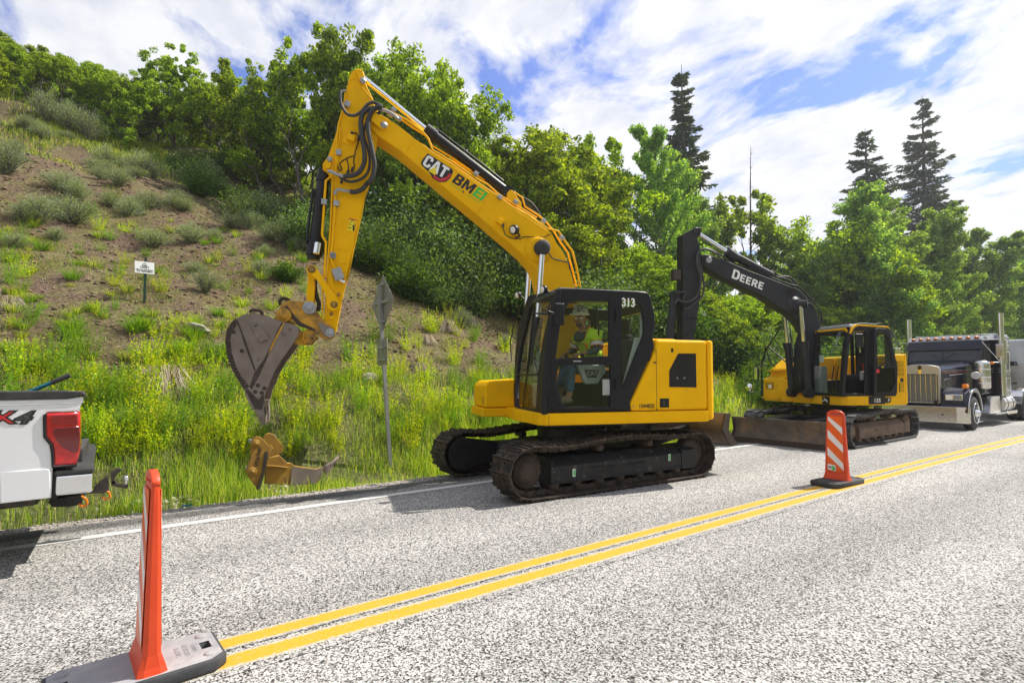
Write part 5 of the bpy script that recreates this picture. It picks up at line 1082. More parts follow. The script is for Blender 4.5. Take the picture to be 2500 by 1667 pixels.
# ---- stick
SY = .135
sp_ = tr(cf, Z1, [(262, 240), (300, 140), (350, 98), (420, 92), (465, 150), (490, 290), (580, 480), (602, 560), (642, 640), (657, 800), (650, 950), (602, 1150), (562, 1400)], -SY)+tr(cf, Z5, [(845, 330), (800, 450), (740, 760), (640, 1200), (572, 1560)], -SY)+tr(cf, Z3, [(690, 280), (590, 680), (540, 930), (482, 1230), (455, 1320), (390, 1350), (325, 1290), (305, 1110), (318, 1000), (332, 560), (352, 300)], -SY)+tr(cf, Z5, [(352, 900), (372, 300), (310, 215), (250, 170), (248, 105), (318, 5)], -SY)+tr(cf, Z1, [(30, 1140), (60, 1060), (140, 800), (190, 640), (235, 470), (250, 330)], -SY)
stick = plate('stick', sp_, [], -SY, SY, 'cy', cat, .012)
for zz, pts, r in ((Z1, [(240, 470), (250, 335), (290, 240), (345, 225), (395, 262), (480, 390), (578, 500)], .009), (Z1, [(640, 950), (600, 1150), (565, 1400)], .008), (Z5, [(800, 450), (740, 760), (640, 1200), (572, 1560)], .006)): MB().tube(tr3(cf, zz, pts, -SY-.002), r, 6).build('weld_seam', 'cy', stick)
q = tr(cf, Z1, [(358, 130), (390, 108), (440, 112), (470, 200), (492, 245), (475, 275), (445, 285), (420, 265), (395, 220)], -.17); o = plate('pin_strap', q, [], -.18, -SY, 'cy', stick, .006)
x, z = cf.Y(Z1[0]+452*Z1[2], Z1[1]+248*Z1[2], -.18); MB().lathe((x, -.18, z), (0, -1, 0), [(0, .045), (.01, .045), (.012, .03), (.03, .028), (.031, 0)], 16).build('pin_bolt', 'zinc', stick)
q = tr(cf, Z5, [(280, 120), (310, 40), (345, 25), (370, 50), (350, 150), (320, 170), (290, 160)], -.17); plate('pin_strap', q, [], -.18, -SY, 'cy', stick, .006)
x, z = cf.Y(Z5[0]+340*Z5[2], Z5[1]+50*Z5[2], -.18); MB().lathe((x, -.18, z), (0, -1, 0), [(0, .04), (.012, .04), (.03, .025), (.031, 0)], 16).build('pin_bolt', 'zinc', stick)
for nm, zz, pts, r, m_, yy in (('pipe', Z1, [(225, 390), (222, 480), (190, 640), (140, 800), (115, 1000), (105, 1400), (85, 1480)], .015, 'cy', -.155), ('pipe', Z1, [(160, 860), (150, 1000), (130, 1150), (125, 1300)], .013, 'cy', -.155), ('pipe', Z5, [(395, 235), (290, 322), (270, 600), (242, 1000), (250, 1035), (292, 1105), (285, 1300), (268, 1560)], .017, 'cy', -.15),
                        ('pipe', Z5, [(410, 490), (405, 640), (388, 900), (365, 1180), (352, 1300), (372, 1370), (418, 1470)], .020, 'cy', -.16), ('pipe', Z5, [(375, 280), (350, 900), (318, 1350), (300, 1560)], .013, 'cy', -.15), ('pipe', Z3, [(290, 660), (285, 1000), (280, 1080)], .012, 'cy', -.14), ('pipe', Z3, [(320, 200), (300, 480), (285, 660)], .012, 'cy', -.12)):
    MB().tube(tr3(cf, zz, pts, yy), r, 8).build(nm, m_, stick)
for zz, px, py, a in ((Z1, 250, 560, -20), (Z1, 140, 1175, 0), (Z5, 425, 618, -5), (Z5, 270, 600, -5), (Z5, 382, 1278, -5), (Z3, 438, 150, -5)): boxy('pipe_clamp', zz, px, py, .075, .08, .055, a, 'zinc', stick, -.145)
b2 = boxy('valve_block', Z3, 515, 425, .13, .17, .07, 22, 'zinc', stick, -.15); x, z = cf.Y(Z3[0]+570*Z3[2], Z3[1]+520*Z3[2], -.18); MB().cyl((x-.03, -.18, z+.02), (x+.04, -.18, z-.02), .024, seg=10).build('fitting', 'chrome', b2)
b3 = boxy('bracket', Z1, 285, 1010, .20, .15, .012, -12, 'cy', stick, -SY); boxy('sensor_box', Z1, 300, 990, .11, .09, .06, -12, 'cy', b3, -SY-.012)
for px, py in ((205, 1160), (250, 1170), (240, 1240)): pass
for px, py in ((460, 1175), (552, 1192), (525, 1365)): x, z = cf.Y(Z5[0]+px*Z5[2], Z5[1]+py*Z5[2], -SY); MB().cyl((x, -SY, z), (x, -SY-.03, z), .022, seg=12).build('stud', 'cy', stick)
q = tr(cf, Z5, [(598, 805), (675, 822), (642, 968), (565, 950)], -SY); wl = plate('warning_label', q, [], -SY-.003, -SY+.001, 'ydec', stick, .0005)
x, z = cf.Y(Z5[0]+628*Z5[2], Z5[1]+862*Z5[2], -SY); MB().tube([(x, -SY-.005, z+.05), (x+.045, -SY-.005, z-.03), (x-.045, -SY-.005, z-.03), (x, -SY-.005, z+.05)], .004, 4).build('triangle', 'klogo', wl)
x, z = cf.Y(Z5[0]+632*Z5[2], Z5[1]+925*Z5[2], -SY); MB().box(x-.0, x+.025, -SY-.005, -SY-.003, z-.04, z+.04).box(x-.06, x-.02, -SY-.005, -SY-.003, z-.008, z+.006).build('pictogram', 'klogo', wl)
x, z = cf.Y(Z5[0]+637*Z5[2], Z5[1]+815*Z5[2], -SY); boxy('label_bar', Z5, 637, 817, .11, .018, .005, -10, 'rlogo', wl, -SY)
mb = MB()
for pts in ([(395, 975), (385, 1050), (350, 1150), (340, 1200), (240, 1235), (160, 1295)], [(340, 1200), (330, 1290), (340, 1340), (310, 1390)], [(240, 1235), (265, 1340), (255, 1420)], [(320, 910), (370, 920), (395, 980)], [(150, 1300), (180, 1370), (150, 1395), (135, 1340)]): mb.tube(spline(tr3(cf, Z1, pts, -.15), 4), .008, 5)
mb.build('sensor_wires', 'bkdark', stick)
for px, py in ((315, 1385), (255, 1425), (400, 985), (305, 935), (180, 1530)): boxy('connector', Z1, px, py, .035, .075, .03, -15, 'rubber', stick, -.15)
# hoses looping from boom to stick
def hose(pts, r, rib=0, k=6, yy=None, m_='hose'):
    P = []
    for zz, pl, y_ in pts: P += tr3(cf, zz, pl, y_)
    MB().tube(spline(P, k), r, 10, rib).build('hose', m_, stick)
hose([(Z1, [(235, 375), (190, 378), (160, 410)], -.18)], .016, m_='zinc')
hose([(Z1, [(160, 400), (165, 520), (200, 610), (260, 680), (350, 690), (430, 640), (500, 560), (570, 525), (640, 545), (700, 585)], -.26)], .022)
hose([(Z1, [(690, 590), (630, 590), (575, 625), (530, 700), (512, 800), (522, 920), (552, 1060), (582, 1210), (597, 1330), (578, 1450), (530, 1540)], -.29), (Z5, [(825, 350), (760, 425), (680, 462), (595, 462)], -.21)], .030, .18, 24)
hose([(Z5, [(600, 462), (500, 442), (440, 438), (412, 470), (410, 500)], -.19)], .022, m_='zinc')
hose([(Z1, [(610, 600), (520, 612), (450, 670), (422, 770), (432, 930), (458, 1080), (472, 1230), (452, 1330), (392, 1420), (300, 1460), (200, 1468)], -.27)], .030, .18, 24)
hose([(Z1, [(200, 1468), (120, 1445), (60, 1415), (0, 1400)], -.24)], .025, m_='zinc')
hose([(Z1, [(680, 645), (600, 690), (510, 770), (462, 870), (470, 980), (510, 1100), (538, 1250), (522, 1390), (460, 1480), (350, 1530), (250, 1530), (140, 1465)], -.22)], .020)
hose([(Z1, [(600, 600), (760, 640), (850, 690), (900, 740)], -.22)], .024, m_='zinc')

# bucket cylinder on the front of the stick
a, b, c = cf.Y(Z5[0]+270*Z5[2], Z5[1]+185*Z5[2], 0), cf.Y(Z5[0]+128*Z5[2], Z5[1]+1330*Z5[2], 0), cf.Y(Z3[0]+125*Z3[2], Z3[1]+345*Z3[2], 0)
d_ = Vector((b[0]-a[0], 0, b[1]-a[1])); L_ = d_.length; d_.normalize()
bc = MB().cyl((a[0], 0, a[1]), (b[0], 0, b[1]), .088, seg=24).cyl((b[0]-d_.x*.28, 0, b[1]-d_.z*.28), (b[0]-d_.x*.06, 0, b[1]-d_.z*.06), .112, seg=24).cyl((a[0]+d_.x*.1, 0, a[1]+d_.z*.1), (a[0]+d_.x*.18, 0, a[1]+d_.z*.18), .1, seg=24)
bc.tube([(a[0]+d_.x*.3-.11, -.03, a[1]+d_.z*.3), (a[0]+d_.x*.9-.12, -.03, a[1]+d_.z*.9), (a[0]+d_.x*1.1-.10, -.06, a[1]+d_.z*1.1), (b[0]-.03, -.09, b[1]+.3)], .02, 8).build('bucket_cylinder', 'blk', cat)
bco = cat.children[-1]; MB().cyl((b[0], 0, b[1]), (c[0], 0, c[1]), .04).build('rod', 'rod', bco)
# linkage
def arm(nm, z, pts, y0, y1, m_, rings=(), par=None):
    o = plate(nm, tr(cf, z, pts, y0), [], y0, y1, m_, par or cat, .008)
    for (px, py, r) in rings:
        x, zz_ = cf.Y(z[0]+px*z[2], z[1]+py*z[2], y0); MB().lathe((x, y0+.005, zz_), (0, -1, 0), [(0, r), (.012, r), (.014, r*.82), (.012, r*.78), (.018, r*.72), (.020, 0)], 24).build('pin', 'zinc' if m_ != 'cy' else 'cy2', o)
        MB().lathe((x, y0-.006, zz_), (0, -1, 0), [(0, r*.86), (.003, r*.86), (.0035, r*.74), (.001, r*.74)], 24).build('seal_ring', 'klogo', o)
    return o
for sgn in (-1, 1):
    y0, y1 = (-.21, -.165) if sgn < 0 else (.165, .21)
    arm('link_arm', Z3, [(45, 345), (60, 300), (110, 280), (160, 285), (200, 330), (330, 520), (480, 740), (540, 840), (545, 900), (520, 940), (430, 960), (360, 920), (338, 840), (345, 770), (300, 660), (210, 510), (110, 420), (60, 400)], y0, y1, 'cy', ((125, 345, .055), (455, 865, .05)) if sgn < 0 else ())
arm('tension_link', Z3, [(68, 400), (165, 400), (175, 600), (160, 830), (130, 900), (50, 880), (48, 700), (62, 560)], -.11, .11, 'cy')
arm('guard_plate', Z3, [(375, 380), (425, 385), (455, 540), (490, 655), (575, 675), (590, 700), (575, 830), (540, 930), (440, 1080), (415, 1092), (385, 1080), (355, 960), (345, 800), (350, 600)], -.155, -.135, 'cy', ((525, 718, .028), (415, 1003, .028)))
MB().tube(spline(tr3(cf, Z3, [(175, 500), (180, 650), (210, 780), (235, 860), (215, 960)], 0)), .028, 8).build('hose', 'hose', stick)
# coupler
for sgn in (-1, 1):
    y0, y1 = (-.20, -.16) if sgn < 0 else (.16, .20)
    cp_ = plate('coupler_plate' if sgn > 0 else 'coupler', tr(cf, Z4, [(645, 215), (655, 180), (700, 120), (790, 72), (990, 88), (1060, 108), (1115, 190), (1190, 292), (1300, 385), (1325, 430), (1315, 490), (1270, 518), (1200, 515), (1120, 470), (1060, 420), (960, 380), (850, 330), (790, 285), (720, 290), (660, 260)], y0), [], y0, y1, 'cy2', cat, .008)
    if sgn < 0:
        coup = cp_
        for px, py, r in ((725, 238, .10), (1025, 152, .09), (1262, 440, .065)):
            x, zz_ = cf.Y(Z4[0]+px*Z4[2], Z4[1]+py*Z4[2], y0); MB().lathe((x, y0, zz_), (0, -1, 0), [(0, r), (.03, r), (.032, r*.7), (.03, r*.62), (.05, r*.6), (.052, 0)], 24).build('pin', 'zinc' if r < .095 else 'cy2', coup)
        plate('wear_plate', tr(cf, Z4, [(1120, 330), (1160, 318), (1290, 395), (1315, 430), (1300, 480), (1260, 500), (1200, 480), (1165, 420)], -.2), [], -.215, -.199, 'bucket', coup, .004)
        plate('rib', tr(cf, Z4, [(700, 140), (830, 90), (940, 170), (900, 200), (960, 300), (1090, 400), (1080, 430), (900, 350), (820, 250), (760, 190)], -.2), [], -.213, -.199, 'bkyel', coup, .005) if 'bkyel' in M else plate('rib', tr(cf, Z4, [(760, 120), (860, 250), (930, 320), (1090, 395), (1090, 425), (900, 360), (820, 270), (730, 160)], -.2), [], -.213, -.199, 'bkdark', coup, .005)
MB().prism(tr(cf, Z4, [(700, 130), (790, 80), (1000, 95), (1050, 120), (900, 180), (740, 200)], 0), -.16, .16).build('coupler_body', 'cy2', coup, .01)
MB().cyl(*[(*(lambda p: (p[0], s_*.24, p[1]))(cf.Y(Z4[0]+1262*Z4[2], Z4[1]+440*Z4[2], 0)),) for s_ in (-1, 1)], .04).build('stick_pin', 'zinc', coup)
MB().tube(spline(tr3(cf, Z4, [(690, 120), (680, 70), (720, 40), (780, 55), (770, 80)], 0)), .022, 8).build('lifting_eye', 'rust', coup)
# bucket: two side plates, a curved shell between them, teeth
WB = .30
bo = [(180, 268), (260, 226), (400, 212), (520, 236), (610, 278), (720, 312), (860, 350), (905, 400), (890, 480), (820, 590), (700, 750), (610, 900), (560, 1030), (520, 1110), (490, 1230), (470, 1330), (385, 1335), (270, 1110), (210, 1010), (130, 880), (72, 720), (42, 540), (60, 400), (120, 310)]
bp = tr(cf, Z4, bo, -WB)
bk = plate('bucket', bp, [], -WB, -WB+.03, 'bucket', cat, .006)
plate('far_side', [(p[0], p[1]) for p in bp], [], WB-.03, WB, 'bucket', bk, .006)
bi = list(range(16, 24))+list(range(0, 7)); back = [Vector(bp[i]) for i in bi]; cen = Vector((sum(p[0] for p in bp)/len(bp), sum(p[1] for p in bp)/len(bp)))
mb = MB(); out = [(p.x, p.y) for p in back]; inn_ = [tuple(cen+(p-cen)*.955) for p in back]
sh_ = []
for i in range(len(out)-1): mb.hexa([(out[i][0], -WB+.03, out[i][1]), (out[i+1][0], -WB+.03, out[i+1][1]), (inn_[i+1][0], -WB+.03, inn_[i+1][1]), (inn_[i][0], -WB+.03, inn_[i][1])], [(out[i][0], WB-.03, out[i][1]), (out[i+1][0], WB-.03, out[i+1][1]), (inn_[i+1][0], WB-.03, inn_[i+1][1]), (inn_[i][0], WB-.03, inn_[i][1])])
mb.build('bucket_shell', 'bucket', bk)
def deco(nm, pts, m_, d=.012, bv=.002): return plate(nm, tr(cf, Z4, pts, -WB), [], -WB-d, -WB+.002, m_, bk, bv)
deco('heel_band', [(165, 275), (185, 340), (125, 420), (105, 520), (125, 680), (170, 830), (240, 960), (330, 1060), (270, 1100), (210, 1005), (135, 880), (75, 720), (47, 540), (64, 405), (122, 315)], 'bkdark', .006)
mb = MB(); up_ = [(175, 285), (110, 330), (72, 400), (52, 480), (48, 560), (60, 660), (82, 740), (110, 820), (145, 890), (190, 960), (240, 1040), (280, 1085)]; lo_ = [(188, 345), (150, 385), (118, 440), (104, 520), (110, 600), (126, 680), (150, 750), (175, 830), (210, 900), (250, 965), (300, 1025)]
zig = []
for i in range(len(lo_)):
    for t in (0, .5):
        a = Vector(up_[i]).lerp(Vector(up_[min(i+1, len(up_)-1)]), t); b = Vector(lo_[i]).lerp(Vector(lo_[min(i+1, len(lo_)-1)]), t+.25 if i < len(lo_)-1 else t); zig += [tuple(a), tuple(b)]
mb.tube(tr3(cf, Z4, zig, -WB-.008), .006, 4); mb.build('weld_bead', 'bucket', bk)
deco('groove', [(168, 275), (190, 285), (295, 560), (400, 870), (385, 880), (270, 580), (215, 400)], 'bkdark', .004)
deco('groove', [(330, 1060), (355, 1100), (440, 940), (520, 760), (720, 330), (700, 320), (500, 740), (385, 900)], 'bkdark', .0045)
deco('yellow_scrape', [(720, 322), (735, 325), (600, 600), (540, 700), (585, 570)], 'cy2', .0065)
deco('brand_plate', [(350, 390), (455, 342), (545, 490), (440, 545)], 'bucket', .02, .006)
x, z = cf.Y(Z4[0]+448*Z4[2], Z4[1]+440*Z4[2], -WB); text('brand_lettering', 'CAT', .15, 'bucket', bk, side_mtx(x, -WB-.022, z, -60), .004, .006)
deco('mud_patch', [(300, 1080), (370, 1150), (430, 1210), (490, 1150), (500, 1200), (470, 1330), (395, 1320), (330, 1200), (280, 1120)], 'bkdark', .003)
mb = MB()
for px, py in ((425, 1048), (395, 1122), (500, 1082), (470, 1135), (240, 650), (145, 430)): x, z = cf.Y(Z4[0]+px*Z4[2], Z4[1]+py*Z4[2], -WB); mb.cyl((x, -WB-.003, z), (x, -WB+.0, z), .028, seg=12)
mb.build('bolt_holes', 'bkdark', bk)
deco('side_cutter', [(272, 1135), (300, 1140), (385, 1310), (372, 1340), (330, 1260)], 'bucket', .02)
for k in range(5):
    yy = -WB+.035+k*(2*WB-.07-.06)/4+.0; p = tr(cf, Z4, [(385, 1330), (410, 1290), (480, 1270), (492, 1380), (485, 1500), (470, 1525), (440, 1440)], -WB); MB().prism(p, yy-.03, yy+.06).build('tooth', 'bkdark' if k % 2 else 'bucket', bk, .008)
lp = tr(cf, Z4, [(380, 1320), (480, 1310), (495, 1230), (395, 1230)], -WB); MB().prism(lp, -WB+.03, WB-.03).build('cutting_edge', 'bucket', bk)
for sgn in (-1, 1):
    y0, y1 = (-.16, -.12) if sgn < 0 else (.12, .16)
    o = plate('bucket_ear', tr(cf, Z4, [(600, 280), (660, 235), (720, 180), (790, 220), (800, 300), (850, 330), (900, 420), (1000, 425), (1100, 470), (1130, 510), (1080, 540), (1060, 580), (940, 585), (850, 570), (720, 500), (640, 330)], y0), [], y0, y1, 'cy2', bk, .008)
    if sgn < 0:
        for px, py, r in ((1018, 487, .10), (725, 238, .09)): x, zz_ = cf.Y(Z4[0]+px*Z4[2], Z4[1]+py*Z4[2], y0); MB().lathe((x, y0, zz_), (0, -1, 0), [(0, r), (.03, r), (.032, r*.68), (.028, r*.62), (.045, r*.6), (.046, 0)], 24).build('pin', 'cy2', bk)
MB().tube(spline(tr3(cf, Z4, [(330, 205), (360, 175), (420, 178), (460, 195), (480, 225)], -.3)), .02, 8).build('lifting_eye', 'rust', bk)

# ---- the operator in the cab
def skinned(name, joints, edges, m_, parent, sub=2):
    me = bpy.data.meshes.new(name); me.from_pydata([j[0] for j in joints], edges, []); o = bpy.data.objects.new(name, me); COL.objects.link(o); o.parent = parent
    o.modifiers.new('s', 'SKIN'); sv = me.skin_vertices[0].data
    for i, j in enumerate(joints): r = j[1]; sv[i].radius = (r, r) if np.isscalar(r) else r
    sv[0].use_root = True; o.modifiers['s'].use_smooth_shade = True
    ss = o.modifiers.new('u', 'SUBSURF'); ss.levels = sub; ss.render_levels = sub
    me.materials.append(M[m_]); return o
M['skin'] = mat('skin', (.40, .19, .12), .55, c2=(.34, .15, .09), sc_=20); M['shirt'] = mat('grey_green_shirt', (.05, .075, .075), .9); M['vest'] = mat('hi_vis_yellow', (.55, .78, .02), .7, c2=(.45, .66, .02), sc_=9)
M['jeans'] = mat('blue_denim', (.035, .075, .15), .9, c2=(.06, .12, .21), sc_=18, bump=.3, bsc=300); M['hat'] = mat('white_hard_hat', (.72, .71, .64), .35); M['tape'] = mat('silver_tape', (.55, .56, .58), .4); M['otape'] = mat('orange_tape', (.85, .13, .02), .6); M['beard'] = mat('brown_beard', (.10, .06, .04), .9); M['boot'] = mat('tan_boot', (.22, .17, .12), .85)
def hp(px, py, y): a, b = cf.Y(1250+px*.2232, 690+py*.2232, y); return (a, y, b)
per = empty('person', (5.85, 6.4, 0), cf.a, 'machine operator in white hard hat, sunglasses and yellow vest sitting in the large excavator cab', 'person')
hip = Vector(hp(905, 905, -.74)); hd = Vector(hp(748, 418, -.76)); nk = Vector(hp(790, 530, -.74)); ch_ = Vector(hp(860, 660, -.74))
ls = Vector(hp(925, 575, -.95)); le = Vector(hp(930, 745, -1.03)); lh = Vector(hp(760, 775, -1.0)); rs = Vector(hp(720, 590, -.56)); re = Vector(hp(690, 730, -.46)); rh = Vector(hp(600, 770, -.48))
lk = Vector(hp(640, 935, -.88)); lf = Vector(hp(625, 1250, -.90)); rk = Vector(hp(560, 960, -.58)); rf_ = Vector(hp(530, 1200, -.58)); lt = lf+Vector((-.17, 0, -.07)); rt = rf_+Vector((-.17, 0, -.05))
J = [(hip, (.15, .13)), (ch_, (.17, .13)), (nk-Vector((0, 0, .03)), (.09, .085)), (nk+Vector((-.01, 0, .04)), .058), (hd+Vector((0, 0, -.06)), (.066, .07)), (hd, (.088, .078)), (hd+Vector((.01, 0, .09)), (.085, .078)),
     (ls, .066), (le, .046), (lh, .03), (rs, .066), (re, .046), (rh, .03), (hip+Vector((-.05, -.1, -.02)), .10), (lk, .075), (lf, .05), (lt, .042), (hip+Vector((-.05, .1, -.02)), .10), (rk, .075), (rf_, .05), (rt, .042)]
E_ = [(0, 1), (1, 2), (2, 3), (3, 4), (4, 5), (5, 6), (2, 7), (7, 8), (8, 9), (2, 10), (10, 11), (11, 12), (0, 13), (13, 14), (14, 15), (15, 16), (0, 17), (17, 18), (18, 19), (19, 20)]
body = skinned('body', J, E_, 'skin', per)
off = lambda js, d: [(p, tuple(q+d for q in r) if not np.isscalar(r) else r+d) for p, r in js]
skinned('shirt', off([J[1], J[2], J[7], J[8], (le.lerp(lh, .75), .038), J[10], J[11], (re.lerp(rh, .8), .038), J[0]], .012), [(0, 1), (1, 2), (2, 3), (3, 4), (1, 5), (5, 6), (6, 7), (0, 8)], 'shirt', body)
ves = skinned('vest', off([J[1], (nk-Vector((0, 0, .09)), (.12, .11)), J[7], (ls.lerp(le, .72), .062), J[10], (rs.lerp(re, .72), .062), (hip+Vector((0, 0, .05)), (.155, .14))], .026), [(0, 1), (1, 2), (2, 3), (1, 4), (4, 5), (0, 6)], 'vest', body)
skinned('jeans', off([J[0], J[13], J[14], (lf+Vector((0, 0, .05)), .058), J[17], J[18], (rf_+Vector((0, 0, .05)), .058)], .014), [(0, 1), (1, 2), (2, 3), (0, 4), (4, 5), (5, 6)], 'jeans', body)
for p, t_, s_ in ((lf, lt, 0), (rf_, rt, 0)): MB().ell((p+t_)/2+Vector((-.01, 0, -.015)), (.15, .055, .055)).build('boot', 'boot', body)
# sleeve and chest tapes
for a, b, r in ((ls, le, .093), (rs, re, .093)):
    for t, m_, w in ((.62, 'otape', .075), (.62, 'tape', .05)):
        c = a.lerp(b, t); dd = (b-a).normalized(); MB().cyl(c-dd*w/2, c+dd*w/2, r+(.002 if m_ == 'tape' else 0), seg=18, caps=False).build('reflective_band', m_, ves)
for yy in (-.9, -.62):
    MB().tube(spline([(ch_.x-.135, yy, ch_.z-.10), (ch_.x-.15, yy*.97-.02, ch_.z+.05), (ch_.x-.085, yy, ch_.z+.24)]), .016, 6).build('reflective_band', 'otape', ves)
# hard hat with brim, face
hm = Matrix.Rotation(R_(8), 4, 'Y'); hc = hd+Vector((.0, 0, .10))
mb = MB().lathe(hc, (-.05, 0, 1), [(-.02, .125), (-.012, .130), (0, .122), (.03, .120), (.07, .106), (.105, .078), (.125, .04), (.13, .0)], 24); mb.ell(hc+Vector((-.10, -.02, -.006)), (.085, .095, .010)); mb.ell(hc+Vector((.09, 0, -.008)), (.06, .09, .008)); mb.box(hc.x-.10, hc.x+.08, hc.y-.008, hc.y+.008, hc.z+.10, hc.z+.133)
ht = mb.build('hard_hat', 'hat', body)
mb = MB(); rr = np.random.default_rng(2)
for k in range(5): a = -1.6+k*.55; p = hc+Vector((math.cos(a)*.118*-1*0+math.sin(a)*.06-.03, -.118, .03+.03*(k % 2))); mb.cyl(p, p+Vector((0, -.004, 0)), .013, seg=10)
mb.build('stickers', 'klogo', ht)
fd = Vector((-.62, -.78, 0)).normalized(); sd_ = Vector((-fd.y, fd.x, 0))
MB().ell(hd+fd*.082+Vector((0, 0, -.002)), (.015, .015, .024)).build('nose', 'skin', body)
mb = MB()
for s_ in (-1, 1): mb.ell(hd+fd*.080+sd_*s_*.033+Vector((0, 0, .028)), (.026, .026, .018))
mb.tube([hd+fd*.08+sd_*-.05+Vector((0, 0, .035)), hd+fd*.095+Vector((0, 0, .035)), hd+fd*.08+sd_*.05+Vector((0, 0, .035))], .006, 6); mb.tube([hd+fd*.06+sd_*-.07+Vector((0, 0, .03)), hd+fd*-.02+sd_*-.085+Vector((0, 0, .03))], .004, 5); mb.build('sunglasses', 'wsg' if 0 else 'dredl' if 0 else 'chrome', body)
mb = MB().ell(hd+fd*.055+Vector((0, 0, -.062)), (.052, .052, .038)); mb.build('beard', 'beard', body)
MB().ell(hd+fd*.088+Vector((0, 0, -.040)), (.018, .018, .005)).build('mouth', 'skin', body)
for s_ in (-1, 1): MB().ell(hd+sd_*s_*.078+Vector((0, 0, .01)), (.018, .018, .03)).build('ear', 'skin', body)
# hands: palm, four curled fingers, thumb
for h_, el, sg in ((lh, le, 1), (rh, re, -1)):
    d = (h_-el).normalized(); c = h_+d*.05; js = [(h_, .026), (c, (.036, .02))]; ed = [(0, 1)]
    for k in range(4):
        w = (k-1.5)*.019; b0 = c+Vector((0, w*1.0, 0))+d*.03; ln = (.030, .036, .033, .025)[k]
        js += [(b0, .0095), (b0+d*ln+Vector((0, 0, -.012)), .009), (b0+d*ln*1.5+Vector((0, 0, -.038)), .008)]; i = len(js)-3; ed += [(1, i), (i, i+1), (i+1, i+2)]
    t0 = c+Vector((0, sg*.03, .0)); js += [(t0, .011), (t0+d*.03+Vector((0, sg*.012, -.02)), .009)]; i = len(js)-2; ed += [(1, i), (i, i+1)]
    skinned('hand', js, ed, 'skin', body, 1)
# green and white reflector stickers on the track frame
for x_, z_ in ((-.86, .30), (.98, .36)): MB().box(x_-.022, x_+.022, -1.156, -1.151, z_-.05, z_+.05).build('reflector', 'wlogo', [c for c in cat.children if c.name.startswith('undercarriage')][0]); MB().box(x_-.014, x_+.014, -1.158, -1.156, z_-.04, z_+.04).build('reflector_mark', 'glogo', [c for c in cat.children if c.name.startswith('undercarriage')][0])
# ================================================================ the smaller excavator with the black boom
ZE = (1600, 520, .3827); ZI = (1630, 540, .335); ZJ = (1830, 600, .279); ZK = (1930, 780, .2566); ZL = (1840, 800, .2343)
df = Frame(14.78, 6.25, -24.8)
de = empty('excavator', (14.78, 6.25, 0), df.a, 'smaller excavator with a black boom, an open yellow cab and a rusty blade in front', 'excavator')
duc = undercarriage(de, R_(24.8), 4.2, 2.5, .5, ('rubpad', 'dframe', 'blk', 'dframe'), rub=True, blade=(-2.52, .0, .60), cover=False) if 'rubpad' in M else None
if duc is None:
    M['rubpad'] = mat('worn_rubber_pads', (.035, .036, .038), .8, c2=(.075, .07, .066), sc_=9, bump=.25, dirt=(.12, .085, .06), dsc=5, dth=(.6, .75))
    duc = undercarriage(de, R_(24.8), 4.2, 2.5, .5, ('rubpad', 'dframe', 'blk', 'dframe'), rub=True, blade=(-2.52, .0, .60), cover=False)
# rear body, rail, right-hand housing
xr = df.Y(ZK[0]+1125*ZK[2], ZK[1]+600*ZK[2], -1.25)[0]
dh = MB().prism([(.52, 1.10), (.62, 1.5), (.66, 2.08), (.70, 2.12), (xr-.08, 2.12), (xr-.08, 1.10)], -1.24, 1.24).build('engine_housing', 'dy', de, .03, 3)
MB().prism([(xr-.075, -1.24), (xr, -1.22), (xr+.10, -.9), (xr+.2, -.4), (xr+.22, 0), (xr+.2, .4), (xr+.10, .9), (xr, 1.22), (xr-.075, 1.24)], .93, 2.14, 'z').build('counterweight', 'dy', de, .035, 3)
MB().prism([(-.80, -.16), (-.78, -1.14), (-.68, -1.25), (xr-.08, -1.25), (xr-.08, 1.24), (-.8, 1.24), (-.9, .6)], .91, 1.13, 'z').build('lower_frame', 'dy', de, .012)
def louvre(nm, x0, x1, z0, z1, par, y=-1.245, n_=12):
    o = MB().box(x0, x1, y-.004, y+.002, z0, z1).build(nm, 'dyd', par); mb = MB()
    for k in range(n_): z = z0+(k+.5)*(z1-z0)/n_; mb.box(x0+.01, x1-.01, y-.010, y-.004, z-.010, z+.008)
    mb.build('slats', 'dy', o); return o
M['dyd'] = mat('vent_shadow_gap', (.03, .02, .01), .8)
a, b = df.Y(ZK[0]+1010*ZK[2], ZK[1]+395*ZK[2], -1.25), df.Y(ZK[0]+1080*ZK[2], ZK[1]+540*ZK[2], -1.25); louvre('vent', a[0], b[0], b[1], a[1], dh)
a, b = df.Y(ZK[0]+1035*ZK[2], ZK[1]+600*ZK[2], -1.25), df.Y(ZK[0]+1082*ZK[2], ZK[1]+688*ZK[2], -1.25); louvre('vent', a[0], b[0], b[1], a[1], dh, n_=8)
a = df.Y(ZK[0]+1055*ZK[2], ZK[1]+573*ZK[2], -1.25); MB().box(a[0]-.02, a[0]+.06, -1.25, -1.24, a[1]-.05, a[1]+.04).build('latch', 'dyd', dh)
rh_ = MB().prism([(-1.06, .93), (-1.08, 1.15), (-1.06, 1.52), (-.95, 1.56), (-.86, 1.62), (-.82, 1.80), (-.45, 2.08), (.6, 2.1), (.6, .93)], .50, 1.22).build('tank_housing', 'dy', de, .02, 2)
MB().prism([(-1.06, .50), (-.80, .22), (.4, .22), (.4, .50)], .93, 1.5, 'z').build('valve_housing', 'dy', rh_, .015)
MB().prism([(-1.00, 1.53), (-1.05, 1.02), (-1.0, 1.0)], .48, .50).build('trim', 'dy', rh_)
o = MB().box(-1.085, -1.07, .80, 1.12, 1.24, 1.42).build('lamp_recess', 'dyd', rh_); mb = MB()
for k in range(4): mb.box(-1.095, -1.084, .8, 1.12, 1.25+k*.045, 1.272+k*.045)
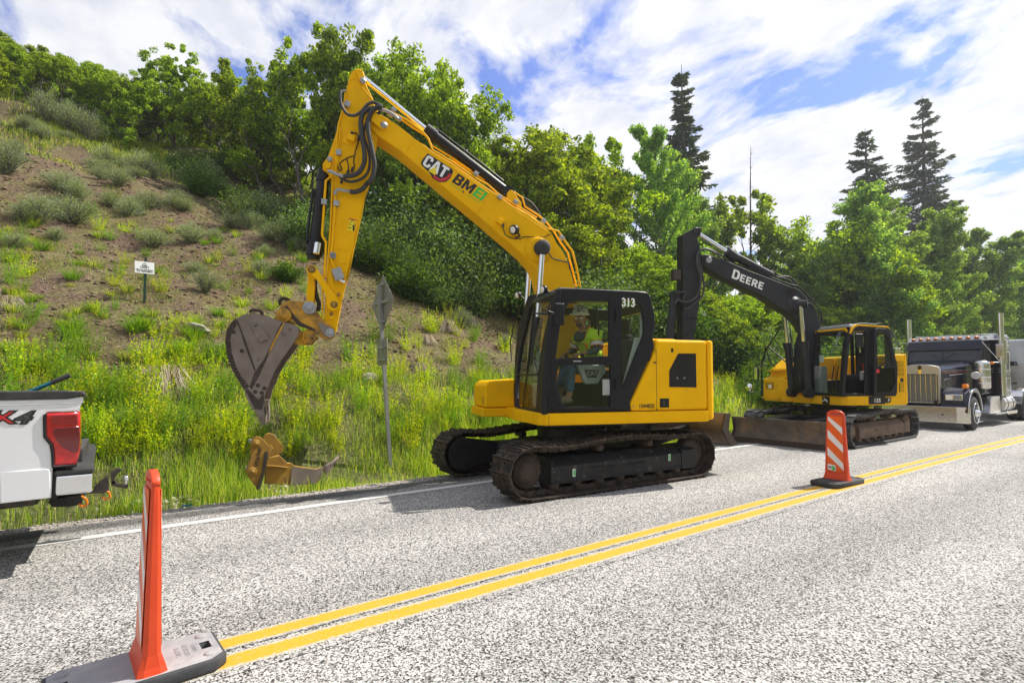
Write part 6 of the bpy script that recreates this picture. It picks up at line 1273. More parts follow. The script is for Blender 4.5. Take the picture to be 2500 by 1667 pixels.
mb.build('slats', 'dy', o); MB().box(-1.097, -1.086, .86, .98, 1.27, 1.37).build('lamp', 'lens', o, .01)
MB().box(-1.12, -1.0, .55, 1.24, 1.00, 1.03).build('step', 'dy', rh_); MB().box(-.98, -.80, .62, 1.18, 1.74, 1.77).build('step', 'dy', rh_)
mb = MB()
for yy in (1.16,): mb.tube([(-.72, yy, 1.85), (-.88, yy, 1.98), (-1.02, yy+.02, 2.42), (-1.05, yy+.02, 2.05)], .018, 6); mb.tube([(-.60, .60, 1.9), (-.66, .62, 2.9), (-.8, .9, 2.85), (-1.0, 1.2, 2.3), (-1.1, 1.24, 1.9), (-1.1, 1.24, 1.1)], .020, 6); mb.tube([(-.72, .55, 1.85), (-.80, .75, 2.05), (-.98, 1.15, 2.45)], .018, 6)
mb.build('handrail', 'blk', de)
m1 = MB().box(-1.24, -1.18, 1.22, 1.38, 1.48, 1.86).build('side_mirror', 'blk', de, .03, 3); MB().box(-1.248, -1.238, 1.235, 1.365, 1.5, 1.84).build('mirror_glass', 'mirrorg', m1, .01) if 'mirrorg' in M else MB().box(-1.246, -1.238, 1.235, 1.365, 1.5, 1.84).build('mirror_glass', 'chrome', m1, .004)
MB().lathe((-1.22, 1.62, 1.28), (-.6, -.3, .05), [(0, .04), (.01, .10), (.04, .11), (.06, .07), (.065, 0)], 20).build('round_mirror', 'chrome', de)
mb = MB(); mb.tube([(-1.1, 1.24, 1.5), (-1.2, 1.3, 1.5)], .012, 6); mb.tube([(-1.0, 1.2, 1.14), (-1.15, 1.4, 1.14), (-1.22, 1.6, 1.14), (-1.22, 1.62, 1.25)], .012, 6); mb.build('mirror_arm', 'blk', de)
# cab
so_ = tr(df, ZK, [(500, 730), (492, 690), (520, 420), (545, 150), (572, 78), (640, 52), (925, 72), (955, 105), (985, 300), (1006, 450), (1008, 728)], -1.25)
g1 = tr(df, ZK, [(522, 702), (538, 450), (562, 240), (598, 112), (715, 104), (716, 702)], -1.25); g2 = tr(df, ZK, [(815, 120), (890, 125), (920, 180), (972, 430), (818, 440)], -1.25)
dc = plate('cab', so_, [g1, g2], -1.25, -1.19, 'cabblk', de, .012)
dp = tr(df, ZK, [(790, 100), (818, 82), (900, 88), (935, 122), (975, 300), (1010, 450), (1006, 700), (985, 728), (785, 730)], -1.33); w1 = tr(df, ZK, [(815, 118), (890, 123), (920, 180), (972, 432), (818, 440)], -1.33); w2 = tr(df, ZK, [(818, 456), (978, 458), (990, 600), (940, 690), (815, 695)], -1.33)
dd_ = plate('door', dp, [w1, w2], -1.36, -1.31, 'cabblk', dc, .01); pane('window', ring_inset(w1, -.015), -1.337, -1.331, 'dglass', dd_); pane('window', ring_inset(w2, -.015), -1.337, -1.331, 'wsglass', dd_)
x, z = df.Y(ZK[0]+890*ZK[2], ZK[1]+428*ZK[2], -1.36); MB().tube([(x-.12, -1.36, z-.06), (x-.09, -1.40, z+.02), (x+.09, -1.40, z+.02), (x+.1, -1.36, z-.06)], .012, 6).build('handle', 'blk', dd_)
x, z = df.Y(ZK[0]+830*ZK[2], ZK[1]+490*ZK[2], -1.36); MB().box(x-.04, x+.04, -1.366, -1.359, z-.045, z+.045).build('sticker', 'rlogo', dd_); x, z = df.Y(ZK[0]+876*ZK[2], ZK[1]+452*ZK[2], -1.36); MB().box(x-.03, x+.03, -1.366, -1.359, z-.012, z+.012).build('sticker', 'ydec', dd_)
KD = (so_[4][0]-so_[0][0])/(so_[4][1]-so_[0][1]); xd, zd = so_[0]; nD = (df.u-Vector((0, 0, KD))).normalized(); pD = df.c+df.u*xd+Vector((0, 0, zd))
def trD(pts, z=ZK):
    out = []
    for a, b in pts: p = hit(z[0]+a*z[2], z[1]+b*z[2], pD, nD)-df.c; out.append((p.dot(df.v), p.z))
    return out
do = trD([(500, 732), (200, 718), (152, 690), (142, 600), (160, 400), (192, 210), (215, 140), (262, 118), (560, 70)]); dhl = trD([(166, 630), (176, 670), (205, 692), (458, 702), (470, 500), (492, 250), (518, 122), (500, 108), (262, 134), (236, 170), (202, 330), (172, 520)])
lean(plate('front_frame', do, [dhl], xd, xd+.06, 'cabblk', dc, .015, axis='x'), KD, zd, xd)
lean(pane('windshield', ring_inset(dhl, -.01), xd+.03, xd+.036, 'dglass', dc, 'x'), KD, zd, xd)
for py, r in ((238, .010), (328, .012)): a, b = trD([(215, py), (488, py+4)]); MB().tube([(xd+KD*(a[1]-zd)+.06, a[0], a[1]), (xd+KD*(b[1]-zd)+.06, b[0], b[1])], r, 6).build('window_rail', 'blk', dc)
lean(plate('yellow_trim', trD([(205, 150), (232, 106), (525, 74), (548, 110), (545, 128), (510, 98), (250, 122), (222, 152)]), [], xd-.012, xd+.03, 'dy', dc, .004, axis='x'), KD, zd, xd)
plate('yellow_trim', tr(df, ZK, [(555, 132), (575, 75), (625, 44), (925, 64), (940, 92), (925, 80), (640, 60), (598, 84), (574, 134)], -1.25), [], -1.265, -1.22, 'dy', dc, .004)
xq = so_[4][0]; zq = so_[5][1]; tlq = do[7][0]
MB().hexa([(xq-.03, -1.24, zq-.05), (.52, -1.24, zq-.09), (.52, tlq+.05, zq-.09), (xq-.03, tlq, zq-.05)], [(xq+.02, -1.2, zq+.03), (.50, -1.2, zq+.0), (.50, tlq, zq+.0), (xq+.02, tlq-.04, zq+.03)]).build('roof', 'droof', dc, .02) if 'droof' in M else MB().hexa([(xq-.03, -1.24, zq-.05), (.52, -1.24, zq-.09), (.52, tlq+.05, zq-.09), (xq-.03, tlq, zq-.05)], [(xq+.02, -1.2, zq+.03), (.50, -1.2, zq+.0), (.50, tlq, zq+.0), (xq+.02, tlq-.04, zq+.03)]).build('roof', 'grey', dc, .02)
MB().tube([(-.3, -1.1, zq+.03), (-.1, -1.08, zq+.06), (.3, -1.05, zq+.05), (.46, -1.1, zq+.07)], .014, 6).build('roof_cable', 'blk', dc)
plate('rear_wall', [(-1.22, 1.12), (-1.22, 2.72), (tlq, 2.72), (tlq, 1.12)], [[(-1.1, 1.8), (-1.1, 2.6), (tlq-.1, 2.6), (tlq-.1, 1.8)]], .52, .56, 'cabblk', dc, .01, axis='x')
plate('far_wall', [(-.80, 1.12), (-.58, 2.75), (.5, 2.75), (.5, 1.12)], [[(-.72, 1.5), (-.55, 2.62), (.42, 2.62), (.42, 1.5)]], tlq+.0, tlq+.05, 'cabblk', dc, .01)
MB().box(-.82, .5, -1.2, tlq, 1.13, 1.17).build('floor', 'blk', dc)
mb = MB().box(-.15, .30, -.98, -.52, 1.52, 1.64); mb.hexa([(.2, -.98, 1.6), (.34, -.98, 1.6), (.34, -.52, 1.6), (.2, -.52, 1.6)], [(.30, -.94, 2.2), (.40, -.94, 2.2), (.40, -.56, 2.2), (.30, -.56, 2.2)]); mb.box(.30, .39, -.88, -.62, 2.18, 2.38); s_ = mb.build('seat', 'seat', dc, .04, 3); MB().box(-.1, .28, -.9, -.6, 1.17, 1.52).build('seat_base', 'blk', s_)
MB().box(-.12, .10, -1.10, -1.0, 1.50, 1.72).build('armrest_console', 'lgrey', dc, .03, 3); MB().cyl((-.03, -1.06, 1.72), (-.08, -1.06, 1.90), .014).build('lock_lever', 'rlogo', dc); MB().tube([(.12, -1.06, 1.6), (.12, -1.06, 1.85), (.18, -1.06, 1.98)], .012, 6).build('grab_bar', 'grey', dc)
mb = MB().box(-.72, -.5, -.46, -.24, 1.17, 1.85); mb.build('side_console', 'grey', dc, .04, 3)
for yy in (-.82, -.68): MB().tube([(-.55, yy, 1.17), (-.60, yy, 1.45), (-.52, yy, 1.85)], .014, 6).build('travel_lever', 'blk', dc)
MB().box(-.05, .1, -.30, -.22, 1.85, 2.05).build('monitor', 'dy', dc, .01); MB().box(-.62, -.60, -.45, -.33, 1.95, 2.12).build('notice', 'wlogo', dc)
x, z = df.Y(ZK[0]+650*ZK[2], ZK[1]+195*ZK[2], -1.5); mm_ = MB().box(x-.12, x+.10, -1.54, -1.49, z-.17, z+.15).build('mirror', 'cabblk', dc, .04, 3); MB().tube([(xd+KD*(2.55-zd), -1.24, 2.58), (x-.2, -1.45, z+.13), (x-.02, -1.5, z+.10), (x-.02, -1.49, z)], .012, 6).build('mirror_arm', 'blk', mm_)
# boom, stick and cylinders
DY = .17
t1 = [(245, 262), (262, 246), (300, 246), (345, 262), (470, 305), (597, 362)]; t2 = [(120, 262), (340, 350), (430, 382), (520, 470), (590, 575), (618, 690)]; b2_ = [(505, 760), (440, 668), (370, 598), (250, 532), (130, 442), (0, 388)]; b1_ = [(597, 492), (480, 440), (372, 392), (330, 360), (270, 330), (245, 300)]
ft = [df.Y(2004, 870, -DY), df.Y(1992, 960, -DY), df.Y(1958, 958, -DY), df.Y(1962, 840, -DY)]
db = plate('boom', tr(df, ZI, t1, -DY)+tr(df, ZJ, t2, -DY)+ft+tr(df, ZJ, b2_, -DY)+tr(df, ZI, b1_[2:], -DY), [], -DY, DY, 'dblk', de, .012)
dang = math.degrees(math.atan2(*(lambda a, b: (b[1]-a[1], b[0]-a[0]))(tr(df, ZJ, [(120, 262)], -DY)[0], tr(df, ZJ, [(340, 350)], -DY)[0])))
x, z = df.Y(ZE[0]+593*ZE[2], ZE[1]+430*ZE[2], -DY); [glyph(c_, x, z, h_, dang, 'wlogo', db, -DY-.001, d_, -.10, .0, 1.15) for c_, h_, d_ in (('D', .24, -.46), ('E', .19, -.23), ('E', .19, -.06), ('R', .19, .11), ('E', .19, .30))]
# stick
s1_ = tr(df, ZI, [(100, 104), (205, 46), (238, 46), (244, 95), (216, 130), (240, 200), (252, 300), (262, 370), (240, 540), (214, 720), (190, 862)], -.15)
zlow = 1.55; xe1 = s1_[-1][0]+.22*(s1_[-1][0]-s1_[-2][0]); xe0 = df.Y(ZI[0]+108*ZI[2], ZI[1]+862*ZI[2], -.15)
ds = plate('stick', s1_+[(s1_[-1][0]-.06, 1.35), (xe0[0]+.02, 1.35)]+[xe0]+tr(df, ZI, [(112, 110)], -.15), [], -.15, .15, 'dblk', de, .01)
mb = MB()
for px, py in ((135, 255), (135, 335), (145, 718), (162, 700), (200, 708), (140, 835), (162, 818), (188, 785)): x, z = df.Y(ZI[0]+px*ZI[2], ZI[1]+py*ZI[2], -.15); MB().box(x-.07, x+.05, -.175, -.15, z-.02, z+.02).build('bracket', 'dblk', ds)
for zz, px, py, r, yy, par in ((ZI, 272, 268, .09, -.2, db), (ZI, 302, 282, .075, -.24, db), (ZI, 205, 68, .07, -.17, ds), (ZI, 232, 64, .06, -.17, ds)):
    x, z = df.Y(zz[0]+px*zz[2], zz[1]+py*zz[2], yy); MB().lathe((x, yy+.03, z), (0, -1, 0), [(0, r), (.04, r), (.045, r*.7), (.03, r*.6), (.031, 0)], 20).build('pin', 'zinc' if px == 302 else 'dblk', par)
a, b, c = df.Y(ZI[0]+222*ZI[2], ZI[1]+92*ZI[2], 0), df.Y(ZI[0]+445*ZI[2], ZI[1]+232*ZI[2], 0), df.Y(ZJ[0]+190*ZJ[2], ZJ[1]+262*ZJ[2], 0)
o = MB().cyl((b[0], 0, b[1]), (c[0], 0, c[1]), .10, seg=20).cyl((b[0]-.06, 0, b[1]+.03), (b[0]+.2, 0, b[1]-.13), .125, seg=20).build('stick_cylinder', 'dblk', de); MB().cyl((a[0], 0, a[1]), (b[0], 0, b[1]), .055).build('rod', 'rod', o)
a, b = df.Y(ZI[0]+48*ZI[2], ZI[1]+545*ZI[2], 0), df.Y(ZI[0]+14*ZI[2], ZI[1]+862*ZI[2], 0); MB().cyl((a[0], 0, a[1]), (b[0], 0, b[1]), .10).cyl((a[0]+.02, -.12, a[1]+.03), (a[0]+.02, .12, a[1]+.03), .11).build('bucket_cylinder', 'dblk', de)
x, z = df.Y(ZI[0]+60*ZI[2], ZI[1]+390*ZI[2], -.12); MB().box(x-.1, x+.1, -.2, -.05, z-.14, z+.12).build('valve', 'steel', ds, .01)
for zz, pts, r, yy, m_ in ((ZI, [(350, 235), (290, 205), (245, 210), (215, 250), (218, 330), (240, 400), (238, 480), (215, 545), (170, 580), (115, 590), (75, 570), (55, 600)], .026, -.26, 'hose'), (ZI, [(330, 215), (270, 200), (228, 230), (232, 330), (255, 400), (265, 490), (240, 560), (190, 600), (140, 640), (125, 632)], .024, -.22, 'hose'),
                         (ZI, [(50, 500), (70, 520), (130, 515), (125, 540), (110, 575)], .018, -.2, 'hose')): MB().tube(spline(tr3(df, zz, pts, yy), 5), r, 8).build('hose', m_, ds)
for zz, pts, r, yy in ((ZI, [(330, 215), (400, 255), (430, 285), (597, 350)], .02, -.1), (ZI, [(350, 232), (400, 280), (597, 372)], .018, -.15), (ZJ, [(0, 190), (120, 250), (340, 335), (430, 360), (530, 460), (622, 575), (635, 690)], .018, -.1), (ZJ, [(160, 235), (200, 222), (260, 265), (350, 275), (395, 320), (420, 365)], .022, 0), (ZJ, [(230, 270), (300, 285), (350, 310), (390, 355)], .022, -.05), (ZJ, [(480, 508), (540, 510), (585, 580)], .012, -.2)): MB().tube(spline(tr3(df, zz, pts, yy), 4), r, 8).build('boom_pipe', 'dblk', db)
bxp, bzp = df.Y(ZJ[0]+440*ZJ[2], ZJ[1]+512*ZJ[2], -.28)
mb = MB().lathe((bxp-.05, -DY, bzp), (0, -1, 0), [(0, .25), (.01, .25), (.03, .16), (.10, .13)], 24); mb.cyl((bxp-.04, -.2, bzp), (bxp+.14, -.38, bzp+.01), .10); mb.build('boss', 'dblk', db)
MB().lathe((bxp-.12, -.22, bzp+.36), (-.6, -.6, -.2), [(0, .03), (.02, .07), (.08, .075), (.085, .06)], 18).build('boom_lamp', 'blk', db)
for sy in (-1, 1):
    fx, fz = -.92, 1.18; yy = sy*.29; dv = Vector((bxp-fx, 0, bzp-fz)); ln = dv.length; dv.normalize()
    o = MB().cyl((fx, yy, fz), (fx+dv.x*ln*.56, yy, fz+dv.z*ln*.56), .085).cyl((fx+dv.x*ln*.50, yy, fz+dv.z*ln*.50), (fx+dv.x*ln*.58, yy, fz+dv.z*ln*.58), .105).cyl((fx, yy-.08, fz), (fx, yy+.08, fz), .12).build('boom_cylinder', 'dblk', de); MB().cyl((fx+dv.x*ln*.5, yy, fz+dv.z*ln*.5), (bxp, yy, bzp), .05).build('rod', 'rod', o)
MB().tube(spline([(-.75, .1, 1.2), (-.95, .05, 1.5), (-.85, .0, 1.9), (-.6, 0, 2.1)]), .025, 8).tube(spline([(-.7, -.05, 1.2), (-.98, -.1, 1.45), (-.9, -.05, 1.8), (-.62, -.05, 2.0)]), .022, 8).build('hose', 'hose', de)
# bucket of the smaller machine, tucked behind the large one
x0_, z0_ = xe0[0], 1.3
bb = MB(); pr = [(x0_+.25, z0_+.15), (x0_-.15, z0_+.2), (x0_-.5, z0_), (x0_-.62, z0_-.4), (x0_-.4, z0_-.8), (x0_+.05, z0_-.85)]
for yy in (-.42, .39): bb.prism(pr, yy, yy+.03)
for i in range(1, 5): a, b = pr[i], pr[i+1]; bb.hexa([(a[0], -.39, a[1]), (b[0], -.39, b[1]), (b[0]+.02, -.39, b[1]+.03), (a[0]+.02, -.39, a[1]+.0)], [(a[0], .39, a[1]), (b[0], .39, b[1]), (b[0]+.02, .39, b[1]+.03), (a[0]+.02, .39, a[1]+.0)])
bb.build('bucket', 'bucket', de, .004)
# deer badge and model number
yv, zv = df.X(ZK[0]+336*ZK[2], ZK[1]+768*ZK[2], -.80)
bd = MB().box(-.812, -.79, yv-.11, yv+.11, zv-.095, zv+.095).build('badge', 'blk', de, .02, 3)
deer = [(-.075, -.035), (-.03, -.005), (.01, -.002), (.035, -.03), (.07, -.045), (.05, -.01), (.045, .01), (.02, .022), (-.005, .024), (-.02, .045), (-.03, .06), (-.025, .04), (-.045, .045), (-.03, .028), (-.03, .015), (-.045, -.0), (-.09, -.015)]
plate('leaping_deer', [(yv-p[0]*1.1, zv+p[1]*1.1) for p in deer], [], -.816, -.811, 'wlogo', bd, .0005, axis='x')
a = df.Y(ZK[0]+825*ZK[2], ZK[1]+770*ZK[2], -1.25); nb_ = MB().box(a[0]-.24, a[0]+.22, -1.256, -1.249, a[1]-.085, a[1]+.095).build('model_plate', 'blk', de); text('model_number', '135', .13, 'wlogo', nb_, side_mtx(a[0]-.01, -1.258, a[1], 0), .001, .003, shear=.1)
b = df.Y(ZK[0]+925*ZK[2], ZK[1]+768*ZK[2], -1.25); nb2 = MB().prism([(b[0]-.12, b[1]+.06), (b[0]+.10, b[1]+.06), (b[0]+.07, b[1]-.05), (b[0]-.05, b[1]-.07)], -1.255, -1.249).build('model_plate', 'blk', de); text('model_letter', 'P', .10, 'wlogo', nb2, side_mtx(b[0]+.02, -1.257, b[1], 0), .001, .002, shear=.2)

# ================================================================ the black conventional truck
tx = empty('truck', (19.7, 5.88, 0), 0, 'black conventional truck tractor with tall chrome stacks and a wide chrome bumper', 'truck')
mb = MB().prism([(0.02, -.95), (.0, 0), (.02, .95), (.10, 1.16), (.22, 1.23), (.24, 1.20), (.14, 1.1), (.07, .9), (.05, 0), (.07, -.9), (.14, -1.1), (.24, -1.20), (.22, -1.23), (.10, -1.16)], .21, .69, 'z')
tb_ = mb.build('bumper', 'bumper', tx, .01); MB().cyl((-.004, -.62, .45), (.02, -.62, .45), .025).build('hole', 'klogo', tb_)
MB().cyl((.1, .95, .30), (.12, .95, .30), .06).build('lamp', 'orange', tb_)
# grille
M['gframe'] = mat('satin_grille_frame', (.42, .42, .41), .38, metal=.55)
gp = [(-.50, .76), (-.50, 1.82), (-.44, 1.90), (-.2, 1.955), (0, 1.965), (.2, 1.955), (.44, 1.90), (.50, 1.82), (.50, .76)]; gi = [(-.445, .80), (-.445, 1.62), (-.40, 1.66), (.40, 1.66), (.445, 1.62), (.445, .80)]
gr = plate('grille', gp, [gi], .33, .45, 'gframe', tx, .012, axis='x'); MB().box(.40, .42, -.45, .45, .78, 1.68).build('screen', 'blk', gr)
mb = MB()
for k in range(40): z = .82+k*.0205; mb.box(.385, .402, -.44, .44, z, z+.009)
mb.build('louvres', 'zinc', gr)
for k in range(7): MB().cyl((.365, -.40+k*.133, .80), (.365, -.40+k*.133, 1.66), .011, seg=8).build('bar', 'chrome', gr)
MB().ell((.33, 0, 1.86), (.02, .055, .08)).build('emblem', 'maroon', gr); MB().prism([(-.05, 1.80), (.05, 1.80), (.035, 1.70), (0, 1.66), (-.035, 1.70)], .315, .33, 'x').build('emblem_tail', 'chrome', gr)
# hood
def loft(secs, m_, nm, par, bev=.0, smooth=False):
    mb = MB(); k = len(secs[0]); vs = [p for s in secs for p in s]; fs = [(i*k+j, (i+1)*k+j, (i+1)*k+(j+1) % k, i*k+(j+1) % k) for i in range(len(secs)-1) for j in range(k)]
    mb.add(vs, fs, smooth); mb.add(secs[0], [tuple(range(k))]); mb.add(secs[-1], [tuple(range(k-1, -1, -1))]); return mb.build(nm, m_, par, bev)
def hs(x, w, zt, zb, r=.12): return [(x, -w, zb), (x, -w, zt-r), (x, -w+r*.4, zt-r*.35), (x, -w+r*1.3, zt), (x, 0, zt+.03), (x, w-r*1.3, zt), (x, w-r*.4, zt-r*.35), (x, w, zt-r), (x, w, zb)]
hood = loft([hs(.45, .50, 1.90, .80), hs(1.2, .60, 1.97, .95), hs(1.9, .72, 2.03, 1.0), hs(2.55, .86, 2.10, 1.0)], 'navy', 'hood', tx, .01)
for yy in (-1,):
    q = [(.62, 1.40), (.75, 1.55), (.72, 1.60), (1.25, 1.60), (1.20, 1.50), (2.3, 1.58), (2.35, 1.25), (.9, 1.22), (.7, 1.28)]
    o = MB(); 
    for w0 in (1.76, 1.71): MB().tube([(.5, -.515, w0), (1.2, -.612, w0+.01), (1.9, -.73, w0+.03), (2.5, -.86, w0+.05)], .005, 4).build('pinstripe', 'rlogo' if w0 < 1.73 else 'zinc', hood)
    MB().tube(spline([(.62, -.54, 1.28), (.58, -.53, 1.40), (.68, -.545, 1.50), (1.0, -.59, 1.54), (.98, -.59, 1.62), (1.6, -.68, 1.66), (2.4, -.85, 1.70)], 4), .005, 4).build('pinstripe', 'zinc', hood)
# fenders, headlamps
def fender(s):
    secs = []; prof = []
    for i in range(13):
        a = math.pi*(1.02-i/12*1.05); prof.append((.78+.62*math.cos(a), .55+.62*math.sin(a)))
    outr = [(x, z) for x, z in prof]; 
    mb = MB()
    top = [( .78+.70*math.cos(a), .52+.70*math.sin(a)) for a in [math.pi*(1.0-i/12) for i in range(13)]]
    low = [( .78+.585*math.cos(a), .52+.60*math.sin(a)) for a in [math.pi*(1.0-i/12) for i in range(13)]]
    mb.prism(top+low[::-1], min(s*.55, s*1.22), max(s*.55, s*1.22)); f = mb.build('fender', 'navy', tx, .035, 3)
    mb = MB().hexa([(.12, s*.56, .74), (.12, s*1.18, .74), (.30, s*1.2, .74), (.30, s*.52, .74)], [(.20, s*.56, 1.10), (.20, s*1.10, 1.10), (.62, s*1.14, 1.22), (.62, s*.52, 1.28)]); mb.build('fender_nose', 'navy', f, .04, 3)
    h = MB().box(.11, .20, min(s*.66, s*1.08), max(s*.66, s*1.08), .88, 1.06).build('headlight', 'chrome', f, .02); 
    for k in (0, 1): MB().box(.098, .112, min(s*(.69+k*.19), s*(.85+k*.19)), max(s*(.69+k*.19), s*(.85+k*.19)), .905, 1.035).build('lens', 'lens' if k == (0 if s > 0 else 0) else 'grey', h, .01)
    MB().box(.40, .62, min(s*1.0, s*1.12), max(s*1.0, s*1.12), 1.24, 1.36).build('turn_signal', 'orange', f, .02)
    MB().tube([( .78+.705*math.cos(a), s*1.215, .52+.705*math.sin(a)) for a in [math.pi*(1.0-i/16) for i in range(17)]], .010, 6).build('chrome_edge', 'chrome', f)
fender(-1); fender(1)
def wheel(nm, x, y, r, w, par, sgn, hubm='chrome', spikes=10, dual=False, rim=.60):
    rb = r*rim; t = MB().lathe((x, y-w/2, r), (0, 1, 0), [(0, rb), (0, rb+.04), (.015, r-.09), (.03, r-.035), (.06, r-.006), (.07, r), (w*.3, r), (w*.31, r-.012), (w*.34, r-.012), (w*.35, r), (w*.65, r), (w*.66, r-.012), (w*.69, r-.012), (w*.7, r), (w-.07, r), (w-.06, r-.006), (w-.03, r-.035), (w-.015, r-.09), (w, rb+.04), (w, rb)], 40).build('wheel', 'rubber', par)
    fy = y+sgn*w/2; d = (0, sgn, 0); rr_ = MB().lathe((x, fy-sgn*.10, r), d, [(0, .05), (.0, rb*.75), (.02, rb*.8), (.06, rb*.97), (.10, rb*1.02), (.115, rb*1.03), (.115, rb*.99), (.07, rb*.90), (.03, rb*.72), (.035, rb*.62), (.09, rb*.40), (.12, rb*.36), (.16, rb*.30), (.20, rb*.22), (.205, 0)], 32).build('rim', hubm, t)
    mb = MB()
    for k in range(spikes): a = k*2*math.pi/spikes; p = Vector((x+rb*.58*math.cos(a), fy-sgn*.07, r+rb*.58*math.sin(a))); mb.cyl(p, p+Vector((0, sgn*.13, 0)), .017, .008, seg=8)
    mb.build('lug_nuts', hubm, rr_)
    mb = MB()
    for k in range(10): a = (k+.5)*2*math.pi/10; p = Vector((x+rb*.80*math.cos(a), fy-sgn*.055, r+rb*.80*math.sin(a))); mb.cyl(p-Vector((0, sgn*.005, 0)), p+Vector((0, sgn*.012, 0)), .028, seg=10)
    mb.build('hand_holes', 'klogo', rr_); return t
wheel('wheel', .76, -1.09, .50, .28, tx, -1); wheel('wheel', .76, 1.09, .50, .28, tx, 1)
# cab, windscreen, visor, roof with amber lamps, sleeper
cb_ = MB().prism([(2.52, 1.0), (2.52, 2.08), (2.72, 2.78), (3.9, 2.86), (3.9, 1.0)], -1.0, 1.0).build('cab', 'navy', tx, .05, 3)
MB().prism([(2.62, 1.15), (2.62, 1.75), (3.75, 1.75), (3.75, 1.15)], -1.008, -1.0).build('door_panel', 'maroon', cb_, .003)
wsn = [(-.86, 2.12), (-.80, 2.50), (.80, 2.50), (.86, 2.12)]
def leanx(o, k, z0):
    for v in o.data.vertices: v.co.x += k*(v.co.z-z0)
leanx(plate('windshield', wsn, [], 2.525, 2.535, 'wsglass2' if 'wsglass2' in M else 'blk', cb_, .002, axis='x'), .285, 2.12); leanx(MB().box(2.50, 2.522, -.015, .015, 2.1, 2.52).build('centre_post', 'navy', cb_), .285, 2.12)
vz = MB().hexa([(2.56, -1.02, 2.47), (2.62, -1.02, 2.47), (2.62, 1.02, 2.47), (2.56, 1.02, 2.47)], [(2.68, -1.02, 2.76), (2.74, -1.02, 2.76), (2.74, 1.02, 2.76), (2.68, 1.02, 2.76)]).build('sun_visor', 'navy', cb_, .012)
for s in (-1, 1): MB().tube([(2.50, s*.05, 2.16), (2.53, s*.22, 2.30), (2.56, s*.38, 2.38)], .008, 5).build('wiper', 'blk', cb_)
def rs_(x, w, zt, h): return [(x, -w, zt-h), (x, -w*.98, zt-h*.35), (x, -w*.86, zt-.03), (x, 0, zt+.02), (x, w*.86, zt-.03), (x, w*.98, zt-h*.35), (x, w, zt-h)]
rf_o = loft([rs_(2.66, 1.0, 2.82, .06), rs_(2.85, 1.02, 2.96, .16), rs_(3.4, 1.05, 3.02, .2), rs_(3.95, 1.12, 3.04, .2)], 'troof' if 'troof' in M else 'tpanel', 'roof', tx, .01)
for k in range(9): yy = -.86+k*.215; MB().ell((2.74-.05*(1-abs(yy)), yy, 2.88), (.09, .062, .035)).build('marker_lamp', 'orange', rf_o)
sl_ = MB().prism([(3.95, .95), (3.95, 3.0), (5.05, 2.98), (5.05, .95)], -1.22, 1.22).build('sleeper', 'navy', tx, .06, 3)
MB().prism([(3.98, 2.95), (3.98, 3.045), (5.0, 3.03), (5.03, 2.95)], -1.18, 1.18).build('sleeper_roof', 'tpanel', sl_, .03, 2)
o = plate('sleeper_window', [(4.35, 1.75), (4.35, 2.45), (4.9, 2.45), (4.9, 1.75)], [[(4.40, 1.80), (4.40, 2.40), (4.85, 2.40), (4.85, 1.80)]], -1.235, -1.215, 'chrome', sl_, .003); MB().box(4.4, 4.85, -1.228, -1.222, 1.8, 2.4).build('pane', 'blk', o)
plate('locker_door', [(4.4, 1.1), (4.4, 1.55), (4.95, 1.55), (4.95, 1.1)], [[(4.42, 1.12), (4.42, 1.53), (4.93, 1.53), (4.93, 1.12)]], -1.23, -1.215, 'chrome', sl_, .002)
text('lettering', 'SNAP', .19, 'wlogo', sl_, side_mtx(4.62, -1.223, 2.78), .001, .002); text('small_lettering', 'TRUCKING', .095, 'wlogo', sl_, side_mtx(4.62, -1.223, 2.65), .001, .001); text('small_lettering', 'HEBER UT', .085, 'wlogo', sl_, side_mtx(4.62, -1.223, 2.56), .001, .001)
for zz in (1.70, 1.66): MB().tube([(4.0, -1.225, zz), (5.0, -1.225, zz)], .005, 4).build('pinstripe', 'zinc', sl_)
for k, zz in enumerate((1.86, 1.80, 1.73)): MB().tube([(2.6, -1.012, zz), (3.88, -1.012, zz)], .006, 4).build('pinstripe', 'zinc', cb_)
sw_ = plate('side_window', [(2.70, 2.05), (2.83, 2.66), (3.6, 2.66), (3.6, 2.05)], [], -1.012, -.995, 'blk', cb_, .004)
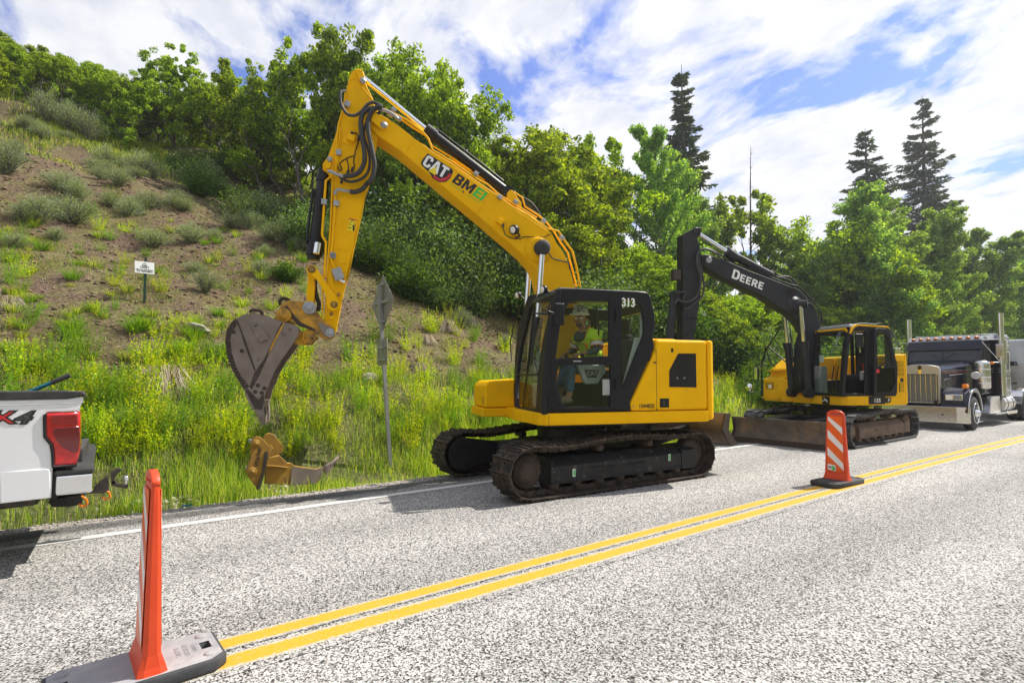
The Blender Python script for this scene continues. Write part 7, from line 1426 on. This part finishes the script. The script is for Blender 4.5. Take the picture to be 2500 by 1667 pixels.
# stacks, air cleaners, mirrors, tank, steps
for s in (-1, 1):
    st_ = MB().cyl((3.62, s*1.27, .95), (3.62, s*1.27, 3.68), .095, seg=24, caps=False).cyl((3.62, s*1.27, 3.60), (3.62, s*1.27, 3.67), .085, seg=24).build('exhaust_stack', 'chrome', tx); MB().cyl((3.62, s*1.27, 2.0), (3.62, s*1.27, 2.78), .14, seg=24).build('heat_shield', 'bumper', st_); MB().cyl((3.62, s*1.27, 3.672), (3.62, s*1.27, 3.675), .088, seg=24).build('pipe_mouth', 'klogo', st_)
    ac = MB().lathe((2.12, s*1.10, 1.20), (0, 0, 1), [(0, .10), (.02, .19), (.06, .20), (.78, .20), (.84, .19), (.88, .12), (.90, .0)], 28).build('air_cleaner', 'bumper', tx)
    for zz in (1.36, 1.55, 1.80): MB().lathe((2.12, s*1.10, zz), (0, 0, 1), [(0, .202), (.005, .207), (.02, .207), (.025, .202)], 28).build('band', 'chrome', ac)
    MB().lathe((1.72, s*1.06, 1.62), (-1, 0, 0), [(0, .05), (.02, .10), (.14, .12), (.16, .11)], 20).build('horn_light', 'tpanel', tx)
    mr_ = MB().box(2.86, 2.93, s*1.38-.10, s*1.38+.10, 2.20, 2.62).build('mirror', 'chrome', tx, .02, 2)
    mb = MB(); mb.tube([(2.9, s*1.38, 2.04), (2.9, s*1.38, 2.80)], .013, 6); mb.tube([(2.75, s*1.0, 2.78), (2.9, s*1.38, 2.78)], .012, 6); mb.tube([(2.65, s*1.0, 2.72), (2.9, s*1.38, 2.06)], .012, 6); mb.tube([(2.65, s*1.0, 2.06), (2.9, s*1.38, 2.04)], .012, 6); mb.build('mirror_bracket', 'chrome', mr_)
    MB().ell((2.72, s*1.22, 2.02), (.05, .06, .045)).build('turn_lamp', 'orange', tx)
    tk = MB().cyl((4.15, s*.93, .66), (5.45, s*.93, .66), .31, seg=32).build('fuel_tank', 'bumper', tx, .02)
    for x_ in (4.45, 5.15): MB().cyl((x_, s*.93, .66), (x_+.05, s*.93, .66), .316, seg=32).build('strap', 'blk', tk)
    MB().box(4.2, 5.5, s*1.2-.06, s*1.2+.06, .36, .40).box(4.2, 5.5, s*1.25-.015, s*1.25+.015, .32, .42).build('side_step', 'bumper', tx, .008)
    MB().prism([(2.75, .38), (2.75, .42), (3.0, .95), (3.95, .95), (4.1, .70), (4.1, .38)], min(s*.62, s*1.12), max(s*.62, s*1.12)).build('tool_box', 'bumper', tx, .015)
    MB().box(2.9, 4.15, s*1.16-.10, s*1.16+.10, .36, .40).build('cab_step', 'bumper', tx, .008)
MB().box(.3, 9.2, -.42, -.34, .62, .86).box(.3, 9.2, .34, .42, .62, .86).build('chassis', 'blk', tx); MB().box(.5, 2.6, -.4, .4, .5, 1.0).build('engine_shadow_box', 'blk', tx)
tx.children[-1].name = 'engine'  # plain black box added as shade under the hood, standing for the engine
MB().tube([(3.0, -.9, 2.9), (2.98, -.9, 3.5)], .006, 5).build('antenna', 'blk', tx); MB().tube([(2.9, 1.45, 2.2), (2.85, 1.47, 3.3)], .007, 5).build('antenna', 'zinc', tx); MB().tube([(2.9, 1.38, 2.62), (2.9, 1.75, 2.62)], .012, 6).build('antenna_arm', 'chrome', tx)
for xw in (6.7, 8.05):
    for s in (-1, 1):
        wheel('wheel', xw, s*1.05, .50, .56, tx, s)
        fe = [(xw+.60*math.cos(a), .55+.62*math.sin(a)) for a in np.linspace(math.pi*.97, math.pi*.03, 14)]; fi = [(xw+.58*math.cos(a), .55+.60*math.sin(a)) for a in np.linspace(math.pi*.97, math.pi*.03, 14)]
        MB().prism(fe+fi[::-1], min(s*.72, s*1.28), max(s*.72, s*1.28)).build('half_fender', 'bumper', tx, .006)
# ---- trailer hooked on behind
tl_ = empty('trailer', (26.9, 5.88, 0), 0, 'silver hopper trailer behind the black truck, cut off by the right edge', 'trailer')
MB().prism([(.0, 2.05), (.0, 2.92), (.05, 2.97), (9.5, 2.97), (9.5, 2.05), (6.2, 1.05), (3.2, 1.05)], -1.25, 1.25).build('hopper', 'tpanel', tl_, .02)
mb = MB(); mb.box(-.02, 9.5, -1.29, -1.25, 2.90, 3.0); 
for k in range(8): mb.box(.4+k*1.2, .46+k*1.2, -1.285, -1.25, 2.1, 2.9)
mb.build('rim_rail', 'tpanel', tl_, .005)
MB().tube([(.1, -1.27, 2.85), (1.6, -1.27, 2.1)], .025, 6).build('brace', 'zinc', tl_)
MB().box(-.5, 5.0, -1.0, -.86, 1.98, 2.14).box(-.5, 5.0, .86, 1.0, 1.98, 2.14).build('frame_rail', 'blk', tl_, .01)
MB().box(.4, 2.0, -.6, .6, 1.25, 1.36).build('fifth_wheel_plate', 'blk', tl_)
for xw in (8.0, 9.2):
    for s in (-1, 1): wheel('wheel', xw, s*1.0, .50, .56, tl_, s, 'zinc')

# ================================================================ white pickup at the left edge
ZG = (0, 880, .29347); pf = Frame(-1.6, 6.72, 0)
pk = empty('pickup', (-1.6, 6.72, 0), 0, 'white pickup at the left edge, showing its bed side, red taillight and tow hitch', 'pickup truck')
def tg(pts, y=-1.02): return tr(pf, ZG, pts, y)
s0 = tg([(560, 316), (700, 296), (690, 345), (668, 372), (662, 424), (400, 430), (376, 445), (370, 480), (372, 640), (425, 700), (436, 760), (438, 885), (424, 1142), (0, 1190)]); zb_ = s0[-1][1]; XL = -1.35
arch = [(-2.05+.50*math.cos(a)+.2, .62+.50*math.sin(a)) for a in np.linspace(0, math.pi, 14)]
bed = plate('bed_side', [(XL-.0, s0[0][1]), *s0[:-1], (arch[0][0], zb_), *arch, (-2.75, zb_), (-2.75, s0[0][1])] if True else [], [], -1.02, -.96, 'whitep', pk, .012)
plate('lower_panel', tg([(0, 925), (385, 896), (420, 905), (418, 1140), (0, 1188)]), [], -1.032, -1.015, 'whitep', bed, .012)
MB().tube([(p[0], -1.022, p[1]) for p in tg([(0, 372), (600, 352), (680, 330)])], .006, 6).build('crease', 'whitep', bed)
cp0 = tg([(560, 316), (700, 292), (718, 320), (714, 290), (690, 256), (480, 250)]); zc0 = tg([(0, 255)])[0][1]
rl_ = plate('bed_rail', [(-2.75, s0[0][1]+.0), cp0[0], cp0[1], cp0[2], cp0[3], cp0[4], (cp0[5][0], cp0[5][1]), (-2.75, cp0[5][1]+.005)], [], -1.035, -.90, 'rubber', pk, .008)
plate('far_bed_rail', [(-2.75, 1.38), (1.05, 1.38), (1.05, 1.43), (-2.75, 1.44)], [], .9, 1.03, 'rubber', pk, .008)
plate('far_bed_side', [(-2.75, .6), (1.05, .6), (1.07, 1.38), (-2.75, 1.4)], [], .96, 1.02, 'whitep', pk, .012)
MB().box(-2.75, 1.2, -.95, .95, .80, .86).box(-2.75, -2.7, -.96, .96, .8, 1.40).build('bed_floor', 'rubber', pk)
MB().box(-2.7, 1.16, -.955, -.90, .86, 1.40).box(-2.7, 1.16, .90, .955, .86, 1.38).build('bed_liner', 'rubber', pk)
tgt = MB().box(1.09, 1.16, -.80, .80, .74, 1.39).build('tailgate', 'whitep', pk, .02, 3); MB().box(1.08, 1.17, -.82, .82, 1.39, 1.44).build('tailgate_cap', 'rubber', tgt, .01)
lp_ = tg([(378, 447), (400, 434), (664, 426), (668, 545), (664, 740), (640, 862), (446, 876), (440, 755), (428, 694), (378, 632), (373, 480)], -1.0)
tlp = plate('taillight', lp_, [], -1.03, -.82, 'redl', pk, .02); plate('dark_lens', tg([(440, 570), (460, 560), (664, 545), (668, 640), (655, 760), (600, 760), (520, 720), (470, 660), (445, 600)], -1.03), [], -1.038, -1.026, 'dredl', tlp, .006)
MB().tube([(p[0], -1.024, p[1]) for p in tg([(378, 447), (373, 480), (378, 632), (428, 694), (440, 755), (446, 880), (640, 868)], -1.0)], .012, 6).build('light_gasket', 'blk', tlp)
mb = MB()
for k in range(5): a, b = tg([(430, 462+k*18), (655, 455+k*18)], -1.03); mb.tube([(a[0], -1.033, a[1]), (b[0], -1.033, b[1])], .0035, 4)
mb.build('lens_ribs', 'dredl', tlp)
# bumper, step, hitch
bz = tg([(450, 1140), (780, 930)]); xbr = bz[1][0]; xbl = bz[0][0]
pb = MB().prism([(xbl, -1.02), (xbr-.01, -1.02), (xbr, -.98), (xbr-.02, -.6), (xbr-.05, .6), (xbr-.08, .94), (xbr-.12, 1.02), (xbl, 1.02), (xbl+.08, .8), (xbl+.08, -.8)], .625, .79, 'z').build('rear_bumper', 'chrome', pk, .02, 3)
MB().prism([(xbl, -1.03), (xbr-.0, -1.03), (xbr+.005, -.97), (xbr-.02, -.6), (xbr-.045, .6), (xbr-.07, .95), (xbr-.11, 1.03), (xbl, 1.03)], .79, .83, 'z').build('bumper_pad', 'rubber', pb, .01)
MB().box(xbr-.17, xbr-.10, -.55, .40, .83, .95).build('bumper_step', 'rubber', pb, .01)
MB().box(xbl-.04, xbl+.01, -1.0, .9, .60, .82).build('gap_panel', 'blk', pk)
MB().prism(tg([(395, 1180), (440, 1140), (680, 1118), (682, 1195), (600, 1215), (440, 1222)], -.62), -.62, .62).build('hitch_receiver', 'blk', pk, .01)
x, z = pf.Y(ZG[0]+615*ZG[2], ZG[1]+1158*ZG[2], -.63); MB().box(x-.05, x+.05, -.632, -.618, z-.035, z+.035).build('tube_mouth', 'klogo', pk)
MB().box(-2.9, 1.0, -.6, .6, .50, .64).build('underbody', 'blk', pk); MB().tube([(-2.5, -.75, .52), (-1, -.76, .54), (1.0, -.8, .58)], .05, 8).build('exhaust', 'steel', pk)
tgo = lambda pts, y=0.: tr(pf, ZG, pts, y)
hm_ = MB().prism(tgo([(735, 1102), (740, 1060), (800, 1035), (885, 955), (905, 965), (905, 1082), (862, 1096)]), -.035, .035).build('ball_mount', 'steel', pk, .005)
MB().prism(tgo([(905, 940), (925, 940), (925, 1030), (950, 1040), (960, 1000), (945, 985), (985, 930), (1010, 915), (1005, 895), (975, 890), (920, 930)]), -.03, .03).build('mount_bracket', 'steel', hm_, .004)
MB().prism(tgo([(925, 1010), (960, 1045), (1050, 1062), (1068, 1050), (1066, 1020), (1030, 1030), (975, 1018), (950, 985)]), -.03, .03).build('ball_arm', 'steel', hm_, .004)
x, z = tgo([(1048, 978)])[0]; MB().ell((x, 0, z), (.028, .028, .028)).cyl((x, 0, z-.07), (x, 0, z-.02), .016).build('hitch_ball', 'chrome', hm_)
for px, py, yy in ((690, 1165, -.6), (885, 1110, 0)): x, z = pf.Y(ZG[0]+px*ZG[2], ZG[1]+py*ZG[2], yy); MB().tube(spline([(x-.02, yy-.02, z+.05), (x+.02, yy-.03, z+.02), (x+.03, yy-.02, z-.03), (x, yy, z-.05), (x-.03, yy-.02, z-.02)]), .010, 6).build('safety_clip', 'orange', pk)
# 4x4 decal, wheels, cab ahead (mostly outside the photo)
for s_, px, m_ in (('4', -115, 'dk'), ('X', 22, 'rx'), ('4', 172, 'dk')):
    x, z = pf.Y(ZG[0]+px*ZG[2], ZG[1]+481*ZG[2], -1.02); text('decal', s_, .135, 'klogo', bed, side_mtx(x, -1.0235, z), .0008, .009, shear=.35 if s_ == '4' else 0, font_scale_x=1.45); text('decal_fill', s_, .13, 'rlogo' if s_ == 'X' else 'greyd', bed, side_mtx(x, -1.0255, z), .0008, .0, shear=.35 if s_ == '4' else 0, font_scale_x=1.4)
wheel('wheel', -1.85, -.86, .41, .28, pk, -1, 'zinc', 8, rim=.62); wheel('wheel', -1.85, .86, .41, .28, pk, 1, 'zinc', 8, rim=.62); wheel('wheel', -5.9, -.86, .41, .28, pk, -1, 'zinc', 8, rim=.62); wheel('wheel', -5.9, .86, .41, .28, pk, 1, 'zinc', 8, rim=.62)
pc = MB().prism([(-2.8, .55), (-2.8, 1.42), (-2.95, 1.95), (-4.3, 2.0), (-4.95, 1.48), (-6.6, 1.38), (-6.8, 1.2), (-6.8, .55)], -1.0, 1.0).build('cab', 'whitep', pk, .05, 3)
for s in (-1, 1): plate('side_window', [(-2.98, 1.47), (-3.08, 1.88), (-4.25, 1.92), (-4.75, 1.47)], [], s*1.003-.004, s*1.003+.004, 'blk', pc, .002)
# tool handle leaning over the bed rail
a, b = tr(pf, ZG, [(582, 122), (60, 335)], -.86); g_ = Vector((a[0], -.86, a[1])); h_ = Vector((b[0], -.84, b[1])); m_ = g_.lerp(h_, .30)
o = empty('tool', (-1.6, 6.72, 0), 0, 'blue-green tool handle with a black grip sticking out of the pickup bed', 'hand tool'); MB().cyl(m_, h_, .017).build('shaft', 'teal', o); MB().cyl(g_, m_, .021, .020).build('grip', 'rubber', o, .004)

# ================================================================ delineators, signs, ripper
M['dorange'] = mat('delineator_orange', (.70, .065, .012), .45, c2=(.62, .05, .01), sc_=4, dirt=(.40, .07, .03), dsc=8, dth=(.62, .85))
M['dsheet'] = mat('orange_sheeting', (.78, .12, .01), .35); M['wsheet'] = mat('white_sheeting', (.74, .75, .76), .35, dirt=(.35, .33, .3), dsc=9, dth=(.66, .8))
M['base'] = mat('scuffed_rubber_base', (.33, .33, .335), .85, c2=(.22, .22, .23), sc_=5, amt=(.3, .75), bump=.15, bsc=90, dirt=(.43, .42, .41), dsc=3, dth=(.5, .7)); M['base2'] = mat('black_rubber_base', (.03, .031, .036), .8, c2=(.06, .06, .065), sc_=9, bump=.2)
def delineator(x, y, rz, label, bm_, dirty, xs=1., sh_=0.):
    e = empty('delineator', (x, y, 0), rz, label, 'delineator')
    L2, W2, c = .43*xs, .205, .065; ol = [(p_[0]+sh_, p_[1]) for p_ in [(-L2, -W2+c*.6), (-L2+c, -W2), (L2-c, -W2), (L2, -W2+c*.8), (L2, W2-c*.8), (L2-c, W2), (-L2+c, W2), (-L2, W2-c*.6)]]
    hl = [[(sx*(L2-.075)-.025+sh_, -.045), (sx*(L2-.075)+.025+sh_, -.045), (sx*(L2-.075)+.025+sh_, .045), (sx*(L2-.075)-.025+sh_, .045)] for sx in (-1, 1)]
    b = plate('rubber_base', ol, hl, .005, .074, 'base2', e, .012, axis='z')
    if bm_ != 'base2': plate('scuffed_top', [((p_[0]-sh_)*.955+sh_, p_[1]*.93) for p_ in ol], hl, .0735, .0765, bm_, b, .001, axis='z')
    for sx in (-1, 1):
        for sy in (-1, 1): MB().lathe((sx*(L2-.075)+sh_, sy*.125, .073), (0, 0, 1), [(0, .032), (.008, .03), (.012, .02), (.013, 0)], 14).build('stud', bm_, b)
    rt = lambda s, px, py, sz: text('moulded_lettering', s, sz, 'grey', b, Matrix.Translation((px, py, .0765)) @ Matrix.Rotation(R_(-90), 4, 'Z'), .0015, .0005)
    rt('PLASTIC', .135, 0, .032); rt('RECYCLED', .175, 0, .030); rt('RUBBER', .215, 0, .026)
    secs = []
    for z, hx, hy in ((.07, .070, .185), (.11, .060, .172), (.17, .040, .163), (.30, .036, .158), (.60, .030, .145), (.95, .022, .130), (1.02, .018, .122)): secs.append([(-hx, -hy+.012, z), (-hx*.55, -hy, z), (hx*.55, -hy, z), (hx, -hy+.012, z), (hx, hy-.012, z), (hx*.55, hy, z), (-hx*.55, hy, z), (-hx, hy-.012, z)])
    p = loft(secs, 'dorange', 'panel', e, .004)
    plate('panel_top', [(-.122, 1.02), (-.115, 1.05), (-.07, 1.085), (0, 1.095), (.07, 1.085), (.115, 1.05), (.122, 1.02)], [[(-.085, 1.030), (-.085, 1.045), (.085, 1.045), (.085, 1.030)], [(.007*math.cos(a), 1.066+.010*math.sin(a)) for a in np.linspace(0, 6.0, 10)]], -.020, .020, 'dorange', p, .005, axis='x')
    for s in (-1, 1):
        k = .014*s/.65; x0 = s*.0366
        def sheet(nm, poly, m_, d): o = plate(nm, poly, [], x0-.001, x0+.001, m_, p, .0003, axis='x'); [setattr(v.co, 'x', v.co.x-(v.co.z-.28)*k+s*d) for v in o.data.vertices]; return o
        sh = sheet('sheeting', [(-.118, .19), (-.098, 1.0), (.098, 1.0), (.118, .19)], 'dsheet', .0055)
        def hw(z): return .117-(z-.19)*.0247
        for z0 in (.42, .68, .94):
            t = .125; dz = .205; a = [(hw(z0), z0), (hw(z0+t*.5), z0+t*.5 if z0 < .9 else 1.0), (-hw(z0-dz+t), z0-dz+t-.02), (-hw(z0-dz), z0-dz)]
            sheet('stripe', [(a[0][0], a[0][1]), (a[0][0], min(a[0][1]+t*.95, .999)), (max(a[2][0], -hw(.6)), a[2][1]), (-hw(z0-dz), max(z0-dz, .195))], 'wsheet', .0075)
        if dirty and s < 0:
            for (ya, yb, za, zb) in ((.0, .11, .19, .29),): sheet('torn_sticker', [(ya, za), (ya, zb-.01), (yb, zb), (yb, za+.02)], 'wsheet', .009)
            sheet('green_mark', [(.01, .20), (.01, .26), (.045, .27), (.045, .2)], 'glogo', .0105); sheet('black_mark', [(.06, .23), (.05, .25), (.10, .26), (.10, .245)], 'klogo', .0105)
    return e
delineator(.125, 3.49, R_(5), 'nearest delineator, seen edge-on, its orange panel on a scuffed grey rubber base', 'base', False, .9, -.04)
delineator(8.57, 3.57, R_(-3), 'farther delineator showing its orange and white stripes, on a black base on the yellow lines', 'base2', True)
# road sign seen from behind
sf = Frame(0, 0, 0); a = sf.Y(925, 697, 9.2); b = sf.Y(949, 1068, 9.2)
sg = empty('road_sign', (a[0], 9.2, 0), 0, 'bare metal back of a diamond road sign on a grey post beside the verge', 'road sign')
zt2 = a[1]; xl = b[0]-a[0]; gz_ = T(b[0], 9.2)
MB().hexa([(xl*1.25-.03, -.03, gz_-.2), (xl*1.25+.03, -.03, gz_-.2), (xl*1.25+.03, .03, gz_-.2), (xl*1.25-.03, .03, gz_-.2)], [(-.03, -.03, zt2), (.03, -.03, zt2), (.03, .03, zt2), (-.03, .03, zt2)]).build('post', 'zpost' if 'zpost' in M else 'zinc', sg)
M['alu'] = mat('weathered_aluminium', (.36, .35, .32), .5, metal=.7, c2=(.26, .26, .24), sc_=6); M['greenpost'] = mat('dark_green_post', (.01, .045, .03), .5)
dm = plate('diamond_plate', [(0, 3.46), (.53, 2.93), (0, 2.39), (-.53, 2.93)], [], .075, .079, 'alu', sg, .001, axis='x')
for zz, w_ in ((3.28, .10), (2.95, .34), (2.60, .10)): MB().box(.035, .074, -w_, w_, zz-.025, zz+.025).build('crossbar', 'zinc', sg)
sp2 = plate('small_plate', [(-.23, 1.80), (-.23, 2.28), (.23, 2.28), (.23, 1.80)], [], .075, .079, 'alu', sg, .001, axis='x')
for zz in (2.12, 1.90): MB().box(.035, .074, -.16, .16, zz-.02, zz+.02).build('crossbar', 'zinc', sg)
# small white notice on the slope
x, y, z, t = on_slope(352, 742); wq = sf.Y(353, 654, y); tp = sf.Y(356, 629, y)
wn = empty('notice_sign', (x, y, z), 0, 'small white no-trespassing notice on a dark green post on the bare slope', 'notice sign')
MB().hexa([(-.025, -.02, -.2), (.025, -.02, -.2), (.025, .02, -.2), (-.025, .02, -.2)], [(tp[0]-x-.025, -.02, tp[1]-z), (tp[0]-x+.025, -.02, tp[1]-z), (tp[0]-x+.025, .02, tp[1]-z), (tp[0]-x-.025, .02, tp[1]-z)]).build('post', 'greenpost', wn)
sc_ = t/14.; rz_ = Matrix.Translation((wq[0]-x, -.035, wq[1]-z)) @ Matrix.Rotation(R_(18), 4, 'Z') @ Matrix.Rotation(R_(-2), 4, 'Y')
bw_, bh_ = .225*sc_, .155*sc_
o = MB().box(-bw_, bw_, -.004, .004, -bh_, bh_, rz_).build('board', 'whitep', wn)
tm = lambda dx, dz: rz_ @ Matrix.Translation((dx, -.0055, dz)) @ Matrix.Rotation(R_(90), 4, 'X')
text('lettering', 'PRIVATE PROPERTY', .046*sc_, 'klogo', o, tm(0, -.068*sc_), .0005, .001); text('lettering', 'NO TRESPASSING', .046*sc_, 'klogo', o, tm(0, -.108*sc_), .0005, .001)
text('logo_lettering', 'Deer', .06*sc_, 'klogo', o, tm(0.0, .055*sc_), .0005, .001); text('logo_lettering', 'CREST', .075*sc_, 'klogo', o, tm(0, .0), .0005, .001); MB().tube([rz_ @ Vector((-.03, -.006, .10*sc_)), rz_ @ Vector((.0, -.006, .115*sc_)), rz_ @ Vector((.03, -.006, .09*sc_))], .005, 4).build('logo_mark', 'klogo', o)
# ripper lying in the verge
ZR = (580, 1030, .2009); RY = 8.05
rp = empty('ripper', (1.9, RY, 0), 0, 'yellow ripper tooth attachment lying in the verge grass below the bucket', 'ripper')
rff = Frame(1.9, RY, 0)
def trr(pts, y): return tr(rff, ZR, pts, y)
M['ry'] = mat('rusty_yellow_paint', (.34, .19, .012), .7, c2=(.22, .115, .02), sc_=6, bump=.25, bsc=50, dirt=(.10, .05, .03), dsc=5, dth=(.55, .72))
ear = plate('near_ear', trr([(163, 280), (180, 200), (235, 172), (292, 188), (416, 325), (410, 400), (345, 435), (345, 500), (300, 700), (268, 828), (200, 760), (130, 665), (105, 592), (128, 520), (162, 430)], 0), [], 0, .05, 'ry', rp, .008)
plate('far_ear', trr([(305, 195), (330, 145), (380, 128), (430, 145), (545, 282), (540, 345), (490, 400), (400, 520), (330, 700), (300, 480)], .42), [], .37, .42, 'ry', rp, .008)
for px, py, r in ((218, 258, .055), (175, 600, .06)): x, z = rff.Y(ZR[0]+px*ZR[2], ZR[1]+py*ZR[2], 0); MB().lathe((x, .0, z), (0, -1, 0), [(0, r), (.03, r), (.035, r*.75), (.03, r*.6), (.05, r*.55), (.052, 0)], 20).build('pin', 'ry', ear); MB().cyl((x, .05, z), (x, .37, z), .03).build('pin_bar', 'zinc', rp)
MB().hexa([*[(p[0], .05, p[1]) for p in trr([(408, 408), (425, 330), (440, 322), (424, 412)], .05)]], [(p[0]+.03, .37, p[1]+.02) for p in trr([(408, 408), (425, 330), (440, 322), (424, 412)], .05)]).build('cross_plate', 'ry', rp, .004)
plate('shank', trr([(340, 440), (500, 400), (545, 440), (600, 495), (640, 492), (690, 528), (950, 568), (1010, 548), (1040, 560), (1000, 690), (940, 742), (700, 762), (500, 752), (330, 745)], .18), [], .14, .22, 'ry', rp, .008)
plate('worn_shank', trr([(660, 545), (950, 575), (1012, 552), (1042, 566), (1002, 694), (940, 745), (640, 765)], .135), [], .132, .139, 'bucket', rp, .002)
plate('ripper_tip', trr([(1035, 560), (1115, 495), (1135, 500), (1228, 412), (1190, 485), (1140, 540), (1100, 600), (1065, 625)], .18), [], .13, .23, 'bucket', rp, .006)
plate('guide_plate', trr([(325, 400), (345, 355), (370, 355), (372, 390), (345, 560), (285, 790), (250, 828), (225, 810), (300, 600)], -.02), [], -.02, .0, 'steel', ear, .004)
x, z = rff.Y(ZR[0]+238*ZR[2], ZR[1]+435*ZR[2], 0); text('lettering', 'Werker', .085, 'klogo', ear, side_mtx(x+.01, -.002, z+.01, 82), .001, .001, shear=.2)
plate('rib', trr([(350, 535), (360, 525), (480, 530), (615, 548), (615, 560), (480, 545)], .1), [], .08, .14, 'ry', rp, .004)
# scrap of teal plastic on the shoulder
x, y, _, _ = on_slope(455, 1243); o = MB().hexa([(-.06, -.015, 0), (.05, -.02, .0), (.07, .015, 0), (-.05, .02, 0)], [(-.055, -.01, .012), (.04, -.015, .02), (.06, .01, .014), (-.045, .015, .02)]).build('litter', 'tealp' if 'tealp' in M else 'teal'); o.location = (x, y, .005); tag(o, 'scrap of teal plastic lying on the gravel shoulder', 'litter')
# ---------------------------------------------------------------- air: a thin summer haze over the whole valley
hm_a = bpy.data.materials.new('thin_haze'); hm_a.use_nodes = True; hm_a.node_tree.nodes.clear()
hn = NT(hm_a.node_tree); pv = hn('ShaderNodeVolumePrincipled', i={'Density': .0007, 'Color': (.93, .96, 1., 1), 'Anisotropy': .45})
hm_a.node_tree.links.new(pv.outputs[0], hn('ShaderNodeOutputMaterial').inputs['Volume'])
hb_ = MB().box(-950, 1250, -950, 1350, -16, 110).build('haze', hm_a); tag(hb_, 'thin pale haze in the air over road and hillside', 'haze', kind='stuff')
sc.cycles.volume_max_steps = 64
